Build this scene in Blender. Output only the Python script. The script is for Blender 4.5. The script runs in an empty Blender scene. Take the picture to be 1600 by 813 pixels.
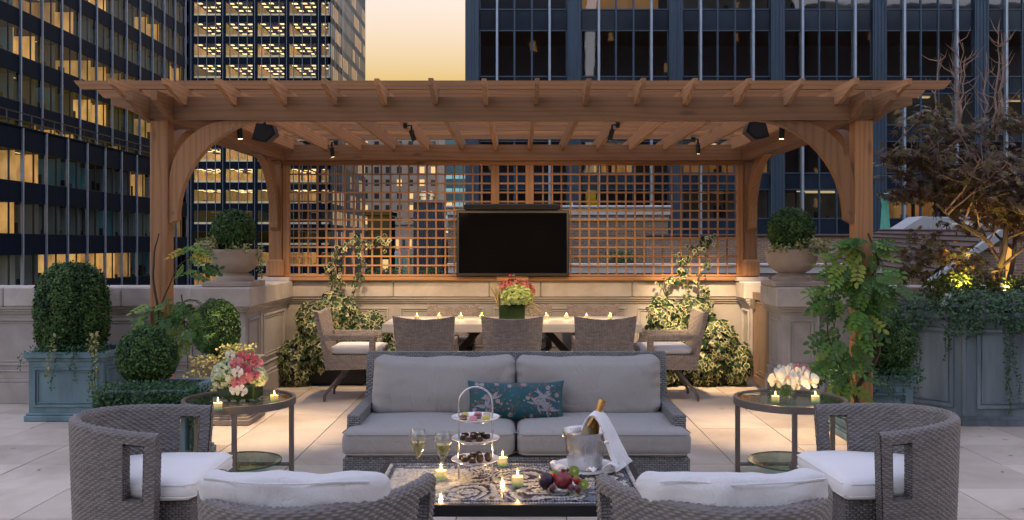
import bpy, bmesh, math, random
import numpy as np
from mathutils import Vector, Matrix, noise

random.seed(11)
RNG = np.random.default_rng(11)
R = math.radians
scene = bpy.context.scene
COL = scene.collection

# ------------------------------------------------------------------ camera, sky, exposure
F, CX, CY, CAMZ = 1410.0, 807.0, 382.0, 1.5       # focal length and vanishing point in photo pixels (1600 x 813)
cam = bpy.data.cameras.new('camera')
cam.sensor_width = 36.0
cam.lens = F / 1600 * 36
cam.shift_x = -(CX - 800) / 1600
cam.shift_y = -(406.5 - CY) / 1600
cam.clip_start = 0.05
cam.clip_end = 3000
cam_o = bpy.data.objects.new('camera', cam)
COL.objects.link(cam_o)
cam_o.location = (0, 0, CAMZ)
cam_o.rotation_euler = (math.pi / 2, 0, 0)
scene.camera = cam_o

EXPOSURE = 4.42                                     # dusk: the sun is under the horizon behind the camera
K = 2.0 ** -EXPOSURE
world = bpy.data.worlds.new('World')
scene.world = world
world.use_nodes = True
wnt = world.node_tree
sky_n = wnt.nodes.new('ShaderNodeTexSky')
sky_n.sky_type = 'NISHITA'
sky_n.sun_disc = False
sky_n.sun_elevation = R(-3.3)
sky_n.sun_rotation = R(180)
sky_n.dust_density = 3.0
sky_n.ozone_density = 0.4
wbg = wnt.nodes['Background']
sky_g = wnt.nodes.new('ShaderNodeGamma')            # softens the twilight sky's range as a film curve would
sky_g.inputs[1].default_value = 0.36
wnt.links.new(sky_n.outputs[0], sky_g.inputs[0])
sky_h = wnt.nodes.new('ShaderNodeHueSaturation')
sky_h.inputs['Saturation'].default_value = 1.62
sky_t = wnt.nodes.new('ShaderNodeMix'); sky_t.data_type = 'RGBA'; sky_t.blend_type = 'MULTIPLY'
sky_t.inputs[0].default_value = 1.0; sky_t.inputs[7].default_value = (.885, .915, 1.2, 1)
wnt.links.new(sky_g.outputs[0], sky_h.inputs['Color'])
wnt.links.new(sky_h.outputs[0], sky_t.inputs[6])
wnt.links.new(sky_t.outputs[2], wbg.inputs[0])
wbg.inputs[1].default_value = 0.15

vs = scene.view_settings
scene.display_settings.display_device = 'sRGB'
vs.view_transform = 'Standard'
vs.look = 'None'
vs.exposure = EXPOSURE
vs.gamma = 1.0
vs.use_curve_mapping = False
scene.render.engine = 'CYCLES'
cy = scene.cycles
cy.use_denoising = True
cy.max_bounces = 7
cy.diffuse_bounces = 3
cy.glossy_bounces = 3
cy.transmission_bounces = 6
cy.transparent_max_bounces = 16
cy.caustics_reflective = False
cy.caustics_refractive = False
cy.sample_clamp_indirect = 3 * K * 4
cy.use_adaptive_sampling = True
cy.adaptive_threshold = 0.02

def wx(px, Y): return (px - CX) * Y / F
def wz(py, Y): return CAMZ - (py - CY) * Y / F

# ------------------------------------------------------------------ mesh helpers
class MB:
    def __init__(s):
        s.v, s.f, s.m, s.uv, s.mi = [], [], [], None, 0
    def add(s, verts, faces):
        b = len(s.v)
        s.v.extend([tuple(p) for p in verts])
        s.f.extend([tuple(b + i for i in f) for f in faces])
        s.m.extend([s.mi] * len(faces))
        return s
    def box(s, x0, x1, y0, y1, z0, z1, c=0.0):
        if c <= 0:
            v = [(x0,y0,z0),(x1,y0,z0),(x1,y1,z0),(x0,y1,z0),(x0,y0,z1),(x1,y0,z1),(x1,y1,z1),(x0,y1,z1)]
            return s.add(v, [(0,3,2,1),(4,5,6,7),(0,1,5,4),(1,2,6,5),(2,3,7,6),(3,0,4,7)])
        lo, hi = (x0,y0,z0), (x1,y1,z1)
        idx, v = {}, []
        for sx in (0,1):
            for sy in (0,1):
                for sz in (0,1):
                    for a in range(3):
                        p = []
                        for k, sg in enumerate((sx,sy,sz)):
                            e = hi[k] if sg else lo[k]
                            p.append(e if k == a else e + (-c if sg else c))
                        idx[(sx,sy,sz,a)] = len(v); v.append(p)
        f = []
        for a in range(3):
            b, d = (a+1) % 3, (a+2) % 3
            for sg in (0,1):
                q = []
                for (i,j) in ((0,0),(1,0),(1,1),(0,1)):
                    key = [0,0,0]; key[a] = sg; key[b] = i; key[d] = j
                    q.append(idx[(*key, a)])
                f.append(tuple(q if sg else q[::-1]))
            for sb in (0,1):
                for sd in (0,1):
                    k0 = [0,0,0]; k0[b] = sb; k0[d] = sd; k1 = list(k0); k1[a] = 1
                    q = (idx[(*k0,b)], idx[(*k1,b)], idx[(*k1,d)], idx[(*k0,d)])
                    f.append(q if (sb == sd) == True else q[::-1])
        for sx in (0,1):
            for sy in (0,1):
                for sz in (0,1):
                    q = tuple(idx[(sx,sy,sz,a)] for a in range(3))
                    f.append(q if (sx+sy+sz) % 2 else q[::-1])
        return s.add(v, f)
    def prism(s, poly, axis, a, b):
        """poly: 2-D outline in the two other axes (x,y / x,z / y,z order), extruded from a to b"""
        def P(p, t):
            if axis == 'x': return (t, p[0], p[1])
            if axis == 'y': return (p[0], t, p[1])
            return (p[0], p[1], t)
        n = len(poly)
        v = [P(p, a) for p in poly] + [P(p, b) for p in poly]
        f = [tuple(range(n))[::-1], tuple(range(n, 2*n))]
        f += [(i, (i+1) % n, n + (i+1) % n, n + i) for i in range(n)]
        return s.add(v, f)
    def lathe(s, prof, seg=24, c=(0,0,0), close=False):
        v, f = [], []
        n = len(prof)
        for i in range(seg):
            t = 2*math.pi*i/seg
            for r, z in prof:
                v.append((c[0]+r*math.cos(t), c[1]+r*math.sin(t), c[2]+z))
        for i in range(seg):
            j = (i+1) % seg
            for k in range(n-1):
                f.append((i*n+k, j*n+k, j*n+k+1, i*n+k+1))
            if close: f.append((i*n+n-1, j*n+n-1, j*n, i*n))
        b = len(s.v)
        s.add(v, f)
        if not close:
            if prof[0][0] > 1e-5: s.add([v[i*n] for i in range(seg)], [tuple(range(seg))[::-1]])
            if prof[-1][0] > 1e-5: s.add([v[i*n+n-1] for i in range(seg)], [tuple(range(seg))])
        return s
    def surf_rev(s, prof, seg=24, c=(0,0,0)):
        """open surface of revolution, no caps"""
        v, f = [], []; n = len(prof)
        for i in range(seg):
            t = 2*math.pi*i/seg
            for r, z in prof: v.append((c[0]+r*math.cos(t), c[1]+r*math.sin(t), c[2]+z))
        for i in range(seg):
            j = (i+1) % seg
            for k in range(n-1): f.append((i*n+k, j*n+k, j*n+k+1, i*n+k+1))
        return s.add(v, f)
    def tube(s, pts, r, seg=8, cap=True):
        pts = [Vector(p) for p in pts]
        n = len(pts)
        rr = r if hasattr(r, '__len__') else [r]*n
        v, f = [], []
        up = None
        for i, p in enumerate(pts):
            d = (pts[min(i+1,n-1)] - pts[max(i-1,0)])
            d = d.normalized() if d.length > 1e-9 else Vector((0,0,1))
            if up is None:
                up = Vector((0,0,1)) if abs(d.z) < .9 else Vector((1,0,0))
            a = d.cross(up)
            a = a.normalized() if a.length > 1e-6 else d.orthogonal().normalized()
            up = a.cross(d).normalized()
            for k in range(seg):
                t = 2*math.pi*k/seg
                v.append(p + (a*math.cos(t) + up*math.sin(t))*rr[i])
        for i in range(n-1):
            for k in range(seg):
                l = (k+1) % seg
                f.append((i*seg+k, i*seg+l, (i+1)*seg+l, (i+1)*seg+k))
        if cap:
            f.append(tuple(range(seg))[::-1]); f.append(tuple((n-1)*seg+k for k in range(seg)))
        return s.add(v, f)
    def ellipsoid(s, c, r, nu=12, nv=8, wob=0, seed=0):
        prof = []
        v, f = [], []
        for j in range(nv+1):
            ph = math.pi*j/nv
            for i in range(nu):
                th = 2*math.pi*i/nu
                d = Vector((math.sin(ph)*math.cos(th), math.sin(ph)*math.sin(th), -math.cos(ph)))
                k = 1 + (wob*noise.noise(d*2.3 + Vector((seed*7.1,0,0))) if wob else 0)
                v.append((c[0]+r[0]*d.x*k, c[1]+r[1]*d.y*k, c[2]+r[2]*d.z*k))
        for j in range(nv):
            for i in range(nu):
                l = (i+1) % nu
                f.append((j*nu+i, j*nu+l, (j+1)*nu+l, (j+1)*nu+i))
        return s.add(v, f)
    def soft(s, x0, x1, y0, y1, z0, z1, r, n=14, bulge=(0,0,0), wr=0, ws=6.0, seed=0):
        """rounded upholstered block with bulging faces and wrinkles"""
        c = Vector(((x0+x1)/2,(y0+y1)/2,(z0+z1)/2)); h = Vector(((x1-x0)/2,(y1-y0)/2,(z1-z0)/2))
        key, v, f = {}, [], []
        def vid(p):
            k = (round(p[0]*1e4), round(p[1]*1e4), round(p[2]*1e4))
            if k in key: return key[k]
            q = Vector([max(-(h[i]-r), min(h[i]-r, p[i]*h[i])) for i in range(3)])
            d = Vector([p[i]*h[i] for i in range(3)]) - q
            o = q + d.normalized()*r if d.length > 1e-9 else q
            for i in range(3):
                a, b = (i+1) % 3, (i+2) % 3
                o[i] += bulge[i]*(o[i]/h[i])*max(0,1-p[a]**2)*max(0,1-p[b]**2)
            o = c + o
            if wr:
                nz = noise.noise(Vector((o.x*ws+seed*13.7, o.y*ws, o.z*ws*1.3))) + .5*noise.noise(Vector((o.x*ws*2.6+seed*3.1, o.y*ws*2.1, o.z*ws*3)))
                o += (d.normalized() if d.length > 1e-9 else Vector((0,0,1)))*wr*nz
            key[k] = len(v); v.append(o)
            return key[k]
        for ax in range(3):
            a, b = (ax+1) % 3, (ax+2) % 3
            for sg in (-1, 1):
                for i in range(n):
                    for j in range(n):
                        q = []
                        for (di,dj) in ((0,0),(1,0),(1,1),(0,1)):
                            p = [0,0,0]; p[ax] = sg
                            # denser sampling near the edges
                            ta = -1+2*(i+di)/n; tb = -1+2*(j+dj)/n
                            p[a] = math.sin(ta*math.pi/2); p[b] = math.sin(tb*math.pi/2)
                            q.append(vid(p))
                        f.append(tuple(q if sg > 0 else q[::-1]))
        return s.add(v, f)
    def mesh(s, name, smooth=None, uvbox=False, recalc=False):
        me = bpy.data.meshes.new(name)
        me.from_pydata(s.v, [], s.f)
        if any(s.m): me.polygons.foreach_set('material_index', s.m)
        if recalc:
            bm = bmesh.new(); bm.from_mesh(me)
            bmesh.ops.recalc_face_normals(bm, faces=bm.faces)
            bm.to_mesh(me); bm.free()
        if uvbox:
            uvl = me.uv_layers.new(name='UVMap')
            for p in me.polygons:
                n = p.normal
                a = max(range(3), key=lambda i: abs(n[i]))
                for li in p.loop_indices:
                    co = me.vertices[me.loops[li].vertex_index].co
                    uvl.data[li].uv = (co.y, co.z) if a == 0 else ((co.x, co.z) if a == 1 else (co.x, co.y))
        if s.uv is not None:
            uvl = me.uv_layers.new(name='UVMap')
            uvl.data.foreach_set('uv', np.array(s.uv, dtype=np.float32)[[l.vertex_index for l in me.loops]].ravel())
        if smooth is not None:
            me.shade_smooth()
            if smooth < 179: me.set_sharp_from_angle(angle=R(smooth))
        me.update()
        return me

def wpos(o):
    p = Vector((0,0,0))
    while o is not None:
        p += Vector(o.location); o = o.parent
    return p

def obj(name, mb, mat, parent=None, smooth=None, uvbox=False, world=True, recalc=False, loc=None):
    """link one mesh object; with a parent the mesh stays in world coordinates unless world=False"""
    me = mb.mesh(name, smooth, uvbox, recalc) if isinstance(mb, MB) else mb
    if not me.materials:
        for m in (mat if isinstance(mat, (list, tuple)) else [mat]): me.materials.append(m)
    o = bpy.data.objects.new(name, me)
    COL.objects.link(o)
    if parent is not None:
        o.parent = parent
        if world: o.location = -wpos(parent)
    if loc is not None: o.location = loc
    return o

def tag(o, label, cat, group=None):
    o['label'] = label; o['category'] = cat
    if group: o['group'] = group
    return o

def thing(name, label, cat, loc=(0,0,0), rz=0.0, group=None):
    o = bpy.data.objects.new(name, None)
    o.empty_display_size = .1
    COL.objects.link(o)
    o.location = loc; o.rotation_euler = (0, 0, rz)
    return tag(o, label, cat, group)

def structure(name, mb, mat, **kw):
    o = obj(name, mb, mat, **kw); o['kind'] = 'structure'
    return o

def stuff(o):
    o['kind'] = 'stuff'; return o

KIDS = {}
def copy_tree(o, parent=None):
    c = o.copy(); COL.objects.link(c); c.parent = parent
    for ch in list(o.children): copy_tree(ch, c)
    return c

# ------------------------------------------------------------------ materials
def nt_of(name):
    m = bpy.data.materials.new(name); m.use_nodes = True
    nt = m.node_tree
    return m, nt, nt.nodes['Principled BSDF']

def N(nt, typ, **kw):
    n = nt.nodes.new(typ)
    for k, v in kw.items():
        if k.startswith('i_'): n.inputs[k[2:].replace('_', ' ')].default_value = v
        else: setattr(n, k, v)
    return n

def math_n(nt, op, a, b=None, c=None):
    n = nt.nodes.new('ShaderNodeMath'); n.operation = op
    for i, x in enumerate((a, b, c)):
        if x is None: continue
        if isinstance(x, (int, float)): n.inputs[i].default_value = x
        else: nt.links.new(x, n.inputs[i])
    return n.outputs[0]

def mixc(nt, fac, a, b, mode='MIX'):
    n = nt.nodes.new('ShaderNodeMix'); n.data_type = 'RGBA'; n.blend_type = mode
    for i, x in ((0, fac), (6, a), (7, b)):
        if isinstance(x, (int, float)): n.inputs[i].default_value = x
        elif isinstance(x, tuple): n.inputs[i].default_value = (*x, 1) if len(x) == 3 else x
        else: nt.links.new(x, n.inputs[i])
    return n.outputs[2]

def coords(nt, kind='Object', scale=(1,1,1), rand=True):
    tc = nt.nodes.new('ShaderNodeTexCoord')
    out = tc.outputs[kind]
    if rand:
        oi = nt.nodes.new('ShaderNodeObjectInfo')
        cm = nt.nodes.new('ShaderNodeCombineXYZ')
        r = math_n(nt, 'MULTIPLY', oi.outputs['Random'], 37.0)
        for i in range(3): nt.links.new(r, cm.inputs[i])
        va = nt.nodes.new('ShaderNodeVectorMath'); va.operation = 'ADD'
        nt.links.new(out, va.inputs[0]); nt.links.new(cm.outputs[0], va.inputs[1]); out = va.outputs[0]
    mp = nt.nodes.new('ShaderNodeMapping'); mp.inputs['Scale'].default_value = scale
    nt.links.new(out, mp.inputs['Vector'])
    return mp.outputs[0]

def noise_t(nt, vec, scale, detail=5, rough=.55, dist=0):
    n = nt.nodes.new('ShaderNodeTexNoise')
    n.inputs['Scale'].default_value = scale; n.inputs['Detail'].default_value = detail
    n.inputs['Roughness'].default_value = rough; n.inputs['Distortion'].default_value = dist
    nt.links.new(vec, n.inputs['Vector'])
    return n.outputs['Fac']

def ramp(nt, fac, stops):
    n = nt.nodes.new('ShaderNodeValToRGB')
    e = n.color_ramp.elements
    while len(e) < len(stops): e.new(.5)
    for i, (p, c) in enumerate(stops):
        e[i].position = p; e[i].color = (*c, 1) if len(c) == 3 else c
    nt.links.new(fac, n.inputs[0])
    return n.outputs[0]

def bump_n(nt, bsdf, h, strength, dist=.01):
    b = nt.nodes.new('ShaderNodeBump')
    b.inputs['Strength'].default_value = strength; b.inputs['Distance'].default_value = dist
    nt.links.new(h, b.inputs['Height']); nt.links.new(b.outputs[0], bsdf.inputs['Normal'])
    return b

def surf(name, c1, c2=None, scale=4, rough=.6, bump=0.0, bscale=80, metal=0, stretch=(1,1,1), rand=.0, spec=.5, rough2=None, lo=.3, hi=.7, bdist=.004, **kw):
    m, nt, b = nt_of(name)
    vec = coords(nt, 'Object', stretch)
    c2 = c2 or tuple(x*.7 for x in c1)
    fac = noise_t(nt, vec, scale, 7)
    col = ramp(nt, fac, [(lo, c2), (hi, c1)])
    if rand:
        oi = nt.nodes.new('ShaderNodeObjectInfo')
        k = math_n(nt, 'MULTIPLY_ADD', oi.outputs['Random'], 2*rand, 1-rand)
        cm = nt.nodes.new('ShaderNodeCombineColor')
        for i in range(3): nt.links.new(k, cm.inputs[i])
        col = mixc(nt, 1.0, col, cm.outputs[0], 'MULTIPLY')
    nt.links.new(col, b.inputs['Base Color'])
    b.inputs['Roughness'].default_value = rough
    b.inputs['Metallic'].default_value = metal
    b.inputs['Specular IOR Level'].default_value = spec
    if rough2 is not None:
        rr = math_n(nt, 'MULTIPLY_ADD', noise_t(nt, vec, scale*2.3, 4), rough2-rough, rough)
        nt.links.new(rr, b.inputs['Roughness'])
    if bump:
        bump_n(nt, b, noise_t(nt, vec, bscale, 6, .6), bump, bdist)
    for k, v in kw.items(): b.inputs[k].default_value = v
    return m

def emit(name, col, strength, var=0.0):
    m, nt, b = nt_of(name)
    b.inputs['Base Color'].default_value = (*[min(1, x*.6) for x in col], 1)
    b.inputs['Emission Color'].default_value = (*col, 1)
    b.inputs['Emission Strength'].default_value = strength*K
    if var:
        oi = nt.nodes.new('ShaderNodeObjectInfo')
        k = math_n(nt, 'MULTIPLY_ADD', oi.outputs['Random'], 2*var*strength*K, (1-var)*strength*K)
        nt.links.new(k, b.inputs['Emission Strength'])
    return m

def room_emit(name, col, strength, var):
    """office surface that glows itself in place of lamplight: brightness differs by room and over the wall"""
    m = emit(name, col, strength, var)
    nt = m.node_tree; b = nt.nodes['Principled BSDF']
    l = b.inputs['Emission Strength'].links[0].from_socket
    f = ramp(nt, noise_t(nt, coords(nt, 'Object', (1,1,.6)), .9, 3), [(.3,(.35,)*3),(.7,(1.25,)*3)])
    nt.links.new(math_n(nt, 'MULTIPLY', l, f), b.inputs['Emission Strength'])
    return m

def thin_glass(name, tint=(1,1,1), refl=1.0, rough=.0, base=.04, wob=0, grime=0.0):
    """pane of glass: transparent with Fresnel reflection"""
    m, nt, b = nt_of(name)
    nt.nodes.remove(b)
    out = nt.nodes['Material Output']
    tr = nt.nodes.new('ShaderNodeBsdfTransparent'); tr.inputs[0].default_value = (*tint, 1)
    gl = nt.nodes.new('ShaderNodeBsdfGlossy'); gl.inputs['Roughness'].default_value = rough
    gl.inputs[0].default_value = (1,1,1,1)
    lw = nt.nodes.new('ShaderNodeLayerWeight'); lw.inputs[0].default_value = .5
    f = math_n(nt, 'POWER', lw.outputs['Facing'], 3.2)
    f = math_n(nt, 'MULTIPLY_ADD', f, refl*.9, base)
    f = math_n(nt, 'MINIMUM', f, 1.0)
    if wob:
        bp = nt.nodes.new('ShaderNodeBump'); bp.inputs['Strength'].default_value = wob; bp.inputs['Distance'].default_value = .3
        nt.links.new(noise_t(nt, coords(nt), .35, 2), bp.inputs['Height']); nt.links.new(bp.outputs[0], gl.inputs['Normal'])
    mx = nt.nodes.new('ShaderNodeMixShader')
    nt.links.new(f, mx.inputs[0]); nt.links.new(tr.outputs[0], mx.inputs[1]); nt.links.new(gl.outputs[0], mx.inputs[2])
    nt.links.new(mx.outputs[0], out.inputs[0])
    return m

def wood(name, axis, dark=1.0):
    m, nt, b = nt_of(name)
    sc = [11, 11, 11]; sc[axis] = .9
    vec = coords(nt, 'Object', tuple(sc))
    d = noise_t(nt, vec, .5, 3)
    w = nt.nodes.new('ShaderNodeTexWave'); w.wave_type = 'RINGS'
    w.rings_direction = 'XYZ'[axis]
    w.inputs['Scale'].default_value = 1.1; w.inputs['Distortion'].default_value = 9.0
    w.inputs['Detail'].default_value = 3.0; w.inputs['Detail Scale'].default_value = .6
    nt.links.new(vec, w.inputs['Vector'])
    sc2 = [70, 70, 70]; sc2[axis] = 2.5
    fine = noise_t(nt, coords(nt, 'Object', tuple(sc2)), 1.0, 4)
    c = ramp(nt, w.outputs['Fac'], [(.0, (.22*dark,.10*dark,.038*dark)), (.25, (.295*dark,.138*dark,.053*dark)), (1, (.345*dark,.166*dark,.066*dark))])
    c = mixc(nt, math_n(nt, 'MULTIPLY', fine, .4), c, (.44*dark,.225*dark,.095*dark))
    patch = noise_t(nt, coords(nt, 'Object', (1,1,1)), 1.3, 5)
    c = mixc(nt, math_n(nt, 'MULTIPLY', ramp(nt, patch, [(.45,(0,0,0)),(.7,(1,1,1))]), .45), c, (.21*dark,.122*dark,.075*dark))
    vk = nt.nodes.new('ShaderNodeTexVoronoi'); vk.inputs['Scale'].default_value = 1.0
    sk = [5.5, 5.5, 5.5]; sk[axis] = 1.6
    nt.links.new(coords(nt, 'Object', tuple(sk)), vk.inputs['Vector'])
    c = mixc(nt, ramp(nt, vk.outputs['Distance'], [(.05,(.75,.75,.75)),(.14,(0,0,0))]), c, (.075*dark,.035*dark,.018*dark))
    oi = nt.nodes.new('ShaderNodeObjectInfo')
    k = math_n(nt, 'MULTIPLY_ADD', oi.outputs['Random'], .55, .75)
    cm = nt.nodes.new('ShaderNodeCombineColor')
    for i in range(3): nt.links.new(k, cm.inputs[i])
    c = mixc(nt, 1.0, c, cm.outputs[0], 'MULTIPLY')
    gr = math_n(nt, 'FRACT', math_n(nt, 'MULTIPLY', oi.outputs['Random'], 7.3))
    c = mixc(nt, math_n(nt, 'MULTIPLY', gr, .3), c, (.25*dark,.15*dark,.085*dark))
    nt.links.new(c, b.inputs['Base Color'])
    b.inputs['Roughness'].default_value = .62
    h = math_n(nt, 'ADD', math_n(nt, 'MULTIPLY', w.outputs['Fac'], .5), fine)
    bump_n(nt, b, h, .22, .002)
    return m

def wicker(name, col, W=.027, H=.0125):
    """woven resin strands: each strand dives under every other stake"""
    m, nt, b = nt_of(name)
    uv = nt.nodes.new('ShaderNodeUVMap')
    sp = nt.nodes.new('ShaderNodeSeparateXYZ'); nt.links.new(uv.outputs[0], sp.inputs[0])
    v = math_n(nt, 'DIVIDE', sp.outputs[1], H)
    row = math_n(nt, 'FLOOR', v)
    fv = math_n(nt, 'FRACT', v)
    u = math_n(nt, 'ADD', math_n(nt, 'DIVIDE', sp.outputs[0], W), math_n(nt, 'MULTIPLY', row, .5))
    fu = math_n(nt, 'FRACT', u)
    def dome(x, p):
        t = math_n(nt, 'MULTIPLY_ADD', x, 2, -1)
        t = math_n(nt, 'ABSOLUTE', t)
        t = math_n(nt, 'POWER', t, p)
        return math_n(nt, 'SUBTRACT', 1, t)
    h = math_n(nt, 'MULTIPLY', dome(fu, 2.6), dome(fv, 2.0))
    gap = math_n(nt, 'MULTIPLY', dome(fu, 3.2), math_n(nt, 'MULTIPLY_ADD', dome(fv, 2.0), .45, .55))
    cv = nt.nodes.new('ShaderNodeCombineXYZ')
    nt.links.new(math_n(nt, 'FLOOR', u), cv.inputs[0]); nt.links.new(row, cv.inputs[1])
    wn = nt.nodes.new('ShaderNodeTexWhiteNoise'); wn.noise_dimensions = '2D'
    nt.links.new(cv.outputs[0], wn.inputs['Vector'])
    c0 = mixc(nt, wn.outputs['Value'], tuple(x*.8 for x in col), tuple(x*1.2 for x in col))
    c = mixc(nt, ramp(nt, gap, [(.12,(1,1,1)),(.34,(0,0,0))]), c0, tuple(x*.15 for x in col))  # gaps darkened in the colour, standing for shade between strands
    nt.links.new(c, b.inputs['Base Color'])
    b.inputs['Roughness'].default_value = .42
    b.inputs['Specular IOR Level'].default_value = .4
    bump_n(nt, b, h, 1.0, .009)
    return m

def strandmat(name, col, WS=.0195, WR=.0108):
    """resin strand colour, a little different from strand to strand"""
    m, nt, b = nt_of(name)
    uv = nt.nodes.new('ShaderNodeUVMap')
    sp = nt.nodes.new('ShaderNodeSeparateXYZ'); nt.links.new(uv.outputs[0], sp.inputs[0])
    row = math_n(nt, 'FLOOR', math_n(nt, 'DIVIDE', sp.outputs[1], WR))
    u = math_n(nt, 'FLOOR', math_n(nt, 'MULTIPLY_ADD', row, .5, math_n(nt, 'DIVIDE', sp.outputs[0], 2*WS)))
    cv = nt.nodes.new('ShaderNodeCombineXYZ'); nt.links.new(u, cv.inputs[0]); nt.links.new(row, cv.inputs[1])
    wn = nt.nodes.new('ShaderNodeTexWhiteNoise'); wn.noise_dimensions = '2D'; nt.links.new(cv.outputs[0], wn.inputs['Vector'])
    nt.links.new(mixc(nt, wn.outputs['Value'], tuple(x*.82 for x in col), tuple(x*1.18 for x in col)), b.inputs['Base Color'])
    b.inputs['Roughness'].default_value = .38; b.inputs['Specular IOR Level'].default_value = .45
    return m

def leafmat(name, stops, edge=None, rough=.45, trans=.25, edge_at=(.55,.75)):
    """leaf colour by the tint of each leaf, optional pale margin"""
    m, nt, b = nt_of(name)
    a = nt.nodes.new('ShaderNodeAttribute'); a.attribute_name = 'tint'
    c = ramp(nt, a.outputs['Fac'], stops)
    if edge:
        e = nt.nodes.new('ShaderNodeAttribute'); e.attribute_name = 'edge'
        nz = noise_t(nt, coords(nt), 40, 3)
        f = math_n(nt, 'ADD', e.outputs['Fac'], math_n(nt, 'MULTIPLY_ADD', nz, .9, -.45))
        f = math_n(nt, 'SUBTRACT', f, math_n(nt, 'MULTIPLY', math_n(nt, 'LESS_THAN', a.outputs['Fac'], .3), .45))
        f = math_n(nt, 'ADD', f, math_n(nt, 'MULTIPLY', math_n(nt, 'GREATER_THAN', a.outputs['Fac'], .85), .35))
        c = mixc(nt, ramp(nt, f, [(edge_at[0],(0,0,0)),(edge_at[1],(1,1,1))]), c, edge)
    nt.links.new(c, b.inputs['Base Color'])
    b.inputs['Roughness'].default_value = rough
    b.inputs['Specular IOR Level'].default_value = .3
    if trans:
        out = nt.nodes['Material Output']
        t = nt.nodes.new('ShaderNodeBsdfTranslucent'); nt.links.new(c, t.inputs[0])
        mx = nt.nodes.new('ShaderNodeMixShader'); mx.inputs[0].default_value = trans
        nt.links.new(b.outputs[0], mx.inputs[1]); nt.links.new(t.outputs[0], mx.inputs[2])
        nt.links.new(mx.outputs[0], out.inputs[0])
    return m

WX, WY, WZ = wood('cedar_x', 0, 1.08), wood('cedar_y', 1, 1.1), wood('cedar_z', 2, .95)
WBX, WBY = wood('cedar_beam_x', 0, .66), wood('cedar_beam_y', 1, .8)
DARKWOOD = surf('dark_oak', (.05,.035,.026), (.03,.02,.015), 8, .55, .2, 60, stretch=(1,1,6))
M_STONE = surf('cast_stone', (.45,.422,.40), (.37,.348,.33), 2.6, .85, .25, 160, rand=.05)
M_CAP = surf('cap_stone', (.53,.49,.455), (.44,.405,.375), 3.0, .85, .25, 140, rand=.06)
M_PAVER = surf('paver_stone', (.645,.565,.48), (.52,.45,.38), 1.6, .78, .25, 220, rand=.13, rough2=.9, lo=.2, hi=.75)
def add_stains(m, scale, lo, amount):
    """weathering that runs across neighbouring slabs"""
    nt = m.node_tree; b = nt.nodes['Principled BSDF']
    g = nt.nodes.new('ShaderNodeNewGeometry')
    f = ramp(nt, noise_t(nt, g.outputs['Position'], scale, 8, .62, .6), [(.28,(lo,lo*.97,lo*.93)),(.56,(1,1,1))])
    src = b.inputs['Base Color'].links[0].from_socket
    nt.links.new(mixc(nt, amount, src, f, 'MULTIPLY'), b.inputs['Base Color'])
add_stains(M_PAVER, 1.1, .68, 1.0)
add_stains(M_STONE, 1.7, .72, 1.0)
add_stains(M_CAP, 2.3, .70, 1.0)
M_GROUT = surf('grout', (.10,.085,.07), None, 20, .9)
M_URN = surf('urn_stone', (.46,.385,.325), (.33,.275,.235), 5, .85, .3, 90)
M_LEAD = surf('lead_planter', (.19,.31,.36), (.10,.165,.20), 3.2, .5, .25, 40, metal=.25, stretch=(2.2,2.2,.5), lo=.3, hi=.72, rough2=.75)
M_LEAD_D = surf('weathered_lead', (.25,.32,.36), (.11,.145,.17), 2.4, .5, .3, 30, metal=.3, stretch=(2.5,2.5,.4), lo=.35, hi=.7, rough2=.8)
M_SOIL = surf('soil', (.02,.014,.01), None, 30, .95, .6, 60)
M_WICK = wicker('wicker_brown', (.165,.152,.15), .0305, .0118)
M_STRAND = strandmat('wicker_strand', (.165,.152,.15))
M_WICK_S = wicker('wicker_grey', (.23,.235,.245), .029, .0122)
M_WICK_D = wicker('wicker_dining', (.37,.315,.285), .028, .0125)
def fabric(name, c1, c2, fine, wr, wscale=7.0, spec=.15, stretch=(1,1,1)):
    """woven cloth: fine thread relief plus soft creases"""
    m, nt, b = nt_of(name)
    v = coords(nt)
    nt.links.new(mixc(nt, noise_t(nt, v, 160, 3), c2, c1), b.inputs['Base Color'])
    b.inputs['Roughness'].default_value = .92; b.inputs['Specular IOR Level'].default_value = spec
    cr = noise_t(nt, coords(nt, 'Object', stretch), wscale, 4, .5, 1.2)
    cr = math_n(nt, 'ABSOLUTE', math_n(nt, 'MULTIPLY_ADD', cr, 2, -1))
    cr = math_n(nt, 'POWER', cr, .6)
    h = math_n(nt, 'ADD', math_n(nt, 'MULTIPLY', cr, wr), math_n(nt, 'MULTIPLY', noise_t(nt, v, 380, 3), fine))
    bump_n(nt, b, h, 1.0, .012)
    return m
M_SOFA = fabric('taupe_canvas', (.35,.343,.335), (.295,.29,.284), .12, .55, 3.2, stretch=(1.6,1,.8))
M_WHITE = fabric('white_canvas', (.80,.80,.80), (.74,.74,.74), .08, .12, 3)
M_TERRY = fabric('terry_cloth', (.84,.84,.85), (.72,.725,.74), .5, .8, 3.4, stretch=(1,1.5,.7))
M_LINEN = surf('white_linen', (.86,.86,.87), (.80,.80,.82), 10, .85, .2, 300, spec=.2)
M_BRONZE = surf('bronze_metal', (.19,.162,.145), (.15,.128,.115), 9, .4, .05, 90, metal=.3)
M_BLACK = surf('black_plastic', (.012,.012,.013), None, 9, .42)
M_BLACKM = surf('black_metal', (.02,.02,.022), None, 9, .45, metal=.5)
M_SCREEN = surf('screen_glass', (.004,.004,.005), None, 2, .05, spec=.3)
M_CHROME = surf('polished_steel', (.75,.75,.75), (.62,.62,.62), 12, .16, .05, 30, metal=1, rough2=.3)
M_PORC = surf('white_porcelain', (.85,.85,.86), (.82,.82,.83), 4, .12)
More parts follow.
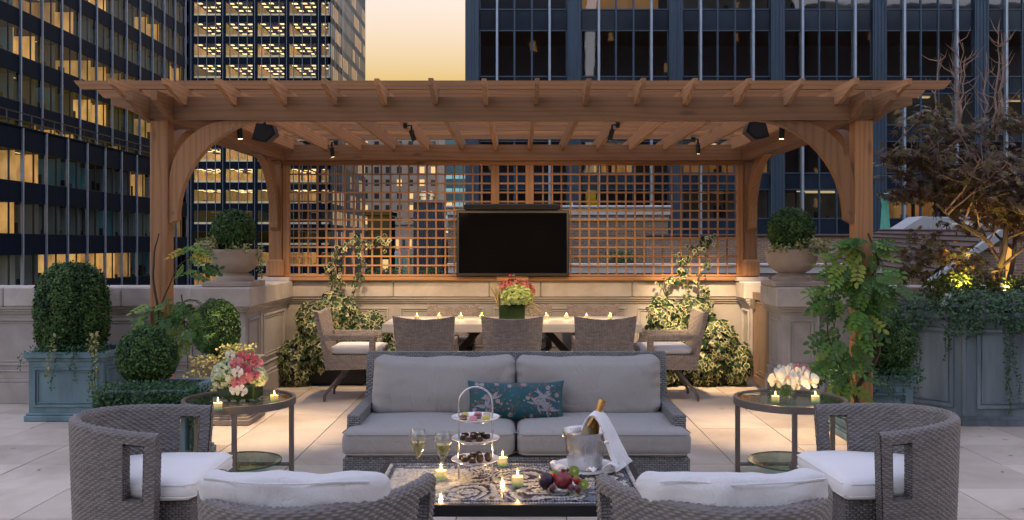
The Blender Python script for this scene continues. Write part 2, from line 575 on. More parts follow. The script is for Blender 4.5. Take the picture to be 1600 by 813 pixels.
M_GLASS = thin_glass('clear_glass', (.97,.985,.98), 1.0, .0, .05)
M_GTOP = thin_glass('table_glass', (.72,.82,.77), .5, .01, .06)
M_GEDGE = surf('glass_edge', (.05,.16,.12), None, 3, .1)

# ------------------------------------------------------------------ terrace floor
TS = .605
fl = structure('floor', MB().box(-7.2, 7.2, -4, 10.05, -.35, -.008), M_GROUT)
pv = MB().box(-TS/2+.0028, TS/2-.0028, -TS/2+.0016, TS/2-.0016, -.03, 0, .002).mesh('paver')
pv.materials.append(M_PAVER)
for i in range(-11, 11):
    for j in range(13):
        X = -.028 + TS*(i+1); Y = 6.45 - 6.5*TS + TS*(j+.0) + TS/2 - .0
        if Y + TS/2 > 10.05: continue
        o = bpy.data.objects.new('paver', pv); COL.objects.link(o); o.parent = fl
        o.location = (X, Y, random.uniform(-.0012, .0012))
        o.rotation_euler = (random.uniform(-.0012,.0012), random.uniform(-.0012,.0012), random.choice((0, math.pi)))
rest = MB()
for i in range(-11, 11):
    for j in range(1, 11):
        X = -.028 + TS*(i+1); Y = 6.45 - 6.5*TS + TS/2 - TS*j
        rest.box(X-TS/2+.002, X+TS/2-.002, Y-TS/2+.002, Y+TS/2-.002, -.03, 0)
stuff(obj('paver_field', rest, M_PAVER, fl))
structure('ground', MB().box(-900, 900, -300, 1500, -46, -45), surf('city_ground', (.07,.07,.075), (.04,.04,.045), .05, .9))

# ------------------------------------------------------------------ parapet walls
def wall_map(kind, a):
    """(u, d, z) -> world; d points out of the wall's face"""
    if kind == 'S': return lambda u, d, z: (u, a - d, z)          # faces the camera
    if kind == 'E': return lambda u, d, z: (a + d, u, z)          # faces +x
    return lambda u, d, z: (a - d, u, z)                          # faces -x
def mapped(mb, M):
    mb.v = [M(*p) for p in mb.v]; return mb
def panel_ring(u0, u1, z0, z1, w=.022, dp=.014):
    mb = MB()
    for (p, q, k) in ((0, w, dp), (w+.012, w+.022, dp*.6)):
        a0, a1, b0, b1 = u0+p, u1-p, z0+p, z1-p
        t = q-p
        for bx in ((a0, a1, b0, b0+t), (a0, a1, b1-t, b1), (a0, a0+t, b0+t, b1-t), (a1-t, a1, b0+t, b1-t)):
            mb.box(bx[0], bx[1], -.004, k, bx[2], bx[3], .0035)
    return mb
def parapet(name, label, kind, a, u0, u1, panels, joints, thick=.32, top=1.10, capd=.065, ends=(0,0), base=True):
    M = wall_map(kind, a)
    root = thing(name, label, 'wall', M((u0+u1)/2, 0, 0), 0, 'parapet walls round the terrace')
    obj('wall_body', mapped(MB().box(u0, u1, -thick, 0, 0, .915), M), M_STONE, root, recalc=True)
    pl = MB().box(u0, u1, 0, .035, 0, .20, .006)
    pl.box(u0, u1, 0, .024, .20, .235, .008); pl.box(u0, u1, 0, .013, .235, .30, .004); pl.box(u0, u1, 0, .022, .30, .318, .006)
    obj('plinth', mapped(pl, M), M_STONE, root, recalc=True)
    cn = MB().box(u0, u1, 0, .016, .845, .868, .004); cn.box(u0, u1, 0, .034, .868, .892, .006); cn.box(u0, u1, 0, .05, .892, .915, .006)
    obj('cornice', mapped(cn, M), M_STONE, root, recalc=True)
    js = [u0-ends[0]] + [j for j in joints] + [u1+ends[1]]
    for p, q in zip(js[:-1], js[1:]):
        obj('cap_stone', mapped(MB().box(p+.002, q-.002, -thick-.05, capd, .915, top, .012), M), M_CAP, root, recalc=True)
    for (p, q) in panels:
        obj('panel_molding', mapped(panel_ring(p, q, .36, .80), M), M_STONE, root, recalc=True)
    return root
YB, YL, XL, XR = 10.02, 8.50, -2.53, 2.48
parapet('parapet_wall', 'long beige stone parapet wall under the wooden trellis and television', 'S', YB, XL-.3, XR+.4,
        [(-2.36,-1.42), (-1.3,-.36), (-.26,.22), (.32,1.22), (1.34,2.2)], [-1.36,-.3,.27,1.28])
parapet('parapet_wall', 'beige stone parapet wall behind the large clipped boxwood dome', 'S', YL, -7.2, -2.98,
        [(-7.1,-3.05)], [-5.9,-4.8,-3.7])
parapet('parapet_wall', 'short beige stone return wall beside the shaded ivy, meeting the trellis wall', 'E', XL, YL+.42, YB-.07,
        [(YL+.5, YB-.2)], [YL+1.0], thick=.3)
parapet('parapet_wall', 'beige stone parapet wall behind the vine-covered post and maple planter', 'S', YL+.02, 2.86, 7.2,
        [(2.95,3.5), (3.6,4.5), (4.6,5.5), (5.6,6.6)], [3.9,5.1])
parapet('parapet_wall', 'narrow beige stone return pier beside the brown metal gate', 'W', XR, 9.56, YB-.07,
        [(9.62, 9.9)], [], thick=.3)
def pedestal(label, x0, x1, y0, y1):
    root = thing('pedestal', label, 'pedestal', ((x0+x1)/2, (y0+y1)/2, 0), 0, 'stone pedestals carrying urns')
    obj('shaft', MB().box(x0, x1, y0, y1, 0, .915, .004), M_STONE, root)
    b = MB()
    for d, z0, z1 in ((.035,0,.20),(.024,.20,.235),(.013,.235,.30),(.022,.30,.318)): b.box(x0-d, x1+d, y0-d, y1+d, z0, z1, .005)
    obj('plinth', b, M_STONE, root)
    b = MB()
    for d, z0, z1 in ((.016,.845,.868),(.034,.868,.892),(.05,.892,.915)): b.box(x0-d, x1+d, y0-d, y1+d, z0, z1, .005)
    obj('cornice', b, M_STONE, root)
    obj('cap_stone', MB().box(x0-.07, x1+.07, y0-.07, y1+.07, .915, 1.10, .012), M_CAP, root)
    obj('panel_molding', mapped(panel_ring(x0+.06, x1-.06, .36, .80), wall_map('S', y0)), M_STONE, root, recalc=True)
    k = ('E', x1) if x0 < 0 else ('W', x0)
    obj('panel_molding', mapped(panel_ring(y0+.07, y1-.05, .36, .80), wall_map(*k)), M_STONE, root, recalc=True)
    return root
pedestal('square stone pedestal under the flowerless urn by the oval boxwood', -2.96, -2.53, YL-.08, YL+.40)
pedestal('square stone pedestal under the urn with white flowers, next to brown gate', 2.48, 2.84, YL-.06, YL+.36)
M_GATE = surf('brown_gate_paint', (.21,.145,.105), (.17,.115,.085), 5, .5, .1, 60)
g = thing('metal_gate', 'brown metal panelled gate between the white-flowered urn pedestal and trellis wall', 'gate', (XR+.05, 9.2, 0))
obj('gate_panel', MB().box(XR+.03, XR+.07, 8.90, 9.53, .05, 1.0, .004), M_GATE, g)
fr = MB()
for bx in ((8.90,9.53,.05,.13),(8.90,9.53,.92,1.0),(8.90,8.97,.13,.92),(9.46,9.53,.13,.92)):
    fr.box(XR+.012, XR+.03, bx[0], bx[1], bx[2], bx[3], .004)
obj('gate_frame', fr, M_GATE, g)
obj('panel_molding', mapped(panel_ring(8.99, 9.44, .15, .9, .018, .010), wall_map('W', XR+.03)), M_GATE, g, recalc=True)
obj('latch_box', MB().box(XR-.012, XR+.02, 9.44, 9.52, .82, .93, .004), M_BRONZE, g)

# ------------------------------------------------------------------ pergola
PC = -.037
pg = thing('pergola', 'cedar wooden pergola with arched braces and open rafters over dining area', 'pergola', (PC, 8.3, 0))
PXL, PXR, PF, PB = -2.648, 2.573, 6.74, 9.97
def ogee(y0, y1, zt, zb, tipz, n=8, s=1):
    """carved tail: from the tip (y0, tipz) down to the full depth (y1, zb)"""
    out = []
    for i in range(n+1):
        t = i/n
        e = .5-.5*math.cos(math.pi*t)
        out.append((y0+(y1-y0)*t, tipz+(zb-tipz)*(.35*t+.65*e)))
    return out
for X in (PXL, PXR):
    obj('post', MB().box(X-.065, X+.065, PF-.065, PF+.065, 0, 2.42, .006), WZ, pg)
    obj('post', MB().box(X-.07, X+.07, PB-.07, PB+.07, 1.14, 2.42, .006), WZ, pg)
    obj('base_block', MB().box(X-.097, X+.097, PB-.1, PB+.1, 1.14, 1.335, .02), WZ, pg)
    obj('footing_stone', MB().box(X-.17, X+.17, PB-.15, PB+.16, 1.10, 1.139, .004), M_CAP, pg)
Z0, Z1 = 2.42, 2.592
def beam_x(y0, y1, xa, xb):
    tail = ogee(xa, xa+.34, Z1, Z0, Z0+.11)
    t2 = [(PC*2 - p[0], p[1]) for p in tail][::-1] if abs(xa+xb-2*PC) < .02 else [(xa+xb-p[0], p[1]) for p in tail][::-1]
    return MB().prism([(xa, Z1)] + tail + t2 + [(xb, Z1)], 'y', y0, y1)
obj('front_beam', beam_x(6.675, 6.775, PC-2.965, PC+2.965), WBX, pg, recalc=True)
obj('back_beam', beam_x(9.88, 9.98, PC-2.965, PC+2.965), WBX, pg, recalc=True)
def beam_y(x0, x1, ya, yb):
    tail = ogee(ya, ya+.3, Z1, Z0-.004, Z0+.10)
    t2 = [(ya+yb-p[0], p[1]) for p in tail][::-1]
    return MB().prism([(ya, Z1-.004)] + tail + t2 + [(yb, Z1-.004)], 'x', x0, x1)
for X in (PXL, PXR):
    for sx in (-1, 1):
        obj('side_beam', beam_y(X+sx*.088-.022, X+sx*.088+.022, 6.37, 10.32), WBY, pg, recalc=True)
RZ0, RZ1 = 2.53, 2.655
tail = ogee(6.27, 6.62, RZ1, RZ0, RZ1-.042)
t2 = [(16.65-p[0], p[1]) for p in tail][::-1]
raf = MB().prism([(6.27, RZ1)] + tail + t2 + [(10.38, RZ1)], 'x', -.0165, .0165).mesh('rafter', None, False, True)
raf.materials.append(WY)
RAFX = [-2.82+.37*k for k in range(16)]
for X in RAFX:
    o = bpy.data.objects.new('rafter', raf); COL.objects.link(o); o.parent = pg
    o.location = Vector((X + random.uniform(-.006,.006), 0, random.uniform(-.003,.003))) - Vector(pg.location)
pur = MB().prism([(-3.275, RZ1+.064), (-3.262, RZ1+.045), (-3.22, RZ1+.001), (3.22, RZ1+.001), (3.262, RZ1+.045), (3.275, RZ1+.064)], 'y', -.02, .02).mesh('purlin', None, False, True)
pur.materials.append(WX)
for k in range(9):
    o = bpy.data.objects.new('purlin', pur); COL.objects.link(o); o.parent = pg
    o.location = Vector((PC + random.uniform(-.012,.012), 6.75+.4*k, random.uniform(0,.003))) - Vector(pg.location)
def brace_poly(n=14):
    out = [(0,-.77), (0,-.5)]
    for i in range(1, n+1):
        t = math.pi/2*i/n; out.append((.46*(1-math.cos(t))**1.05, -.5+.5*math.sin(t)))
    inn = []
    for i in range(n+1):
        t = math.pi/2*(i/n)*.93; inn.append((.065+.72*(1-math.cos(t)), -.735+.7425*math.sin(t)))
    inn = inn[::-1]
    inn[0] = (inn[0][0], 0)
    return out + inn
BP = brace_poly()
for X, s in ((PXL, 1), (PXR, -1)):
    fx = X + s*.065
    obj('curved_brace', MB().prism([(fx+s*p[0], Z0+p[1]) for p in BP], 'y', PF-.04, PF+.035), WZ, pg, recalc=True)
    obj('curved_brace', MB().prism([(PF+.065+p[0], Z0+p[1]) for p in BP], 'x', X-.04, X+.04), WZ, pg, recalc=True)
    obj('curved_brace', MB().prism([(PB-.07-p[0], Z0+p[1]) for p in BP], 'x', X-.04, X+.04), WZ, pg, recalc=True)
    for (bx, by, bz) in ((fx+s*.03, PF-.041, 1.74), (fx+s*.48, PF-.041, 2.36)):
        obj('bolt_head', MB().prism([(bx+.011*math.cos(a*math.pi/4), bz+.011*math.sin(a*math.pi/4)) for a in range(8)], 'y', by-.006, by), M_BRONZE, pg, recalc=True)
    obj('bolt_head', MB().prism([(PB-.12+.011*math.cos(a*math.pi/4), 1.76+.011*math.sin(a*math.pi/4)) for a in range(8)], 'x', X-.041-.006 if s<0 else X+.04, X-.04 if s<0 else X+.047), M_BRONZE, pg, recalc=True)

# trellis screen
TY = 9.955
tr = thing('trellis_screen', 'square cedar lattice trellis standing on the wall under the pergola', 'trellis', (PC, TY, 1.101))
tx = lambda px: wx(px, TY)
tz = lambda py: wz(py, TY)
zt, zb = tz(258.5), tz(429)
xa, xb = PXL+.072, PXR-.072
for bx in ((xa, xb, zt, 2.418), (xa, xb, 1.145, zb)):
    obj('rail', MB().box(bx[0], bx[1], TY-.03, TY+.03, bx[2], bx[3], .004), WX, tr)
obj('sill_board', MB().box(xa-.05, xb+.05, TY-.06, TY+.05, 1.102, 1.143, .004), WX, tr)
obj('stile', MB().box(xa, tx(453), TY-.03, TY+.03, zb, zt, .004), WZ, tr)
obj('stile', MB().box(tx(1150.5), xb, TY-.03, TY+.03, zb, zt, .004), WZ, tr)
obj('stile', MB().box(tx(767), tx(780), TY-.034, TY+.034, zb, zt, .004), WZ, tr)
obj('stile', MB().box(tx(821), tx(834), TY-.034, TY+.034, zb, zt, .004), WZ, tr)
obj('mount_block', MB().box(wx(776,9.95), wx(826,9.95), TY-.10, TY-.062, 1.101, 1.16, .003), WX, tr)
for (p, q, nc) in ((tx(453), tx(767), 22), (tx(780), tx(821), 3), (tx(834), tx(1150.5), 22)):
    for i in range(1, nc):
        x = p + (q-p)*i/nc
        obj('slat', MB().box(x-.0092, x+.0092, TY-.002, TY+.012, zb, zt), WZ, tr)
    for j in range(1, 12):
        z = zb + (zt-zb)*j/12
        obj('slat', MB().box(p, q, TY-.014, TY-.0025, z-.0092, z+.0092), WX, tr)

# television and sound bar
TVY = 9.82
tv = thing('television', 'large black flat television mounted on the trellis', 'television', (wx(801,TVY), TVY, wz(432,TVY)))
obj('casing', MB().box(wx(713,TVY), wx(889.5,TVY), TVY, TVY+.05, wz(432,TVY), wz(329,TVY), .006), M_BLACK, tv)
obj('screen', MB().box(wx(717,TVY), wx(885.5,TVY), TVY-.004, TVY+.001, wz(427,TVY), wz(333,TVY)), M_SCREEN, tv)
obj('wall_bracket', MB().box(-.25, .2, TVY+.05, TY-.035, 1.35, 1.6, .004), M_BLACKM, tv)
logo = obj('logo_disc', MB().prism([(wx(796.5,TVY)+.010*math.cos(a*math.pi/6), wz(430.3,TVY)+.010*math.sin(a*math.pi/6)) for a in range(12)], 'y', TVY-.004, TVY), surf('logo_red', (.5,.01,.03), None, 3, .4, **{'Emission Color': (.9,.05,.06,1), 'Emission Strength': .5*K}), tv, recalc=True)
M_LETTER = surf('silver_letters', (.45,.45,.47), None, 3, .4)
def text(name, body, size, loc, mat, parent, extrude=.001, align='LEFT', rz=0):
    cu = bpy.data.curves.new(name, 'FONT'); cu.body = body; cu.size = size; cu.extrude = extrude; cu.align_x = align; cu.align_y = 'CENTER'
    cu.materials.append(mat)
    tmp = bpy.data.objects.new(name, cu)
    me = bpy.data.meshes.new_from_object(tmp)
    bpy.data.objects.remove(tmp)
    o = bpy.data.objects.new(name, me); COL.objects.link(o); o.parent = parent
    o.location = Vector(loc) - wpos(parent); o.rotation_euler = (math.pi/2, 0, rz)
    return o
text('lettering', 'LG', .03, (wx(799.5,TVY), TVY-.003, wz(430.3,TVY)), M_LETTER, tv)
sb = thing('sound_bar', 'slim black sound bar fixed along the top of the television', 'sound bar', (wx(800,TVY), TVY, wz(329,TVY)))
obj('housing', MB().soft(wx(724,TVY), wx(876,TVY), TVY+.0, TVY+.075, wz(328.6,TVY), wz(318.5,TVY), .03, 8), M_BLACK, sb, smooth=50)
obj('speaker_cloth', MB().box(wx(727,TVY), wx(873,TVY), TVY-.003, TVY+.004, wz(326.5,TVY), wz(320.5,TVY), .001), surf('grille_cloth', (.008,.008,.008), None, 4, .9, .4, 300), sb)

# ------------------------------------------------------------------ pergola lamps and speakers
WARM = (1.0, .68, .37)
M_LENS = emit('lamp_lens', (1.0, .72, .38), 9)
def spot_lamp(label, x, y, z, side, aim, power, angle=62, blend=.7, rad=.03):
    root = thing('spotlight', label, 'spotlight', (x, y, z+.11), 0, 'black spotlights on the pergola rafters')
    a = Vector(aim) - Vector((x, y, z)); a.normalize()
    q = a.to_track_quat('-Z', 'Y')
    rx = min(RAFX, key=lambda r: abs(r-(x+side*.07)))
    obj('mount', MB().tube([(rx-side*.018, y, z+.10), (rx-side*.05, y, z+.10)], .027, 16), M_BLACKM, root, smooth=40)
    obj('arm', MB().tube([(rx-side*.05, y, z+.10), (x, y, z+.10), (x, y, z+.045)], .009, 8), M_BLACKM, root, smooth=40)
    p0 = Vector((x, y, z+.05))
    obj('can', MB().tube([p0 - a*.005, p0 + a*.09], .021, 16), M_BLACKM, root, smooth=40)
    obj('lens', MB().tube([p0 + a*.0895, p0 + a*.093], .0175, 16), M_LENS, root)
    l = bpy.data.lights.new('spot', 'SPOT'); l.energy = power*K; l.color = WARM; l.spot_size = R(angle); l.spot_blend = blend; l.shadow_soft_size = rad
    lo = bpy.data.objects.new('spot_beam', l); COL.objects.link(lo); lo.parent = root
    lo.location = p0 + a*.125 - wpos(root); lo.rotation_mode = 'QUATERNION'; lo.rotation_quaternion = q
    return root
SPOTP = 1.0
spot_lamp('small black spotlight on rafter aimed at the shaded ivy', -1.785, 8.72, 2.385, 1, (-1.75, 9.6, .7), 130, 80)
spot_lamp('small black spotlight on rafter toward the shaded ivy, aimed at the dining table', -.885, 7.6, 2.40, -1, (-.55, 9.1, .95), 120, 98, .85)
spot_lamp('small black spotlight on rafter toward the spotlit ivy, aimed at the dining table', .80, 7.55, 2.40, 1, (.55, 9.1, .95), 120, 98, .85)
spot_lamp('small black spotlight on rafter aimed at the brightly spotlit ivy', 1.70, 8.45, 2.385, -1, (1.98, 9.62, .62), 460, 52)
spot_lamp('small black spotlight behind the front beam over the pink orchid side table', -2.15, 7.0, 2.36, 1, (-2.05, 7.35, 0), 330, 54, .85)
spot_lamp('small black spotlight behind the front beam over the white orchid side table', 2.06, 7.0, 2.36, -1, (2.05, 7.35, 0), 330, 54, .85)
def loudspeaker(label, cx, cyy, cz, s):
    root = thing('loudspeaker', label, 'loudspeaker', (cx, cyy, cz+.12), 0, 'black loudspeakers under the pergola corners')
    mb = MB().prism([(-.10,-.07),(-.06,.09),(.10,.07),(.13,-.02),(.04,-.10)], 'y', -.08, .08)
    def T(x, y, z): return (cx + s*x*.82, cyy + y*.82 + .02*z, cz + z*.82)
    body = obj('cabinet', mapped(mb, T), M_BLACK, root, recalc=True)
    obj('grille', mapped(MB().prism([(-.085,-.06),(-.05,.075),(.085,.058),(.11,-.018),(.033,-.083)], 'y', -.088, -.08), T), surf('speaker_mesh', (.015,.015,.016), None, 300, .6, .6, 400), root, recalc=True)
    obj('bracket', MB().tube([(cx, cyy, cz+.06), (cx, cyy+.02, cz+.19)], .012, 8), M_BLACKM, root)
    return root
loudspeaker('black loudspeaker tucked under the pergola corner above the flowerless urn', wx(413,7.35), 7.35, wz(208,7.35), 1)
loudspeaker('black loudspeaker tucked under the pergola corner above the white-flowered urn', wx(1183,7.35), 7.35, wz(204,7.35), -1)

# ------------------------------------------------------------------ the city behind
M_NAVY = surf('navy_panel', (.009,.016,.031), (.006,.010,.019), 1.2, .5, .05, 12, stretch=(8,8,.3), spec=.03)
M_MULL = surf('aluminium_mullion', (.30,.36,.44), (.24,.29,.36), 2, .4, metal=.5)
M_DGLASS = surf('dark_glass_block', (.02,.025,.035), None, .5, .12)
M_MULL_D = surf('dull_mullion', (.16,.185,.215), (.12,.14,.165), 2, .5, metal=.4)
M_MFRAME = surf('dark_frame', (.015,.018,.024), None, 4, .4)
M_PANE_L = thin_glass('office_glass', (.78,.84,.86), .12, .03, .03, .02)
M_PANE_M = thin_glass('tower_glass', (.95,.95,.92), .4, .03, .02, .0)
M_PANE_R = thin_glass('dark_tower_glass', (.45,.46,.5), .8, .02, .085, .02)
ROOMW = {3: room_emit('room_bright', (1.0,.53,.17), .55, .4), 2: room_emit('room_warm', (.95,.53,.20), .24, .5), 1: room_emit('room_dim', (.34,.36,.34), .045, .6), 0: room_emit('room_dark', (.12,.27,.33), .075, .5)}  # room_dark's teal glow stands in for sky reflected by the glass
ROOMC = {3: emit('ceiling_bright', (1.0,.55,.21), .55, .25), 2: emit('ceiling_warm', (.9,.62,.33), .22, .3), 1: emit('ceiling_dim', (.5,.45,.36), .05, .3), 0: emit('ceiling_dark', (.12,.2,.25), .03, .3)}  # ceilings glow themselves in place of lamplight
M_LAMP = emit('ceiling_lamp', (1.0,.72,.34), 1.9)
M_LAMPD = emit('ceiling_lamp_dim', (1.0,.76,.38), 1.1)
M_DESK = surf('office_furniture', (.03,.028,.026), None, 5, .6)
M_SILLP = emit('window_sill_panel', (.66,.62,.42), .26, .3)  # sill panel glows itself in place of room light

def room(w, h, depth, level, lamps, seed, sill=False, grid=(3,4)):
    rd = random.Random(seed)
    mb = MB()
    mb.add([(0,depth,-.3),(w,depth,-.3),(w,depth,h),(0,depth,h)], [(0,1,2,3)])
    if rd.random() < .75: mb.add([(0,.3,-.3),(0,depth,-.3),(0,depth,h),(0,.3,h)], [(0,1,2,3)])
    if rd.random() < .75: mb.add([(w,.3,-.3),(w,depth,-.3),(w,depth,h),(w,.3,h)], [(3,2,1,0)])
    if level and rd.random() < .5 and not sill:                       # a partition nearer the glass
        a = rd.uniform(.1,.6)*w; b = a + rd.uniform(.2,.4)*w; d = rd.uniform(.8,2.2)
        mb.add([(a,d,-.3),(b,d,-.3),(b,d,h*rd.choice((1,1,.7))),(a,d,h*rd.choice((1,1,.7)))], [(0,1,2,3)])
    mb.mi = 1
    mb.add([(0,.2,h),(w,.2,h),(w,depth,h),(0,depth,h)], [(3,2,1,0)])
    mb.mi = 2
    if lamps == 'strip':
        for k in range(rd.randint(1,2)):
            y = rd.uniform(.9, depth-.6); a = rd.uniform(.1,.4)*w; b = a + rd.uniform(.3,.5)*w
            mb.box(a, b, y, y+.16, h-.13, h-.04)
    elif lamps == 'grid':
        for i in range(grid[0]):
            for j in range(grid[1]):
                if rd.random() < .22: continue
                x = w*(i+.5)/grid[0] + rd.uniform(-.2,.2); y = 1.0 + (depth-1.6)*j/grid[1] + rd.uniform(-.2,.2)
                s = rd.uniform(.28,.5)
                mb.box(x-s, x+s, y-.38, y+.38, h-.2, h-.05)
    mb.mi = 3
    for k in range(rd.randint(2,5)):                                  # cabinets, screens and people-high things by the glass
        a = rd.uniform(0,.85)*w; b = min(w, a+rd.uniform(.12,.6)); d = rd.uniform(.5,depth*.7)
        mb.box(a, b, d, d+.3, -.3, rd.uniform(.1,.75) if sill else rd.uniform(.1,1.2)*rd.choice((.5,1)))
    if level and rd.random() < .35:
        a = rd.uniform(.1,.7)*w; mb.box(a, a+rd.uniform(.05,.3), .9, 1.0, -.3, h)
    if sill:
        mb.mi = 4; mb.box(0, w, .12, .2, -.05, .42)
    me = mb.mesh('office_interior')
    for m in (ROOMW[level], ROOMC[level], M_LAMP if level > 1 else M_LAMPD, M_DESK, M_SILLP): me.materials.append(m)
    return me

def window_mesh(w, h, pane, fr=.05, frame=None, blind=0):
    mb = MB()
    for bx in ((0,w,0,fr),(0,w,h-fr,h),(0,fr,fr,h-fr),(w-fr,w,fr,h-fr)): mb.box(bx[0], bx[1], -.03, .05, bx[2], bx[3])
    mb.mi = 1
    mb.add([(fr,0,fr),(w-fr,0,fr),(w-fr,0,h-fr),(fr,0,h-fr)], [(0,1,2,3)])
    me = mb.mesh('window'); me.materials.append(frame or M_MFRAME); me.materials.append(pane)
    return me

def put(name, me, parent, loc, rz=0):
    o = bpy.data.objects.new(name, me); COL.objects.link(o); o.parent = parent
    o.location = Vector(loc) - wpos(parent); o.rotation_euler = (0,0,rz)
    return o

# --- dark curtain-wall office block on the left, facing +x
H90 = math.pi/2
BAY, FLH, WINH = 3.29, 3.73, 2.3
lt = thing('office_block', 'dark blue office block with lit windows and thin silver mullions beside the pergola', 'building', (-42, 85, -45))
rooms_l = {}
for lv in range(4):
    rooms_l[lv] = [room(BAY-.1, 2.42, random.Random(lv*10+k).choice((2.6,3.6,5.0)), lv, 'strip' if lv else None, lv*10+k) for k in range(5)]
win_l = window_mesh(BAY/2-.06, WINH, M_PANE_L, .035)
def left_part(xf, y1, nb, zlist, zlo, zhi, depth):
    y0 = y1 - nb*BAY
    obj('facade_core', MB().box(xf-depth, xf-5.6, y0, y1, zlo, zhi), M_NAVY, lt)
    zs = sorted(zlist)
    edges = [zlo] + [e for z in zs for e in (z, z+WINH)] + [zhi]
    for k in range(0, len(edges)-1, 2):
        if edges[k+1] - edges[k] > .05:
            obj('spandrel', MB().box(xf-5.6, xf, y0, y1, edges[k], edges[k+1]), M_NAVY, lt)
    obj('end_panel', MB().box(xf-5.6, xf+.02, y1+.001, y1+.3, zlo, zhi), M_NAVY, lt)
    for j in range(nb+1):
        y = y1 - j*BAY
        obj('mullion', MB().box(xf-.1, xf+.15, y-.07, y+.07, zlo, zhi, .02), M_MULL, lt)
    for fi, z in enumerate(zs):
        for j in range(nb):
            y = y1 - (j+1)*BAY
            for h in range(2):
                put('window', win_l, lt, (xf-.06, y+.06+h*(BAY/2-.0), z), H90)
            r = random.random()
            lv = 3 if r < .13 else 2 if r < .27 else 1 if r < .55 else 0
            put('office_interior', random.choice(rooms_l[lv]), lt, (xf-.25, y+.05, z), H90)
left_part(-40, 108.9, 14, [9.24+FLH*k for k in range(8)], 7.6, 40, 22)
left_part(-36, 98.6, 11, [-5.3, -1.55, 2.25, 6.05], -45, 9.95, 4.0)
obj('terrace_slab', MB().box(-40.0, -35.9, 62.2, 98.75, 9.955, 10.06), M_NAVY, lt)
rail = MB()
for z in (10.45, 11.05): rail.box(-36.2, -36.12, 62.2, 98.6, z, z+.07)
for j in range(23): rail.box(-36.2, -36.13, 98.6-j*BAY/2-.05, 98.6-j*BAY/2, 10.06, 11.05)
obj('roof_railing', rail, M_MFRAME, lt)

# --- tower with brightly lit open-plan floors
MY, MS = 164.0, 1410/164.0
mt = thing('office_tower', 'tall dark tower with rows of brightly lit open-plan floors next to the gap of sky', 'building', (-45, MY+18, -45))
mx = lambda px: wx(px, MY)
mz = lambda py: wz(py, MY)
MFL, MWH = 32.62/MS, 21.6/MS
bays = [(302.4,345.6), (353,395), (402.5,445), (452,494)]
xl, xr = mx(236), mx(516.5)
zrow = [mz(24.6) - MFL*k for k in range(-2, 16)]
obj('facade_core', MB().box(xl, xr-.4, MY+12.2, MY+38, -45, 60), M_NAVY, mt)
zs = sorted(zrow); zhi = 60
edges = [-45] + [e for z in zs for e in (z, z+MWH)] + [zhi]
for k in range(0, len(edges)-1, 2):
    obj('spandrel', MB().box(xl, xr, MY, MY+12.2, edges[k], edges[k+1]), M_NAVY, mt)
BW = 42.5/MS; PITCH = 49.75/MS
cuts = [0, .165, .485, .805, 1.0]
wins_m = [window_mesh((cuts[k+1]-cuts[k])*BW, MWH, M_PANE_M, .05) for k in range(4)]
rm = {lv: [room(BW, MWH+.12, 12.0, lv, 'grid' if lv > 1 else 'strip' if lv else None, 100+lv*10+k, True, (3,4)) for k in range(5)] for lv in range(4)}
mull = MB().box(-.05, .05, -.16, .05, -45, 60).mesh('mullion'); mull.materials.append(M_MULL_D)
for b in range(-1, 5):
    x0 = mx(302.6) + b*PITCH
    x0e = min(x0+BW, xr-.3)
    obj('pier', MB().box(x0-(PITCH-BW), x0, MY-.12, MY+12.2, -45, 60), M_NAVY, mt)
    for k in range(4):
        put('mullion', mull, mt, (x0+cuts[k]*BW if k else x0-.45, MY, 0))
    for z in zrow:
        if b == -1: continue
        i = zrow.index(z)
        lv = 3 if i < 12 else 2
        if i in (12, 13): lv = 1
        if i in (11,): lv = 2
        if i in (14,15): lv = 3 if random.random() < .7 else 2
        if random.random() < .10: lv = max(0, lv-1)
        if b == 4:
            put('window', wins_m[0], mt, (x0, MY+.02, z)); put('window', wins_m[0], mt, (x0+cuts[1]*BW+.1, MY+.02, z))
        else:
            for k in range(4): put('window', wins_m[k], mt, (x0+cuts[k]*BW, MY+.02, z))
        o = put('office_interior', random.choice(rm[lv]), mt, (x0, MY+.1, z))
        if b == 4: o.scale = ((xr-.35-x0)/BW, 1, 1)
M_RIB = surf('grey_ribbed_metal', (.17,.19,.215), (.11,.125,.145), .5, .4, metal=.5, rand=.08)
fin = MB().box(0, .09, -.16, .16, -45, 60, .02).mesh('fin'); fin.materials.append(M_RIB)
M_SIDEG = surf('side_glass', (.16,.17,.17), (.06,.075,.09), .12, .14, metal=.6, stretch=(1,1,.5))
obj('side_wall', MB().box(xr-.4, xr, MY, MY+37.7, -45, 60), M_SIDEG, mt)
swl, swd = MB(), MB()
for z in zrow:
    for k in range(29):
        nz = noise.noise(Vector((k*.22+z*.09, z*.10, 2.0)))
        (swl if nz > .12 else swd).box(xr+.001, xr+.03, MY+.55+k*1.27, MY+1.3+k*1.27, z, z+MWH)
stuff(obj('side_glow_panels', swl, room_emit('side_reflect_glow', (1.0,.62,.28), .42, .3), mt)); stuff(obj('side_dark_windows', swd, M_DGLASS, mt))  # glowing panels stand in for lit windows reflected in the side glass
for k in range(30):
    put('fin', fin, mt, (xr-.001, MY+.3+k*1.27, 0))

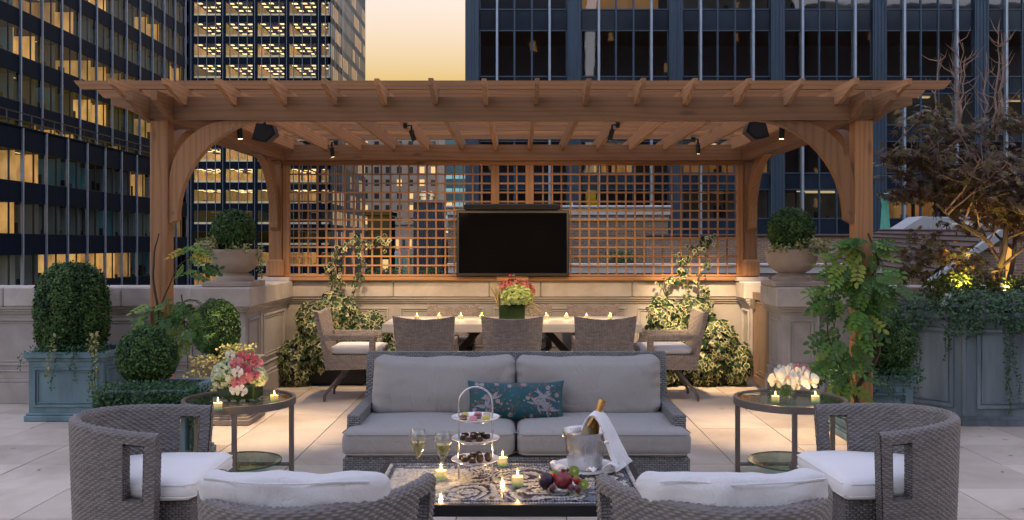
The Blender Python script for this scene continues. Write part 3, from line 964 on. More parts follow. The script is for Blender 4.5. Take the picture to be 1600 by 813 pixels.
# --- blue-black tower filling the right
TYR = 71.5; SR = 1410/TYR
rt = thing('glass_tower', 'broad dark blue glass tower with pale fluted columns behind the pergola', 'building', (30, TYR+10, -45))
rx_ = lambda px: wx(px, TYR); rz_ = lambda py: wz(py, TYR)
M_COLB = surf('blue_column', (.05,.088,.136), (.034,.06,.095), .8, .42, .04, 5, metal=.35, stretch=(3,3,.25))
M_FINB = surf('bright_fin', (.36,.45,.56), (.28,.36,.46), 1, .38, metal=.5)
M_SPAN = surf('blue_spandrel_glass', (.02,.036,.058), (.013,.023,.038), .6, .14, metal=.2, rand=.3)
M_BACK = emit('dark_floor_behind_glass', (.05,.07,.10), .05)
vis = [(-62,15), (48,120), (146,195.6), (221,271), (296,342), (367,417)]
spn = [(15,48), (120,146), (195.6,221), (271,296), (342,367)]
cols = [738 + 158.7*k for k in range(7)]
xL, xRr = rx_(727), rx_(1702)
obj('core', MB().box(xL+.3, xRr, TYR+5.5, TYR+40, -45, 34), M_BACK, rt)
obj('lower_facade', MB().box(xL, xRr, TYR+.1, TYR+6, -45, rz_(417)), M_SPAN, rt)
obj('west_wall', MB().box(xL, xL+.3, TYR+.2, TYR+40, -45, 34), M_COLB, rt)
for (a, b) in spn: obj('floor_slab', MB().box(xL+.3, xRr, TYR+.3, TYR+5.5, rz_(b), rz_(a)), M_MFRAME, rt)
def colm(px):
    mb = MB(); x = rx_(px); w = 21.5/SR
    mb.box(x-w/2, x+w/2, TYR-.35, TYR+.3, -45, 34, .05)
    for k in range(4):
        xx = x - w/2 + w*(k+.5)/4
        mb.box(xx-.05, xx+.05, TYR-.43, TYR-.35, -45, 34, .02)
    return mb
for c in cols: obj('column', colm(c), M_COLB, rt, recalc=True)
PWR = 27.3/SR
finm = MB().box(-.09,.09,-.34,.05,rz_(417),34,.02).mesh('fin'); finm.materials.append(M_FINB)
thinm = MB().box(-.06,.06,-.06,.05,rz_(417),34).mesh('mullion'); thinm.materials.append(M_COLB)
lit = {(1,0):2,(1,1):3,(1,2):2,(3,4):3,(2,3):1,(0,1):2}
wv, wsn = {}, {}
for c in range(6):
    x0 = rx_(cols[c]+11)
    for k in range(1,5): put('fin' if k in (1,4) else 'mullion', finm if k in (1,4) else thinm, rt, (x0+k*PWR+.02, TYR, 0))
    for vi, (a, b) in enumerate(vis):
        h = rz_(a)-rz_(b)
        key = round(h,3)
        if key not in wv: wv[key] = window_mesh(PWR-.02, h, M_PANE_R, .07, M_COLB)
        for k in range(5):
            put('window', wv[key], rt, (x0+k*PWR+.02, TYR+.06, rz_(b)))
        # rooms behind
        lvl = None
        if vi == 0: lvl = {1:2, 2:1, 3:1}.get(c)
        if vi == 3: lvl = {1:3, 2:2}.get(c)
        if vi == 2: lvl = {4:1, 5:1}.get(c)
        if vi == 4: lvl = {4:3, 2:1, 3:1}.get(c)
        if lvl is not None:
            nw = 2 if lvl == 3 else 5
            me = room(PWR*nw-.1, h, 4.5, lvl, 'strip', 300+vi*10+c)
            put('office_interior', me, rt, (x0+.06+(PWR if nw == 2 else 0), TYR+.35, rz_(b)))
    for (a, b) in spn:
        h = rz_(a)-rz_(b); key = round(h,3)
        if key not in wsn:
            wsn[key] = MB().box(.03, PWR-.03, 0, .06, 0, h-.04, .01).mesh('spandrel_panel'); wsn[key].materials.append(M_SPAN)
        for k in range(5): put('spandrel_panel', wsn[key], rt, (x0+k*PWR+.02, TYR+.04, rz_(b)+.02))
        obj('transom', MB().box(x0, x0+5*PWR, TYR-.05, TYR+.05, rz_(b)-.05, rz_(b)+.03), M_COLB, rt)
        obj('transom', MB().box(x0, x0+5*PWR, TYR-.05, TYR+.05, rz_(a)-.04, rz_(a)+.04), M_COLB, rt)

# --- far buildings seen through the lattice
def far_block(name, label, px0, px1, pytop, Y, mat, wmat, nx, floors, depth=20, litm=None, wfrac=.5, hfrac=.55, seed=0, zfl=3.4):
    rd = random.Random(seed)
    x0, x1, zt = wx(px0, Y), wx(px1, Y), wz(pytop, Y)
    root = thing(name, label, 'building', ((x0+x1)/2, Y+depth/2, -45))
    obj('wall', MB().box(x0, x1, Y, Y+depth, -45, zt), mat, root)
    obj('cornice', MB().box(x0-.3, x1+.3, Y-.4, Y+depth, zt+.001, zt+.7, .1), mat, root)
    d, l = MB(), MB()
    pw = (x1-x0)/nx
    for f in range(floors):
        z = zt - 1.0 - (f+1)*zfl
        for k in range(nx):
            t = l if rd.random() < .22 else d
            a = x0 + (k+.5-wfrac/2)*pw
            t.box(a, a+wfrac*pw, Y-.05, Y+.1, z, z+hfrac*zfl)
    stuff(obj('dark_windows', d, wmat, root))
    if l.v: stuff(obj('lit_windows', l, litm, root))
    return root
M_BEIGE = surf('beige_masonry', (.40,.34,.27), (.3,.255,.2), .6, .85, .2, 4)
M_WDARK = surf('far_dark_window', (.05,.06,.07), None, 3, .2)
M_WLIT = emit('far_lit_window', (1.0,.62,.24), .8)
M_TEAL = surf('teal_curtain_wall', (.06,.16,.18), (.04,.11,.13), .3, .25)
M_TEALW = emit('teal_lit_band', (.35,.75,.78), .28)
far_block('stone_tower', 'pale stone apartment tower with small windows seen through the lattice', 562, 686, 205, 240, M_BEIGE, M_WDARK, 7, 14, 20, M_WLIT, .42, .5, 1)
far_block('glass_block', 'teal glass tower with bright floor bands seen through the lattice', 684, 730, 190, 280, M_TEAL, M_TEALW, 4, 12, 20, M_WLIT, .9, .3, 2, 4.2)
far_block('dark_block', 'low black glass block in front of the stone tower', 574, 608, 338, 120, M_DGLASS, M_WDARK, 3, 3, 6, M_WLIT, .8, .6, 3)
far_block('stone_tower', 'shorter pale stone building with lit windows in front of the stone tower', 606, 646, 352, 170, M_BEIGE, M_WDARK, 4, 6, 10, M_WLIT, .45, .5, 4)

# --- roofs next door
M_CORR = surf('grey_corrugated_metal', (.19,.2,.23), (.155,.165,.19), 1, .45, metal=.4)
sh = thing('metal_shaft', 'grey corrugated metal ventilation shaft behind the lattice', 'shaft', (wx(667,40), 41, -45))
x0, x1 = wx(646,40), wx(691,40)
n = 15; poly = []
for i in range(n*2+1):
    poly.append((x0+(x1-x0)*i/(n*2), 40 + (.035 if i % 2 else -.035)))
obj('cladding', MB().prism(poly + [(x1, 42), (x0, 42)], 'z', -45, wz(315,40)), M_CORR, sh, recalc=True)
obj('vent_drum', MB().lathe([(.34,0),(.34,.25),(.40,.27),(.40,.36),(.33,.4),(.33,.5)], 20, (wx(667,41),41,wz(315,40))), M_CHROME, sh, smooth=40)
obj('coping', MB().box(x0-.05, x1+.05, 39.9, 42, wz(315,40)+.001, wz(315,40)+.06, .01), M_CORR, sh)
far_block('metal_annex', 'low grey metal roof annex below the television', 690, 776, 398, 42, M_CORR, M_WDARK, 2, 1, 3, M_WLIT, .2, .2, 5)
ac = thing('rooftop_cabinet', 'white rooftop plant cabinet behind the lattice beside the television', 'cabinet', (wx(700,44), 44.5, wz(398,44)))
M_WPAINT = surf('white_paint_weathered', (.42,.45,.48), (.34,.37,.40), 2, .6, .05, 40)
obj('cabinet_body', MB().box(wx(684,44), wx(724,44), 44, 45.5, wz(398,44), wz(372,44), .02), M_DGLASS, ac)
obj('hood', MB().box(wx(683,44), wx(726,44), 43.85, 45.6, wz(360,44), wz(344,44), .03), M_WPAINT, ac)
obj('louver', MB().box(wx(691,44), wx(711,44), 43.9, 44, wz(394,44), wz(366,44), .01), M_WPAINT, ac)
obj('post', MB().box(wx(684.5,44), wx(687,44), 43.95, 44.1, wz(372,44)+.001, wz(360,44)), M_WPAINT, ac)
M_VERD = surf('green_copper', (.10,.40,.31), (.06,.28,.22), 4, .6, .1, 30)
for k, px in enumerate((619.5, 631)):
    Y = 30
    root = thing('copper_post', 'slim green copper post with a small lantern seen low through the lattice' if k == 0 else 'bare slim green copper post seen low through the lattice', 'post', (wx(px,Y), Y, wz(436,Y)))
    obj('shaft', MB().box(wx(px-1.8,Y), wx(px+1.8,Y), Y, Y+.08, wz(470,Y), wz(401 if k == 0 else 404,Y), .01), M_VERD, root)
    if k == 0: obj('lantern', MB().lathe([(.03,0),(.07,.03),(.07,.13),(.03,.17)], 10, (wx(px,Y), Y+.04, wz(401,Y))), M_WPAINT, root)

def brickmat(name, c1, c2, mortar, bw=.215, bh=.072):
    m, nt, b = nt_of(name)
    tc = nt.nodes.new('ShaderNodeTexCoord')
    sp = nt.nodes.new('ShaderNodeSeparateXYZ'); nt.links.new(tc.outputs['Object'], sp.inputs[0])
    cm = nt.nodes.new('ShaderNodeCombineXYZ')
    nt.links.new(math_n(nt, 'ADD', sp.outputs[0], sp.outputs[1]), cm.inputs[0]); nt.links.new(sp.outputs[2], cm.inputs[1])
    br = nt.nodes.new('ShaderNodeTexBrick')
    br.inputs['Scale'].default_value = 1; br.inputs['Brick Width'].default_value = bw*1.05; br.inputs['Row Height'].default_value = bh*1.05
    br.inputs['Mortar Size'].default_value = .009; br.inputs['Bias'].default_value = 0
    br.inputs['Color1'].default_value = (*c1,1); br.inputs['Color2'].default_value = (*c2,1); br.inputs['Mortar'].default_value = (*mortar,1)
    nt.links.new(cm.outputs[0], br.inputs['Vector'])
    c = mixc(nt, .35, br.outputs['Color'], ramp(nt, noise_t(nt, tc.outputs['Object'], .9, 6), [(.35,tuple(x*.55 for x in c1)),(.65,tuple(min(1,x*1.3) for x in c2))]))
    nt.links.new(c, b.inputs['Base Color']); b.inputs['Roughness'].default_value = .85
    bump_n(nt, b, math_n(nt, 'SUBTRACT', 1, br.outputs['Fac']), .6, .01)
    return m
M_BRICKT = brickmat('tan_brick', (.34,.22,.145), (.21,.14,.10), (.42,.38,.33))
M_BRICKD = brickmat('brown_brick', (.26,.185,.12), (.10,.075,.055), (.36,.33,.28))
M_WSTONE = surf('white_limestone', (.60,.61,.60), (.47,.48,.48), 1.5, .8, .15, 30, stretch=(1,1,.3))
M_COPING = surf('brown_coping', (.10,.06,.048), (.07,.042,.035), 3, .6)
# penthouse
Y = 36.0
ph = thing('brick_penthouse', 'brown brick rooftop penthouse with white stone parapet seen through the lattice', 'building', (wx(950,Y), Y+3, -45))
obj('wall', MB().box(wx(700,Y), wx(1044,Y), Y, Y+8, -45, wz(343,Y)), M_BRICKD, ph)
obj('stone_band', MB().box(wx(699,Y), wx(1044.5,Y), Y-.06, Y+.5, wz(345,Y), wz(341.5,Y), .01), M_WSTONE, ph)
mbp = MB()
obj('parapet', MB().box(wx(699,Y), wx(1047,Y), Y-.08, Y+8.05, wz(336,Y), wz(325,Y), .01), M_WSTONE, ph)
obj('parapet_neck', MB().box(wx(699.5,Y), wx(1045,Y), Y-.02, Y+8, wz(341.4,Y), wz(336,Y)), M_BRICKD, ph)
obj('coping', MB().box(wx(697,Y), wx(1048.5,Y), Y-.22, Y+8.1, wz(325,Y)+.001, wz(321.5,Y), .02), M_WSTONE, ph)
obj('vent_pipe', MB().box(wx(893,Y), wx(898,Y), Y+1, Y+1.12, wz(322,Y), wz(315,Y)), M_WPAINT, ph)
# long brick wall
Y = 33.0
bw = thing('brick_wall', 'long tan brick roof wall with dark coping behind the white-flowered urn', 'wall', (wx(1280,Y), Y, -45))
obj('brickwork', MB().box(wx(1014,Y), wx(1466,Y), Y, Y+.5, -45, wz(370,Y)), M_BRICKT, bw)
obj('coping', MB().box(wx(1012,Y), wx(1468,Y), Y-.12, Y+.6, wz(370,Y)+.001, wz(366,Y), .02), M_COPING, bw)
Y = 31.0
sp_ = thing('stone_balustrade', 'weathered pale stone ledge with molded cap across the next roof', 'ledge', (wx(1150,Y), Y, -45))
obj('ledge', MB().box(wx(700,Y), wx(1470,Y), Y, Y+.4, wz(427,Y), wz(416,Y)), M_WSTONE, sp_)
obj('cap', MB().box(wx(698,Y), wx(1472,Y), Y-.09, Y+.5, wz(416,Y)+.001, wz(412,Y), .02), M_WSTONE, sp_)
obj('brick_base', MB().box(wx(700,Y), wx(1470,Y), Y+.06, Y+.4, -45, wz(427,Y)-.001), M_BRICKD, sp_)
# duct, copper finial
Y = 35.0
du = thing('rooftop_duct', 'pale metal rooftop duct with sloped hood behind the brick wall', 'duct', (wx(1450,Y), Y+1, wz(372,Y)))
obj('hood', MB().prism([(wx(1398,Y), wz(366,Y)), (wx(1443,Y), wz(338,Y)), (wx(1450,Y), wz(338,Y)), (wx(1450,Y), wz(375,Y)), (wx(1430,Y), wz(375,Y)), (wx(1428,Y), wz(366,Y))], 'y', Y, Y+1.4), M_WPAINT, du, recalc=True)
obj('trunk', MB().box(wx(1450,Y)+.002, wx(1560,Y), Y+.1, Y+1.3, wz(378,Y), wz(339,Y), .02), M_WPAINT, du)
obj('ladder', MB().tube([(wx(1452,Y),Y-.1,wz(374,Y)),(wx(1452,Y),Y-.1,wz(352,Y)),(wx(1458,Y),Y-.1,wz(352,Y)),(wx(1458,Y),Y-.1,wz(374,Y))], .03, 6), M_WPAINT, du)
Y = 34.0
cp = thing('copper_finial', 'tapered green copper finial rising above the brick roof wall', 'finial', (wx(1383,Y), Y, wz(370,Y)))
mb = MB().lathe([(.30,0),(.30,.03),(.20,.1),(.15,.7),(.13,1.05),(.17,1.25),(.19,1.45),(.10,1.5)], 8, (wx(1383,Y), Y, wz(364,Y)))
obj('shaft', mb, M_VERD, cp, smooth=25)
obj('footing', MB().box(wx(1366,Y), wx(1412,Y), Y-.4, Y+.4, wz(370,Y), wz(363.5,Y), .02), M_WSTONE, cp)
# stair bulkhead with sloping roof and lit doorway
Y = 24.0
st = thing('stair_bulkhead', 'brick stair bulkhead with sloping metal roof and glowing doorway behind the maple', 'building', (wx(1520,Y), Y+1, -45))
sx = lambda px: wx(px, Y); sz = lambda py: wz(py, Y)
obj('gable_wall', MB().prism([(sx(1456), -45), (sx(1572), -45), (sx(1572), sz(366)), (sx(1456), sz(436))], 'y', Y+.1, Y+3), M_BRICKD, st, recalc=True)
obj('white_verge', MB().prism([(sx(1448), sz(440)), (sx(1456), sz(440)), (sx(1572), sz(368)), (sx(1572), sz(359)), (sx(1562), sz(359))], 'y', Y-.1, Y+.12), M_WPAINT, st, recalc=True)
rf = obj('sloping_roof', MB().add([(sx(1448), Y+.1, sz(433)), (sx(1562), Y+.1, sz(358)), (sx(1520), Y+6, sz(352)), (sx(1420), Y+6, sz(410))], [(0,1,2,3)]), M_COPING, st)
seam = MB()
a0, a1 = Vector((sx(1448), Y+.12, sz(433))), Vector((sx(1420), Y+6, sz(410)))
b0, b1 = Vector((sx(1562), Y+.12, sz(358))), Vector((sx(1520), Y+6, sz(352)))
for k in range(9):
    t = (k+.5)/9; seam.tube([a0.lerp(b0,t)+Vector((0,0,.03)), a1.lerp(b1,t)+Vector((0,0,.03))], .025, 4)
obj('standing_seams', seam, M_COPING, rf)
obj('side_wall', MB().box(sx(1572)+.001, sx(1700), Y+.5, Y+3, -45, sz(352)), M_BRICKT, st)
obj('roof_cap', MB().box(sx(1572), sx(1700), Y+.3, Y+3, sz(352)+.001, sz(345), .02), M_WSTONE, st)
obj('door_reveal', MB().box(sx(1577), sx(1581), Y+.38, Y+.5, sz(445), sz(383), .01), M_WPAINT, st)
dr = obj('lit_door', MB().box(sx(1581), sx(1595), Y+.44, Y+.5, sz(445), sz(384), .005), emit('lit_doorway', (1.0,.50,.10), .8), st)
obj('door_edge', MB().box(sx(1582.5), sx(1584), Y+.40, Y+.439, sz(445), sz(386)), M_DESK, dr)
obj('door_frame', MB().box(sx(1579), sx(1597), Y+.40, Y+.5, sz(384)+.001, sz(381)), M_COPING, st)
obj('bollard_box', MB().box(sx(1597), sx(1600), Y+.36, Y+.5, sz(421), sz(417)), M_WPAINT, st)
Y2 = Y+.06
ex = thing('exit_sign', 'small red and white exit sign on the bulkhead wall behind the maple trunk', 'sign', (sx(1556), Y2, sz(396)))
obj('sign_plate', MB().box(wx(1549,Y2), wx(1562,Y2), Y2, Y2+.035, wz(395,Y2), wz(387,Y2), .003), surf('sign_white', (.75,.7,.68), None, 3, .5), ex)
text('lettering', 'EXIT', .14, (wx(1555.5,Y2), Y2-.004, wz(391,Y2)), surf('sign_red', (.6,.03,.03), None, 3, .5), ex, .002, 'CENTER')

# ------------------------------------------------------------------ furniture
def strip_uv(mb, rows, cols, P, UV, closed=False):
    """grid of points with UVs in metres"""
    b = len(mb.v)
    for r in range(rows):
        for c in range(cols):
            mb.v.append(tuple(P[r][c])); mb.uv.append(UV[r][c])
    for r in range(rows-1):
        for c in range(cols-1):
            mb.f.append((b+r*cols+c, b+r*cols+c+1, b+(r+1)*cols+c+1, b+(r+1)*cols+c)); mb.m.append(mb.mi)

# --- tub armchair, faces +x, origin on the floor under its centre
def tub_path(n=60):
    """centre line of the wall in plan from one arm tip round the back to the other; returns points and outward normals"""
    hw, fx, bx, cx = .362, .33, -.195, .43
    pts = []
    t0 = math.acos(((cx-fx)/(cx-bx))**1.05)
    for i in range(n+1):
        q = 2*t0*i/n - t0
        ca, sa = math.cos(q), math.sin(q)
        pts.append((cx - (cx-bx)*abs(ca)**(2/2.1), hw*math.copysign(abs(sa)**(2/2.1), sa)))
    out, nrm = [], []
    for i, p in enumerate(pts):
        a, b = pts[max(i-1,0)], pts[min(i+1,len(pts)-1)]
        d = Vector((b[0]-a[0], b[1]-a[1])).normalized()
        out.append(Vector(p)); nrm.append(Vector((-d.y, d.x)) * (1 if (-d.y*p[0]+d.x*p[1]) > 0 else -1))
    return out, nrm
def make_tub():
    pts, nrm = tub_path()
    s = [0.0]
    for a, b in zip(pts[:-1], pts[1:]): s.append(s[-1] + (b-a).length)
    L = s[-1]; T = .026; RIM = .65; BOT = .13
    hole = lambda q: (.06 < q < .16) or (.06 < L-q < .16)
    HZ0, HZ1 = .345, .595
    # resample so that edges of the cut-outs fall on columns
    qs = sorted(set([round(L*i/96, 5) for i in range(97)] + [.06,.16,L-.06,L-.16]))
    def at(q):
        q = max(0, min(L, q))
        for i in range(len(s)-1):
            if s[i+1] >= q:
                t = (q-s[i])/max(1e-9, s[i+1]-s[i])
                return pts[i].lerp(pts[i+1], t), nrm[i].lerp(nrm[i+1], t).normalized()
        return pts[-1], nrm[-1]
    def taper(z): return 1 - .115*((RIM-z)/RIM)**1.1      # walls lean in towards the floor
    def wallpt(q, z, side):
        p, n = at(q)
        k = taper(z)
        x, y = p.x*k + n.x*T*side, p.y*k + n.y*T*side
        return (x, y, z)
    # the woven wall: one fine sheet up the outside, over the rim and down the inside, each strand modelled
    WS, WR, AMP, RND = .0195, .0108, .0031, .0050
    Hh = .625-BOT; arc = .092
    nq = int(L/.0039); nv = int((2*Hh+arc)/.0027)
    Q = np.linspace(0, L, nq+1); Vv = np.linspace(0, 2*Hh+arc, nv+1)
    ps = np.array(s); px_ = np.interp(Q, ps, [p.x for p in pts]); py_ = np.interp(Q, ps, [p.y for p in pts])
    nx_ = np.interp(Q, ps, [n.x for n in nrm]); ny_ = np.interp(Q, ps, [n.y for n in nrm])
    nl = np.hypot(nx_, ny_); nx_, ny_ = nx_/nl, ny_/nl
    zz = np.where(Vv < Hh, BOT+Vv, np.where(Vv > Hh+arc, BOT+(2*Hh+arc-Vv), .625))
    th = np.clip((Vv-Hh)/arc, 0, 1)*math.pi
    off = T*np.cos(th); zr = zz + .026*np.sin(th)
    kk = 1 - .115*((RIM-zz)/RIM)**1.1
    row = np.floor(Vv/WR); fv = Vv/WR-row
    rng = np.random.default_rng(6); jit = rng.uniform(-.12,.12,int(row.max())+2)[row.astype(int)]
    ph = np.cos(math.pi*(Q[:,None]/WS + row[None,:] + jit[None,:]))
    strand = AMP*ph + RND*(np.sqrt(np.maximum(0, 1-(2*fv-1)**2*.96))-1)[None,:]
    stake = -.0016 + .0012*(np.abs(np.cos(math.pi*Q/WS))-1)
    D = np.maximum(strand, np.maximum(stake[:,None]-.0035, -.0085))
    ux, uy, uz = nx_[:,None]*np.cos(th)[None,:], ny_[:,None]*np.cos(th)[None,:], np.sin(th)[None,:]
    co = np.stack([px_[:,None]*kk + nx_[:,None]*off + ux*D, py_[:,None]*kk + ny_[:,None]*off + uy*D, np.broadcast_to(zr, D.shape) + uz*D + .030*(np.sin(math.pi*Q/L)**1.2)[:,None]*np.clip((zz-.3)/.3, 0, 1)[None,:]], -1)
    qm = (Q[:-1]+Q[1:])/2; vm = (Vv[:-1]+Vv[1:])/2
    hq = ((qm > .06) & (qm < .16)) | ((L-qm > .06) & (L-qm < .16))
    zm = np.where(vm < Hh, BOT+vm, BOT+(2*Hh+arc-vm)); hv = ((vm < Hh) | (vm > Hh+arc)) & (zm > HZ0) & (zm < HZ1)
    keep = ~(hq[:,None] & hv[None,:])
    idx = np.arange((nq+1)*(nv+1)).reshape(nq+1, nv+1)
    fc = np.stack([idx[:-1,:-1], idx[1:,:-1], idx[1:,1:], idx[:-1,1:]], -1)[keep]
    sh_ = bpy.data.meshes.new('wicker_shell')
    sh_.vertices.add(co.shape[0]*co.shape[1]); sh_.vertices.foreach_set('co', co.astype(np.float32).ravel())
    sh_.loops.add(fc.size); sh_.loops.foreach_set('vertex_index', fc.astype(np.int32).ravel())
    sh_.polygons.add(len(fc)); sh_.polygons.foreach_set('loop_start', np.arange(0, fc.size, 4, dtype=np.int32))
    uvl = sh_.uv_layers.new(name='UVMap')
    uvs = np.stack(np.broadcast_arrays(Q[:,None], Vv[None,:]), -1).reshape(-1,2)
    uvl.data.foreach_set('uv', uvs[fc.ravel()].astype(np.float32).ravel())
    sh_.update(calc_edges=True); sh_.shade_smooth()
    edge = [MB(), MB()]
    for e_ in edge: e_.uv = []
    nr = 8
    def cap(q0, z0, z1):                                   # closing faces across the wall thickness at arm tips and cut-outs
        body = edge[0] if q0 < L/2 else edge[1]
        n = 4; b = len(body.v)
        for j in range(n+1):
            z = z0 + (z1-z0)*j/n
            for sd in (1, -1):
                body.v.append(wallpt(q0, z, sd)); body.uv.append((T*sd+.3, z))
        for j in range(n): body.f.append((b+2*j, b+2*j+1, b+2*j+3, b+2*j+2)); body.m.append(0)
    cap(0, BOT, .625); cap(L, BOT, .625)
    for q in (.06, .16, L-.06, L-.16): cap(q, HZ0, HZ1)
    for (a, b) in ((.06,.16), (L-.16, L-.06)):
        body = edge[0] if a < L/2 else edge[1]
        for z in (HZ0, HZ1):
            i0 = len(body.v)
            for q in (a, b):
                for sd in (1,-1): body.v.append(wallpt(q, z, sd)); body.uv.append((q, T*sd))
            body.f.append((i0, i0+1, i0+3, i0+2)); body.m.append(0)
    for q in (0, L):                                       # half-disc ends of the rim
        body = edge[0] if q < L/2 else edge[1]
        p, n = at(q); i0 = len(body.v); k = taper(.625)
        for j in range(nr+1):
            th = math.pi*j/nr
            body.v.append((p.x*k + n.x*T*math.cos(th), p.y*k + n.y*T*math.cos(th), .625 + .026*math.sin(th))); body.uv.append((.3+T*math.cos(th), .625+.026*math.sin(th)))
        body.f.append(tuple(range(i0, i0+nr+1))); body.m.append(0)
    root = thing('tub_armchair', 'x', 'armchair')
    obj('wicker_shell', sh_, M_STRAND, root, world=False)
    for e_ in edge: obj('wicker_edging', e_.mesh('wicker_edging', 45, False, True), M_WICK, root, world=False)
    seat = MB().box(-.02, .435, -.265, .265, .15, .325, .015)
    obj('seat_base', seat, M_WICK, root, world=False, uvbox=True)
    cush = MB().soft(-.14, .46, -.305, .305, .327, .425, .045, 18, (0,0,.012), .004, 5, 3)
    cush.v = [(x, y*max(.04, 1-(max(0, .42-x)/.575)**2.3)**.43, z) for (x, y, z) in cush.v]
    obj('seat_cushion', cush, M_WHITE, root, world=False, smooth=180)
    pip = MB()
    for z in (.348, .405):
        q = [(x, y, z) for x, y in ((.30,-.300),(.42,-.304),(.457,-.275),(.457,.275),(.42,.304),(.30,.300))]
        pip.tube(q, .0035, 5)
    obj('piping', pip, M_WHITE, root, world=False)
    sw = MB().lathe([(.02,.15),(.02,.05),(.05,.045),(.30,.03),(.30,.0)], 24)
    obj('swivel_base', sw, M_BRONZE, root, world=False, smooth=40)
    return root
tub = make_tub()
tub['label'] = 'grey-brown woven tub armchair with bare white seat in front of blue planters'
tub['group'] = 'woven tub armchairs round the mosaic table'
tub.location = (-1.93, 4.40, 0)
t2 = copy_tree(tub); t2['label'] = 'grey-brown woven tub armchair with bare white seat before the vine and dark lead planter'
t2.location = (1.93, 4.44, 0); t2.rotation_euler.z = math.pi + R(3.5)
def back_pillow(parent, seed):
    mb = MB().soft(-.115, .0, -.288, .288, .40, .752, .035, 36, (.022,0,.004), .013, 7, seed)
    # slump: wrinkled terry cover leaning on the back rest
    v = []
    for (x, y, z) in mb.v:
        t = (z-.40)/.36
        sag = .012*noise.noise(Vector((y*6+seed*5, z*3, 0))) + .010*math.sin(y*19+seed)*max(0, t)
        z2 = z + (.006*noise.noise(Vector((y*9, seed*3.0, x*7))) - .035*abs(y/.30)**7 - .004*abs(y/.30)**2)*t
        fold = .007*noise.noise(Vector((y*22+seed*7, z*4, 3.3)))*(.3+t) - .010*math.exp(-((y-.05*seed+.02)/.02)**2)*(x < -.06)
        v.append((x - .045*t + .115*(y/.288)**2 + sag + fold, y, z2))
    mb.v = v
    o = obj('back_pillow', mb, M_TERRY, parent, world=False, smooth=180)
    pts = []
    for i in range(25):
        y = -.25 + .5*i/24
        pts.append((-.158 + .115*(y/.288)**2 + .012*noise.noise(Vector((y*6+seed*5, 2.2, 0))), y, .742 - .004*abs(y/.3)**2 - .03*abs(y/.3)**7 + .004*noise.noise(Vector((y*9, seed*2.0, 1)))))
    obj('seam', MB().tube(pts, .004, 5), M_TERRY, o, world=False)
t3 = copy_tree(tub); t3['label'] = 'woven tub armchair with white terry pillow, its back turned, beside the wine glasses'
t3.scale = (1.1, 1.1, 1)
t3.location = (-.745, 3.02, 0); t3.rotation_euler.z = math.pi/2 - R(4)
back_pillow(t3, 1)
t4 = copy_tree(tub); t4['label'] = 'woven tub armchair with white terry pillow, its back turned, beside the fruit dish'
t4.scale = (1.1, 1.1, 1)
t4.location = (.735, 3.02, 0); t4.rotation_euler.z = math.pi/2 + R(4)
back_pillow(t4, 2)

# --- sofa
so = thing('sofa', 'two-seat wicker sofa with taupe cushions in front of the dining table', 'sofa', (0, 5.6, 0))
SF, SBK = 5.20, 6.02
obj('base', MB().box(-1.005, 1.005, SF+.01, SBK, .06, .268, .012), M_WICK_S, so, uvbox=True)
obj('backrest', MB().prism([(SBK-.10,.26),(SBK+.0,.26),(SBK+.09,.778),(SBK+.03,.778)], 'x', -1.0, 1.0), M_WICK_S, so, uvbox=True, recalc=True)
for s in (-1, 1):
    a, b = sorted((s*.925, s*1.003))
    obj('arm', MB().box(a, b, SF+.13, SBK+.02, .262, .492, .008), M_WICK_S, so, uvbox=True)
    for y in (SF+.08, SBK-.06): obj('foot', MB().box(s*.93-.03, s*.93+.03, y-.03, y+.03, 0, .061, .004), M_BRONZE, so)
for k, s in ((0,-1),(1,1)):
    a, b = (-1.012, -.006) if s < 0 else (.002, 1.012)
    c = obj('seat_cushion', MB().soft(a, b, SF-.012, 5.86, .270, .425, .055, 20, (0,0,.016), .004, 3.5, 5+k), M_SOFA, so, smooth=180)
    pp = MB()
    for z in (.292, .404): pp.tube([(a+.02, SF+.30, z), (a-.0, SF+.05, z), (a+.035, SF-.012, z), (b-.035, SF-.012, z), (b+.0, SF+.05, z), (b-.02, SF+.3, z)], .0035, 5)
    obj('piping', pp, M_SOFA, c)
    a, b = (-.925, -.006) if s < 0 else (.0, .925)
    mb = MB().soft(a, b, 5.72, 5.93, .40, .772, .06, 34, (0,.035,.0), .012, 5.0, 9+k)
    v = []
    for (x, y, z) in mb.v:
        t = (z-.40)/.40; u = (x-(a+b)/2)/((b-a)/2)
        crease = .018*noise.noise(Vector((x*14, z*5+k*9, 0)))*max(0, abs(u)-.45)*2.2
        pucker = .008*math.sin(z*90+noise.noise(Vector((z*8,k,0)))*4)*max(0, abs(u)-.84)*6
        v.append((x, y + .07*t + crease + pucker, z - .014*(1-u*u)*(t > .5)*((t-.5)*2)**2 + .010*abs(u)**4*t))
    mb.v = v
    bc = obj('back_cushion', mb, M_SOFA, so, smooth=180)

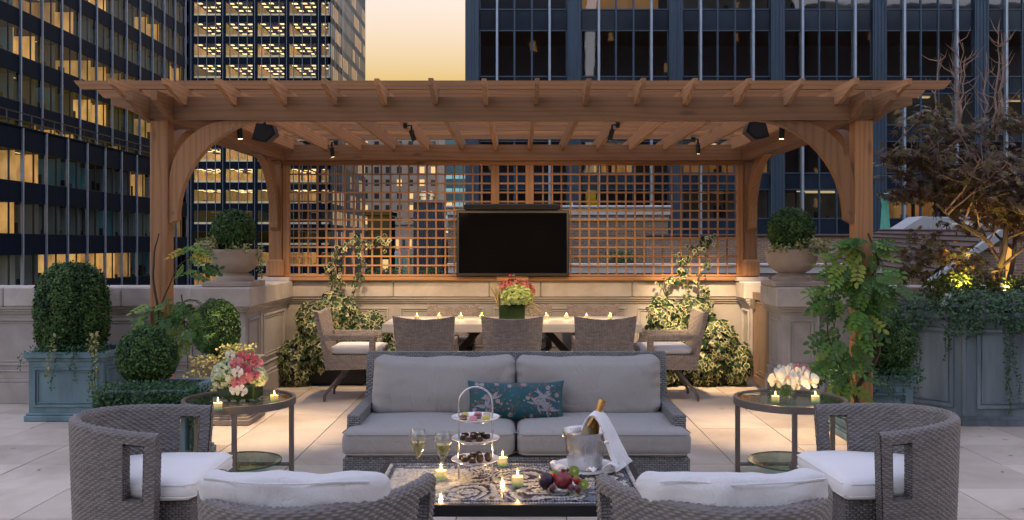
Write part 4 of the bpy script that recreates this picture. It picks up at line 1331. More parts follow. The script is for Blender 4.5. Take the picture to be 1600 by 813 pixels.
# --- throw pillow with embroidered flowers
M_TEALF = surf('teal_satin', (.010,.088,.118), (.005,.05,.07), 7, .5, .3, 240, spec=.35)
M_LAV = surf('lavender_embroidery', (.25,.255,.31), (.18,.19,.24), 30, .7)
M_PINKE = surf('pale_pink_embroidery', (.28,.255,.27), (.21,.195,.21), 30, .7)
M_BROWNE = surf('brown_embroidery', (.19,.10,.07), (.13,.075,.055), 30, .7)
PYL = 5.60
pil = thing('throw_pillow', 'teal lumbar pillow embroidered with pale flowers and fronds on the sofa', 'pillow', (wx(806,PYL), PYL, .43))
PW, PHH, PT = .285, .124, .078
def pillow_pt(u, v, sgn=1, off=0):
    pin = 1 - .075*(1-abs(u)**2.2*1)*abs(v)**2.5*0 - .05*(1-u*u)*abs(v)
    x = PW*u*(1 - .055*(1-v*v))*1.06
    z = PHH*v*(1 - .13*(1-u**4))*1.06
    th = PT*max(0, (1-abs(u)**2.6))**.55*max(0, (1-abs(v)**2.6))**.55
    y = -sgn*(th + off)
    return Vector((x, y, z))
PC0 = Vector((wx(806,PYL), PYL, .525))
tilt = Matrix.Rotation(R(-16), 3, 'X')
def pil_w(u, v, sgn=1, off=0): return PC0 + tilt @ pillow_pt(u, v, sgn, off)
mb = MB(); n = 30
for sgn in (1, -1):
    b = len(mb.v)
    for i in range(n+1):
        for j in range(n+1): mb.v.append(tuple(pil_w(math.sin((-1+2*i/n)*math.pi/2), math.sin((-1+2*j/n)*math.pi/2), sgn)))
    for i in range(n):
        for j in range(n):
            q = (b+i*(n+1)+j, b+(i+1)*(n+1)+j, b+(i+1)*(n+1)+j+1, b+i*(n+1)+j+1)
            mb.f.append(q if sgn > 0 else q[::-1]); mb.m.append(0)
obj('cover', mb, M_TEALF, pil, smooth=180)
def emb_leaf(mb, u, v, ang, ln, wd, cur=0):
    """embroidered petal on the pillow front, metres in pillow plane"""
    L_, R_ = [], []
    for i in range(7):
        t = i/6
        a = ang + cur*t
        cu, cv = u + ln*t*math.cos(a)/PW, v + ln*t*math.sin(a)/PHH
        w = wd*math.sin(math.pi*min(1, .12+.88*t))**.8
        du, dv = -math.sin(a)*w/PW, math.cos(a)*w/PHH
        L_.append(pil_w(max(-.97,min(.97,cu+du)), max(-.95,min(.95,cv+dv)), 1, .0022)); R_.append(pil_w(max(-.97,min(.97,cu-du)), max(-.95,min(.95,cv-dv)), 1, .0022))
    b = len(mb.v); mb.v.extend([tuple(p) for p in L_+R_])
    for i in range(6): mb.f.append((b+i, b+7+i, b+8+i, b+1+i)); mb.m.append(0)
fr_, fl_, tw = MB(), MB(), MB()
rd = random.Random(4)
for (u, v) in ((-.62,-.35), (-.52,.1), (.48,-.2), (.62,.15), (.66,-.5)):
    for k in range(7):
        a = R(90 + (k-3)*30 + rd.uniform(-8,8))
        emb_leaf(fr_, u, v, a, rd.uniform(.045,.085), .0075, rd.uniform(-.5,.5))
    emb_leaf(fr_, u, v, R(-95), .07, .007, .3)
for k in range(34):
    u, v = rd.uniform(-.95,.95), rd.uniform(-.9,.9)
    r = rd.choice((.006,.006,.007,.008,.015,.017)); npet = 5
    for q in range(npet): emb_leaf(fl_, u, v, 2*math.pi*q/npet + k, r, r*.42)
for k in range(150):
    emb_leaf(tw, rd.uniform(-.96,.96), rd.uniform(-.92,.92), rd.uniform(0,6.28), rd.uniform(.012,.035), .003, rd.uniform(-1,1))
stuff(obj('embroidered_twigs', tw, M_BROWNE, pil)); stuff(obj('embroidered_fronds', fr_, M_LAV, pil)); stuff(obj('embroidered_flowers', fl_, M_PINKE, pil))

# --- mosaic coffee table
CT = thing('coffee_table', 'low coffee table with mosaic tile top between sofa and armchairs', 'table', (wx(795,4.2), 4.19, 0))
CX0, CX1, CY0, CY1, CTZ = -.665, .587, 3.805, 4.56, .40
fr = MB()
for bx in ((CX0,CX1,CY0,CY0+.03),(CX0,CX1,CY1-.03,CY1),(CX0,CX0+.03,CY0+.03,CY1-.03),(CX1-.03,CX1,CY0+.03,CY1-.03)): fr.box(bx[0],bx[1],bx[2],bx[3],CTZ-.05,CTZ,.003)
obj('frame', fr, M_BLACKM, CT)
obj('bed', MB().box(CX0+.03, CX1-.03, CY0+.03, CY1-.03, CTZ-.02, CTZ-.003), surf('dark_grout', (.035,.035,.045), None, 20, .7), CT)
for x in (CX0+.06, CX1-.06):
    for y in (CY0+.06, CY1-.06): obj('leg', MB().box(x-.022, x+.022, y-.022, y+.022, 0, CTZ-.05, .003), M_BLACKM, CT)
def mosaic():
    rd = random.Random(8)
    tiles = []
    x0, x1, y0, y1 = CX0+.032, CX1-.032, CY0+.032, CY1-.032
    W, D = x1-x0, y1-y0
    cream, grey, navy, brown, rust, slate = (.60,.56,.48), (.38,.39,.41), (.035,.04,.075), (.12,.085,.075), (.16,.085,.07), (.18,.20,.25)
    verts, faces, cols = [], [], []
    ts = .0125
    nx, ny = int(W/ts), int(D/ts)
    def pattern(u, v):
        """u,v metres from the table centre"""
        ed = min(u+W/2, W/2-u, v+D/2, D/2-v)
        if ed < .016: return cream if rd.random() < .75 else grey
        if ed < .030: return navy
        if ed < .045: return slate if rd.random() < .6 else navy
        # light field of loose cream tiles at the left, scrolls elsewhere
        wob = noise.noise(Vector((u*7, v*7, 0)))*.12
        best = None
        for (cx_, cy_, r) in ((-.18,-.18,.16), (.05,.10,.17), (.16,-.17,.15), (.36,.05,.17), (-.1,.22,.10), (.30,.27,.09), (-.38,-.27,.09)):
            d = math.hypot((u-cx_)*(.8 if cx_ > .1 else 1.15), v-cy_) + wob*.35
            if d < r and (best is None or d/r < best): best = d/r; bc = (cx_, cy_)
        if best is not None:
            a = math.atan2(v-bc[1], u-bc[0])
            k = (best*6.4 + a/6.2832 + wob*4) % 2
            if best < .18: return cream
            return cream if k < .7 else navy if k < 1.05 else (brown if k < 1.4 else grey)
        if u < -.17 and abs(v+.02) < .27: return cream if rd.random() < .86 else grey
        k = (u*11 + v*7 + wob*30) % 2
        return slate if k < .5 else navy if k < .85 else grey if k < 1.3 else cream if k < 1.65 else brown
    for j in range(ny):
        off = (j % 2)*.5*ts
        for i in range(nx):
            cx_ = x0 + (i+.5)*W/nx + (off-.25*ts)*(0 if i in (0,nx-1) else 1); cyy = y0 + (j+.5)*D/ny
            u, v = cx_-(x0+x1)/2, cyy-(y0+y1)/2
            c = pattern(u, v); k = rd.uniform(.7,1.25); c = tuple(min(1,x*k) for x in c)
            hx, hy = W/nx*rd.uniform(.37,.46), D/ny*rd.uniform(.37,.46); t = rd.uniform(-.25,.25)*(0 if min(u+W/2, W/2-u, v+D/2, D/2-v) < .03 else 1)
            b = len(verts); zt = CTZ + rd.uniform(-.0006,.0006)
            tx_, ty_ = rd.uniform(-.012,.012), rd.uniform(-.012,.012)
            for z, m in ((CTZ-.004,1.0),(zt,.94)):
                for (sx_, sy_) in ((-1,-1),(1,-1),(1,1),(-1,1)):
                    px_, py_ = sx_*hx*m, sy_*hy*m
                    verts.append((cx_+px_*math.cos(t)-py_*math.sin(t), cyy+px_*math.sin(t)+py_*math.cos(t), z + (tx_*px_+ty_*py_ if m < 1 else 0)))
            faces += [(b+4,b+5,b+6,b+7),(b,b+1,b+5,b+4),(b+1,b+2,b+6,b+5),(b+2,b+3,b+7,b+6),(b+3,b,b+4,b+7)]
            cols += [c]*8
    mb = MB(); mb.v, mb.f, mb.m = verts, faces, [0]*len(faces)
    me = mb.mesh('mosaic_tiles')
    ca = me.color_attributes.new('tile', 'FLOAT_COLOR', 'POINT')
    ca.data.foreach_set('color', np.array([(*c,1) for c in cols], dtype=np.float32).ravel())
    m, nt, b = nt_of('glazed_tesserae')
    a = nt.nodes.new('ShaderNodeAttribute'); a.attribute_name = 'tile'
    nt.links.new(a.outputs['Color'], b.inputs['Base Color']); b.inputs['Roughness'].default_value = .12
    return me, m
me_, m_ = mosaic()
stuff(obj('mosaic_tiles', me_, m_, CT))

# --- round side tables
def side_table(label, X, Y, z=.51, r=.355):
    root = thing('side_table', label, 'side table', (X, Y, 0), 0, 'round bronze side tables')
    obj('rim', MB().lathe([(r-.022,z-.045),(r,z-.045),(r,z),(r-.022,z)], 56, (X,Y,0), True), M_BRONZE, root, smooth=40, recalc=True)
    obj('glass_top', MB().lathe([(r-.024,z-.018),(r-.024,z-.008)], 56, (X,Y,0)), M_GTOP, root)
    sg = 1 if X > 0 else -1
    for a in ((180, 258, 20) if X > 0 else (0, 282, 160)):
        x, y = X+(r-.018)*math.cos(R(a)), Y+(r-.018)*math.sin(R(a))
        obj('leg', MB().box(x-.014, x+.014, y-.014, y+.014, 0, z-.045, .002), M_BRONZE, root)
    cr = MB()
    for a in ((180, 258, 20) if X > 0 else (0, 282, 160)): cr.tube([(X, Y, .081), (X+(r-.03)*math.cos(R(a)), Y+(r-.03)*math.sin(R(a)), .081)], .012, 4)
    obj('cross_bar', cr, M_BRONZE, root)
    sh = obj('glass_shelf', MB().lathe([(.265,.0935),(.265,.1035)], 48, (X,Y,0)), M_GTOP, root)
    obj('glass_edge', MB().lathe([(.2652,.0937),(.268,.0937),(.268,.1033),(.2652,.1033)], 48, (X,Y,0), True), M_GEDGE, sh, recalc=True)
    return root
STL, STR, STY = wx(374,5.83), wx(1234,5.83), 5.83
side_table('round bronze and glass side table holding pink orchids, beside the sofa arm', STL, STY)
side_table('round bronze and glass side table holding white orchids, beside the sofa arm', STR, STY)

# --- dining table
DT = thing('dining_table', 'long dining table with pale plank top and dark crossed legs behind the sofa', 'dining table', (-.04, 8.95, 0))
M_DTOP = surf('bleached_teak', (.52,.485,.44), (.42,.39,.355), 3, .6, .2, 60, stretch=(1,14,14))
DX0, DX1, DY0, DY1 = -1.265, 1.184, 8.48, 9.40
for k in range(6):
    y0 = DY0 + (DY1-DY0)*k/6; y1 = DY0 + (DY1-DY0)*(k+1)/6
    obj('plank', MB().box(DX0, DX1, y0+.001, y1-.001, .67, .75, .004), M_DTOP, DT)
for s in (-1, 1):
    for d in (-1, 1):
        cx_ = -.04 + s*.62
        a, b = Vector((cx_-d*.30, 8.94+d*.03, 0)), Vector((cx_+d*.30, 8.94+d*.03, .67))
        nrm = Vector((.04*1,0,0))
        mb = MB(); vv = []
        for p in (a, b):
            for (ox, oy) in ((-.045,-.028),(.045,-.028),(.045,.028),(-.045,.028)): vv.append((p.x+ox, p.y+oy, p.z))
        mb.add(vv, [(0,3,2,1),(4,5,6,7),(0,1,5,4),(1,2,6,5),(2,3,7,6),(3,0,4,7)])
        obj('leg', mb, DARKWOOD, DT)
obj('stretcher', MB().box(-.64, .56, 8.92, 8.96, .30, .36, .004), DARKWOOD, DT)

# --- dining chair, faces +y
def make_dining():
    root = thing('dining_chair', 'x', 'chair')
    n, m = 16, 10
    rows = []
    b = MB(); b.uv = []
    def bk(u, v, side):
        w = .24 + .038*v
        zt = .862 - .03*(1-u*u)
        z = .30 + (zt-.30)*v
        x = u*w
        y = -.255 - .105*v**1.2 - .035*(1-u*u)*v + .0 + side*.021
        return (x, y, z)
    for side in (-1, 1):
        P = [[bk(-1+2*c/n, r/m, side) for c in range(n+1)] for r in range(m+1)]
        UV = [[(p[0]+side*.003, p[2]) for p in row] for row in P]
        strip_uv(b, m+1, n+1, P, UV)
    def seamstrip(A, B):
        P = [A, B]; UV = [[(p[0]+p[1]*0, p[2]+k*.04) for p in row] for k, row in enumerate(P)]
        strip_uv(b, 2, len(A), P, UV)
    seamstrip([bk(-1+2*c/n,1,-1) for c in range(n+1)], [bk(-1+2*c/n,1,1) for c in range(n+1)])
    for u in (-1, 1):
        A, B = [bk(u,r/m,-1) for r in range(m+1)], [bk(u,r/m,1) for r in range(m+1)]
        P = [A, B]; strip_uv(b, 2, m+1, P, [[(k*.042, p[2]) for p in row] for k, row in enumerate(P)])
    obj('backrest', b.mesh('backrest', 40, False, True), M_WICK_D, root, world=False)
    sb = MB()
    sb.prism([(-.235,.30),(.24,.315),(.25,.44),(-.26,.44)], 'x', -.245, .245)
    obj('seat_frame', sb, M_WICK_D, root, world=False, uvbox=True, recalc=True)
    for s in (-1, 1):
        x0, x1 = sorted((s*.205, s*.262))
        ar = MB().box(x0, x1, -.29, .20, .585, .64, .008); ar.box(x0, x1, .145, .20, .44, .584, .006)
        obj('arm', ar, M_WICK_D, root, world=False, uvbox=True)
    obj('seat_cushion', MB().soft(-.2, .2, -.24, .27, .442, .525, .035, 10, (0,0,.012), .002, 6, 2), M_WHITE, root, world=False, smooth=180)
    for sx in (-1, 1):
        for sy in (-1, 1):
            obj('leg', MB().tube([(sx*.13, sy*.10, .30), (sx*.215, sy*.26, .09), (sx*.225, sy*.285, .05), (sx*.225, sy*.287, 0)], [.017,.015,.014,.013], 10), M_BRONZE, root, world=False, smooth=50)
    return root
dch = make_dining()
dlist = [(-1.545, 8.83, -90, 'high-back wicker dining chair at the table end beside the shaded ivy'),
         (1.44, 8.83, 90, 'high-back wicker dining chair at the table end beside the spotlit ivy'),
         (-.815, 8.40, 0, 'wicker dining chair, its back to the sofa, by the table end near the shaded ivy'),
         (-.035, 8.40, 0, 'wicker dining chair, its back to the sofa, before the hydrangea vase'),
         (.785, 8.40, 0, 'wicker dining chair, its back to the sofa, by the table end near the spotlit ivy'),
         (-.69, 9.36, 180, 'wicker dining chair on the wall side of the table toward the shaded ivy'),
         (.10, 9.36, 180, 'wicker dining chair on the wall side of the table behind the hydrangea vase'),
         (.83, 9.36, 180, 'wicker dining chair on the wall side of the table toward the spotlit ivy')]
for k, (x, y, a, lab) in enumerate(dlist):
    o = dch if k == 0 else copy_tree(dch)
    o.location = (x, y, 0); o.rotation_euler.z = R(a) + R(random.uniform(-2,2)); o['label'] = lab; o['group'] = 'wicker dining chairs round the long table'

# ------------------------------------------------------------------ candles
M_WAXY = surf('cream_wax', (.75,.62,.36), None, 4, .5, **{'Subsurface Weight': .0, 'Emission Color': (1,.62,.16,1), 'Emission Strength': .4*K})  # flame light in the wax put in as emission
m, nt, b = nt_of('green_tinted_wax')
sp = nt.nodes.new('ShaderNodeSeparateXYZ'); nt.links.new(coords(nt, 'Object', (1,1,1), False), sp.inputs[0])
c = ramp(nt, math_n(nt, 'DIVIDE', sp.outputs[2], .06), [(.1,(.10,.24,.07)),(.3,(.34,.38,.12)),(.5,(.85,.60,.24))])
nt.links.new(c, b.inputs['Base Color']); nt.links.new(c, b.inputs['Emission Color']); b.inputs['Emission Strength'].default_value = .5*K  # wax emits its own colour, standing for flame light shining through
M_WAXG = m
M_FLAME = emit('candle_flame', (1.0, .66, .22), 14)
M_WICKC = surf('candle_wick', (.02,.015,.01), None, 5, .9)
def make_candle(h, r, wax, power):
    """glass votive, origin at its base"""
    root = thing('votive_candle', 'x', 'candle')
    obj('glass_cup', MB().surf_rev([(r*.82,.0),(r*.9,.004),(r,h),(r*.93,h),(r*.84,.008)], 18), M_GLASS, root, world=False, smooth=50)
    obj('glass_foot', MB().lathe([(r*.82,0.001),(r*.84,.007)], 18), M_GLASS, root, world=False)
    hw = h*.58
    obj('wax', MB().lathe([(r*.76,.009),(r*.8,hw*.5),(r*.82,hw),(r*.5,hw-.002),(0,hw-.003)], 16), wax, root, world=False, smooth=50)
    obj('wick', MB().tube([(0,0,hw-.003),(0,.001,hw+.006)], .0012, 5), M_WICKC, root, world=False)
    f = obj('flame', MB().lathe([(0,0),(.0035,.004),(.0048,.009),(.0036,.016),(.0014,.023),(0,.028)], 10), M_FLAME, root, world=False, smooth=180)
    f.location = (0,0,hw+.003)
    l = bpy.data.lights.new('candle_light', 'POINT'); l.energy = power*K; l.color = (1.0,.58,.22); l.shadow_soft_size = .008
    lo = bpy.data.objects.new('candle_light', l); COL.objects.link(lo); lo.parent = root; lo.location = (0,0,hw+.045)
    return root
c_small = make_candle(.062, .026, M_WAXY, 1.6)
c_big = make_candle(.078, .031, M_WAXG, 1.3)
used = set()
def candle(proto, x, y, z, label, group):
    o = proto if proto.name not in used else copy_tree(proto)
    used.add(proto.name)
    o.location = (x, y, z); o['label'] = label; o['group'] = group; o.rotation_euler.z = random.uniform(0,6)
    return o
for k, px in enumerate((651.4, 686.3, 720, 752.4, 853.8, 885, 916.4, 953)):
    Y = 9.02 + random.uniform(-.04,.04)
    side = 'shaded-ivy' if k < 4 else 'spotlit-ivy'
    pos = ['outermost', 'second from the end', 'third from the end', 'nearest the vase'][k if k < 4 else 7-k]
    candle(c_small, wx(px,Y), Y, .7515, f'small lit votive candle on dining table, {side} half, {pos}', 'votive candles along the dining table')
TB = 'votive candles on the mosaic table'
for px, py, lab in ((785,730,'lit green votive candle on mosaic table at the sofa edge beside the tiered plates'), (689,751,'lit green votive candle on mosaic table behind the wine glass stem'), (808.7,761,'lit green votive candle on mosaic table next to the fruit dish')):
    Y = F*1.1/(py-CY); candle(c_big, wx(px,Y), Y, CTZ+.0015, lab, TB)
for px, py, lab in ((340.5,641,'lit green votive candle in front of the pink orchid vase'), (428.5,629,'lit green votive candle at the rim of the pink orchid table'), (1211.5,630,'lit green votive candle before the clear orchid vase'), (1274,630,'lit green votive candle under the drooping white orchids')):
    Y = F*(1.5-.503)/(py-CY); candle(c_big, wx(px,Y), Y, .5025, lab, 'votive candles on the side tables')

# ------------------------------------------------------------------ things on the coffee table
def tz_(py): return F*1.1/(py-CY)
# champagne glasses
M_WINE = thin_glass('white_wine', (.80,.74,.42), .6, .0, .06)
def wine_glass(label, px, py):
    Y = tz_(py); X = wx(px, Y)
    root = thing('champagne_glass', label, 'glass', (X, Y, CTZ+.001), 0, 'champagne glasses on the mosaic table')
    c = (X, Y, CTZ+.001)
    obj('foot', MB().lathe([(.034,0),(.034,.002),(.012,.004),(.004,.010)], 28, c), M_GLASS, root, smooth=60)
    obj('stem', MB().tube([(X,Y,c[2]+.009),(X,Y,c[2]+.128)], .0036, 10), M_GLASS, root, smooth=60)
    prof = [(.004,.128),(.013,.145),(.026,.172),(.0355,.198),(.0375,.215),(.036,.236),(.030,.262)]
    obj('bowl', MB().surf_rev(prof + [(r-.0012, z) for r, z in prof[::-1][:-1]], 32, c), M_GLASS, root, smooth=80)
    obj('wine', MB().lathe([(.002,.131),(.0118,.146),(.0248,.1725),(.0343,.1985),(.036,.206),(0,.206)], 28, c), M_WINE, root, smooth=60)
    return root
wine_glass('tall champagne glass of pale wine, closer to the back-turned armchair pillow', 653, 762)
wine_glass('tall champagne glass of pale wine, next to the tiered plate stand', 692, 767)

# tiered stand
TSY = 4.22; TSX = wx(743, TSY)
ts = thing('tiered_plate_stand', 'three-tier steel stand with white plates of sweets', 'plate stand', (TSX, TSY, CTZ))
zp = [.487, .585, .683]
for s in (-1, 1):
    obj('leg', MB().tube([(TSX+s*.079, TSY, CTZ+.0015), (TSX+s*.079, TSY, .755)], .0042, 8), M_CHROME, ts, smooth=60)
obj('handle', MB().tube([(TSX+.079*math.cos(t), TSY, .755+.078*math.sin(t)) for t in [math.pi*i/20 for i in range(21)]], .0042, 8), M_CHROME, ts, smooth=60)
for z in zp:
    obj('plate', MB().lathe([(.0,z+.0),(.07,z),(.112,z+.010),(.113,z+.013),(.07,z+.004),(0,z+.004)], 40, (TSX,TSY,0)), M_PORC, ts, smooth=60)
    obj('support_ring', MB().tube([(TSX+.079*math.cos(t), TSY+.079*math.sin(t), z-.004) for t in [2*math.pi*i/24 for i in range(25)]], .0022, 6), M_CHROME, ts, smooth=60)
def bite(name, label, cat, mbs, x, y, z, group, rz=0):
    root = thing(name, label, cat, (x, y, z), rz, group)
    for nm_, mb_, mt_ in mbs: obj(nm_, mb_, mt_, root, world=False, smooth=50)
    return root
mac_c = {'yellow': (.72,.60,.14), 'pink': (.72,.26,.36), 'brown': (.22,.10,.075), 'cream': (.62,.56,.46)}
MACM = {k: surf('macaron_'+k, v, None, 40, .8, .3, 200) for k, v in mac_c.items()}
M_CREAM = surf('macaron_filling', (.66,.55,.36), None, 20, .7)
pl = zp[2]+.0045
def macaron(k, dx, dy, lab):
    c = MACM[k]
    bite('macaron', lab, 'macaron', [('lower_shell', MB().lathe([(.016,.0),(.018,.003),(.0175,.007)], 16), c), ('filling', MB().lathe([(.0165,.0071),(.0165,.0105)], 16), M_CREAM), ('upper_shell', MB().lathe([(.018,.0106),(.0175,.015),(.012,.0195),(0,.0205)], 16), c)], TSX+dx, TSY+dy, pl, 'macarons on the top plate')
macaron('yellow', -.052, .035, 'yellow macaron behind the brown one on top plate')
macaron('brown', -.055, -.035, 'brown macaron near the stand leg on top plate')
macaron('pink', .01, .05, 'pink macaron at the back of the top plate')
macaron('brown', .008, -.002, 'brown macaron in the middle of the top plate')
macaron('pink', -.008, -.055, 'pink macaron at the front of the top plate')
macaron('cream', .052, .038, 'pale cream macaron on top plate')
macaron('yellow', .05, -.03, 'yellow macaron in front of the cream one on top plate')
M_CHOC = [surf('chocolate_dark', (.035,.016,.012), None, 30, .35), surf('chocolate_milk', (.10,.045,.028), None, 30, .4), surf('chocolate_truffle', (.07,.034,.025), None, 90, .75, .4, 200)]
M_IVOR = surf('ivory_chocolate', (.6,.55,.45), None, 20, .5)
rd = random.Random(3)
def choc(dx, dy, z, kind, m, lab):
    if kind == 0: mbs = [('piece', MB().box(-.0145,.0145,-.0145,.0145,0,.021,.003), m), ('ridge', MB().box(-.011,.011,-.003,.003,.0211,.0235,.001), M_CHOC[1] if rd.random() < .6 else M_IVOR)]
    elif kind == 1: mbs = [('piece', MB().ellipsoid((0,0,.0135),(.0155,.0155,.0135),14,9,.12,rd.random()*9), m), ('swirl', MB().ellipsoid((0,0,.026),(.006,.006,.003),8,5), M_CHOC[0])]
    else: mbs = [('piece', MB().lathe([(.0155,0),(.0165,.004),(.0145,.019),(.010,.021),(0,.021)], 16), m), ('button', MB().lathe([(.007,.0211),(.006,.0245),(0,.025)], 12), M_IVOR)]
    bite('chocolate', lab, 'chocolate', mbs, TSX+dx, TSY+dy, z, 'chocolates on the tiered plates', rd.uniform(0,1.5))
for pi, spots in ((1, ((-.05,.03),(-.055,-.02),(-.01,.045),(-.012,.0),(-.03,-.055),(.025,.045),(.02,-.045),(.05,.015),(.012,-.002))),
                  (0, ((-.06,.01),(-.05,-.03),(-.015,.05),(-.02,.0),(-.012,-.06),(.02,.02),(.022,-.05),(.055,.03),(.06,-.03),(.012,.062)))):
    lab = {1: 'small dark chocolate on the middle plate of the tiered stand', 0: 'small dark chocolate on the lowest plate of the tiered stand'}[pi]
    for (dx, dy) in spots: choc(dx, dy, zp[pi]+.0045, rd.choice((0,0,1,2)), rd.choice(M_CHOC), lab)

# champagne bucket on a charger plate
BY = 4.42; BX = wx(914, BY)
chp = thing('charger_plate', 'wide white charger plate under the steel ice bucket', 'plate', (BX, BY, CTZ))
obj('plate', MB().lathe([(.0,CTZ+.0015),(.11,CTZ+.0015),(.172,CTZ+.013),(.174,CTZ+.016),(.11,CTZ+.006),(0,CTZ+.006)], 48, (BX,BY,0)), M_PORC, chp, smooth=60)
obj('silver_rim', MB().lathe([(.168,CTZ+.0155),(.1745,CTZ+.0166),(.1745,CTZ+.0172),(.168,CTZ+.0163)], 48, (BX,BY,0), True), M_CHROME, chp, recalc=True)
bk = thing('ice_bucket', 'polished steel ice bucket beaded with water on the mosaic table', 'bucket', (BX, BY, CTZ+.0065))
zb_ = CTZ+.0068
M_WET = surf('wet_steel', (.72,.72,.72), (.55,.55,.56), 9, .14, .5, 120, metal=1, rough2=.34, stretch=(3,3,.6), bdist=.003)
prof = [(.074,0),(.082,.006),(.083,.022),(.086,.025),(.094,.10),(.106,.172),(.113,.180),(.113,.184)]
obj('body', MB().surf_rev(prof + [(.103,.172),(.09,.10),(.08,.02),(.0,.018)], 48, (BX,BY,zb_)), M_WET, bk, smooth=50)
obj('foot_ring', MB().surf_rev([(.0835,.024),(.0865,.027),(.0865,.031),(.0845,.034)], 48, (BX,BY,zb_)), M_CHROME, bk, smooth=50)
for a in (-38, 142):
    kx, ky = BX+.107*math.cos(R(a)), BY+.107*math.sin(R(a))
    kn = MB().ellipsoid((kx+.014*math.cos(R(a)), ky+.014*math.sin(R(a)), zb_+.14), (.014,.014,.014), 14, 10); kn.tube([(kx-.008*math.cos(R(a)),ky-.008*math.sin(R(a)),zb_+.14),(kx+.01*math.cos(R(a)),ky+.01*math.sin(R(a)),zb_+.14)], .008, 10)
    obj('knob', kn, M_CHROME, bk, smooth=60)
M_ICE = thin_glass('ice', (.9,.94,.96), .8, .05, .1)
for k in range(7):
    a = k*2.4; x, y = BX+.05*math.cos(a), BY+.05*math.sin(a)
    ic = thing('ice_cube', 'clear ice cube inside the steel bucket', 'ice', (x, y, zb_+.13), a, 'ice cubes in the bucket')
    obj('cube', MB().box(-.017,.017,-.017,.017,0,.03,.005), M_ICE, ic, world=False)
# bottle
bt = thing('champagne_bottle', 'gold-foiled champagne bottle leaning in the ice bucket', 'bottle', (BX, BY, zb_+.03))
M_GOLD = surf('gold_foil', (.62,.36,.13), (.45,.24,.08), 30, .35, .6, 90, metal=.9)
M_BGLASS = surf('amber_bottle_glass', (.30,.20,.06), (.22,.14,.04), 5, .1, spec=.6)
q = Matrix.Translation((BX-.028, BY+.01, zb_+.02)) @ Matrix.Rotation(R(21), 4, 'Y') @ Matrix.Rotation(R(-4), 4, 'X')
def tilt_(mb): mb.v = [tuple(q @ Vector(p)) for p in mb.v]; return mb
obj('glass_body', tilt_(MB().lathe([(.038,.0),(.042,.01),(.042,.15),(.036,.19),(.022,.225),(.016,.25)], 24)), M_BGLASS, bt, smooth=60)
obj('label_band', tilt_(MB().surf_rev([(.0425,.07),(.0425,.13)], 24)), M_GOLD, bt, smooth=60)
obj('foil_neck', tilt_(MB().lathe([(.0375,.187),(.0235,.225),(.0175,.25),(.0165,.285),(.019,.292),(.0195,.297),(.018,.302),(.020,.315),(.018,.328),(0,.331)], 20)), M_GOLD, bt, smooth=45)
# linen towel draped over bottle and bucket
def cloth(name, parent, path, widths, mat, nfold=5, amp=.006, seed=0, th=.0025):
    """draped strip: path of (point, side-vector) pairs"""
    n = len(path); m = 24
    mb = MB()
    for k in (0, 1):
        for i, (p, sd) in enumerate(path):
            p = Vector(p); sd = Vector(sd).normalized()
            d = (Vector(path[min(i+1,n-1)][0]) - Vector(path[max(i-1,0)][0])).normalized()
            nr_ = sd.cross(d).normalized()
            for j in range(m+1):
                t = -1+2*j/m
                f = amp*(i/(n-1)*1.0+.25)*(math.sin(t*nfold*math.pi+seed+i*.15) + .5*noise.noise(Vector((t*3+seed, i*.4, 0))))
                mb.v.append(tuple(p + sd*t*widths[i] + nr_*(f + k*th)))
    N1 = n*(m+1)
    for i in range(n-1):
        for j in range(m):
            a = i*(m+1)+j
            mb.f.append((a, a+1, a+m+2, a+m+1)); mb.m.append(0)
            mb.f.append((N1+a, N1+a+m+1, N1+a+m+2, N1+a+1)); mb.m.append(0)
    for i in range(n-1):
        for j in (0, m):
            a = i*(m+1)+j; mb.f.append((a, a+m+1, N1+a+m+1, N1+a)); mb.m.append(0)
    for i in (0, n-1):
        for j in range(m):
            a = i*(m+1)+j; mb.f.append((a, N1+a, N1+a+1, a+1)); mb.m.append(0)
    return obj(name, mb, mat, parent, smooth=60, recalc=True)
tw_ = thing('linen_towel', 'white linen towel draped over the champagne bottle and bucket rim', 'towel', (BX+.1, BY, zb_))
def spline(ps, n):
    out = []
    for i in range(n):
        t = i/(n-1)*(len(ps)-1); k = min(int(t), len(ps)-2); f = t-k
        p0, p1, p2, p3 = [Vector(ps[max(0,min(len(ps)-1,k+o))]) for o in (-1,0,1,2)]
        out.append(.5*((2*p1)+(p2-p0)*f+(2*p0-5*p1+4*p2-p3)*f*f+(3*p1-p0-3*p2+p3)*f**3))
    return out
tp = spline([(BX-.012, BY-.055, zb_+.205), (BX+.022, BY-.03, zb_+.262), (BX+.065, BY-.012, zb_+.262), (BX+.105, BY-.02, zb_+.205), (BX+.135, BY-.03, zb_+.13), (BX+.165, BY-.04, zb_+.06), (BX+.19, BY-.045, zb_+.016)], 22)
cloth('towel', tw_, [(p, (.35+.25*i/21, 1.0, .1)) for i, p in enumerate(tp)], [.040+.045*i/21 for i in range(22)], M_LINEN, 5, .008, 1)
nk = thing('folded_napkin', 'white folded napkin bunched on the charger plate in front of the bucket', 'napkin', (BX, BY-.12, CTZ+.016))
for k, (a, px, py, s) in enumerate(((200, -.10, -.10, 1), (150, -.13, -.03, .8), (280, .02, -.13, .9), (335, .085, -.09, 1.2), (20, .12, -.07, 1.0))):
    c0 = Vector((BX+px, BY+py, CTZ+.018)); d = Vector((math.cos(R(a)), math.sin(R(a)), 0)); sd = Vector((-d.y, d.x, 0))
    pth = [(c0 + d*.055*s*t + Vector((0,0,.03*s*math.sin(math.pi*min(1,t*.75+.1)))), sd) for t in [i/9 for i in range(10)]]
    cloth('fold', nk, pth, [.028*s*(1-.75*(i/9)**1.5) for i in range(10)], M_LINEN, 2, .005, k)

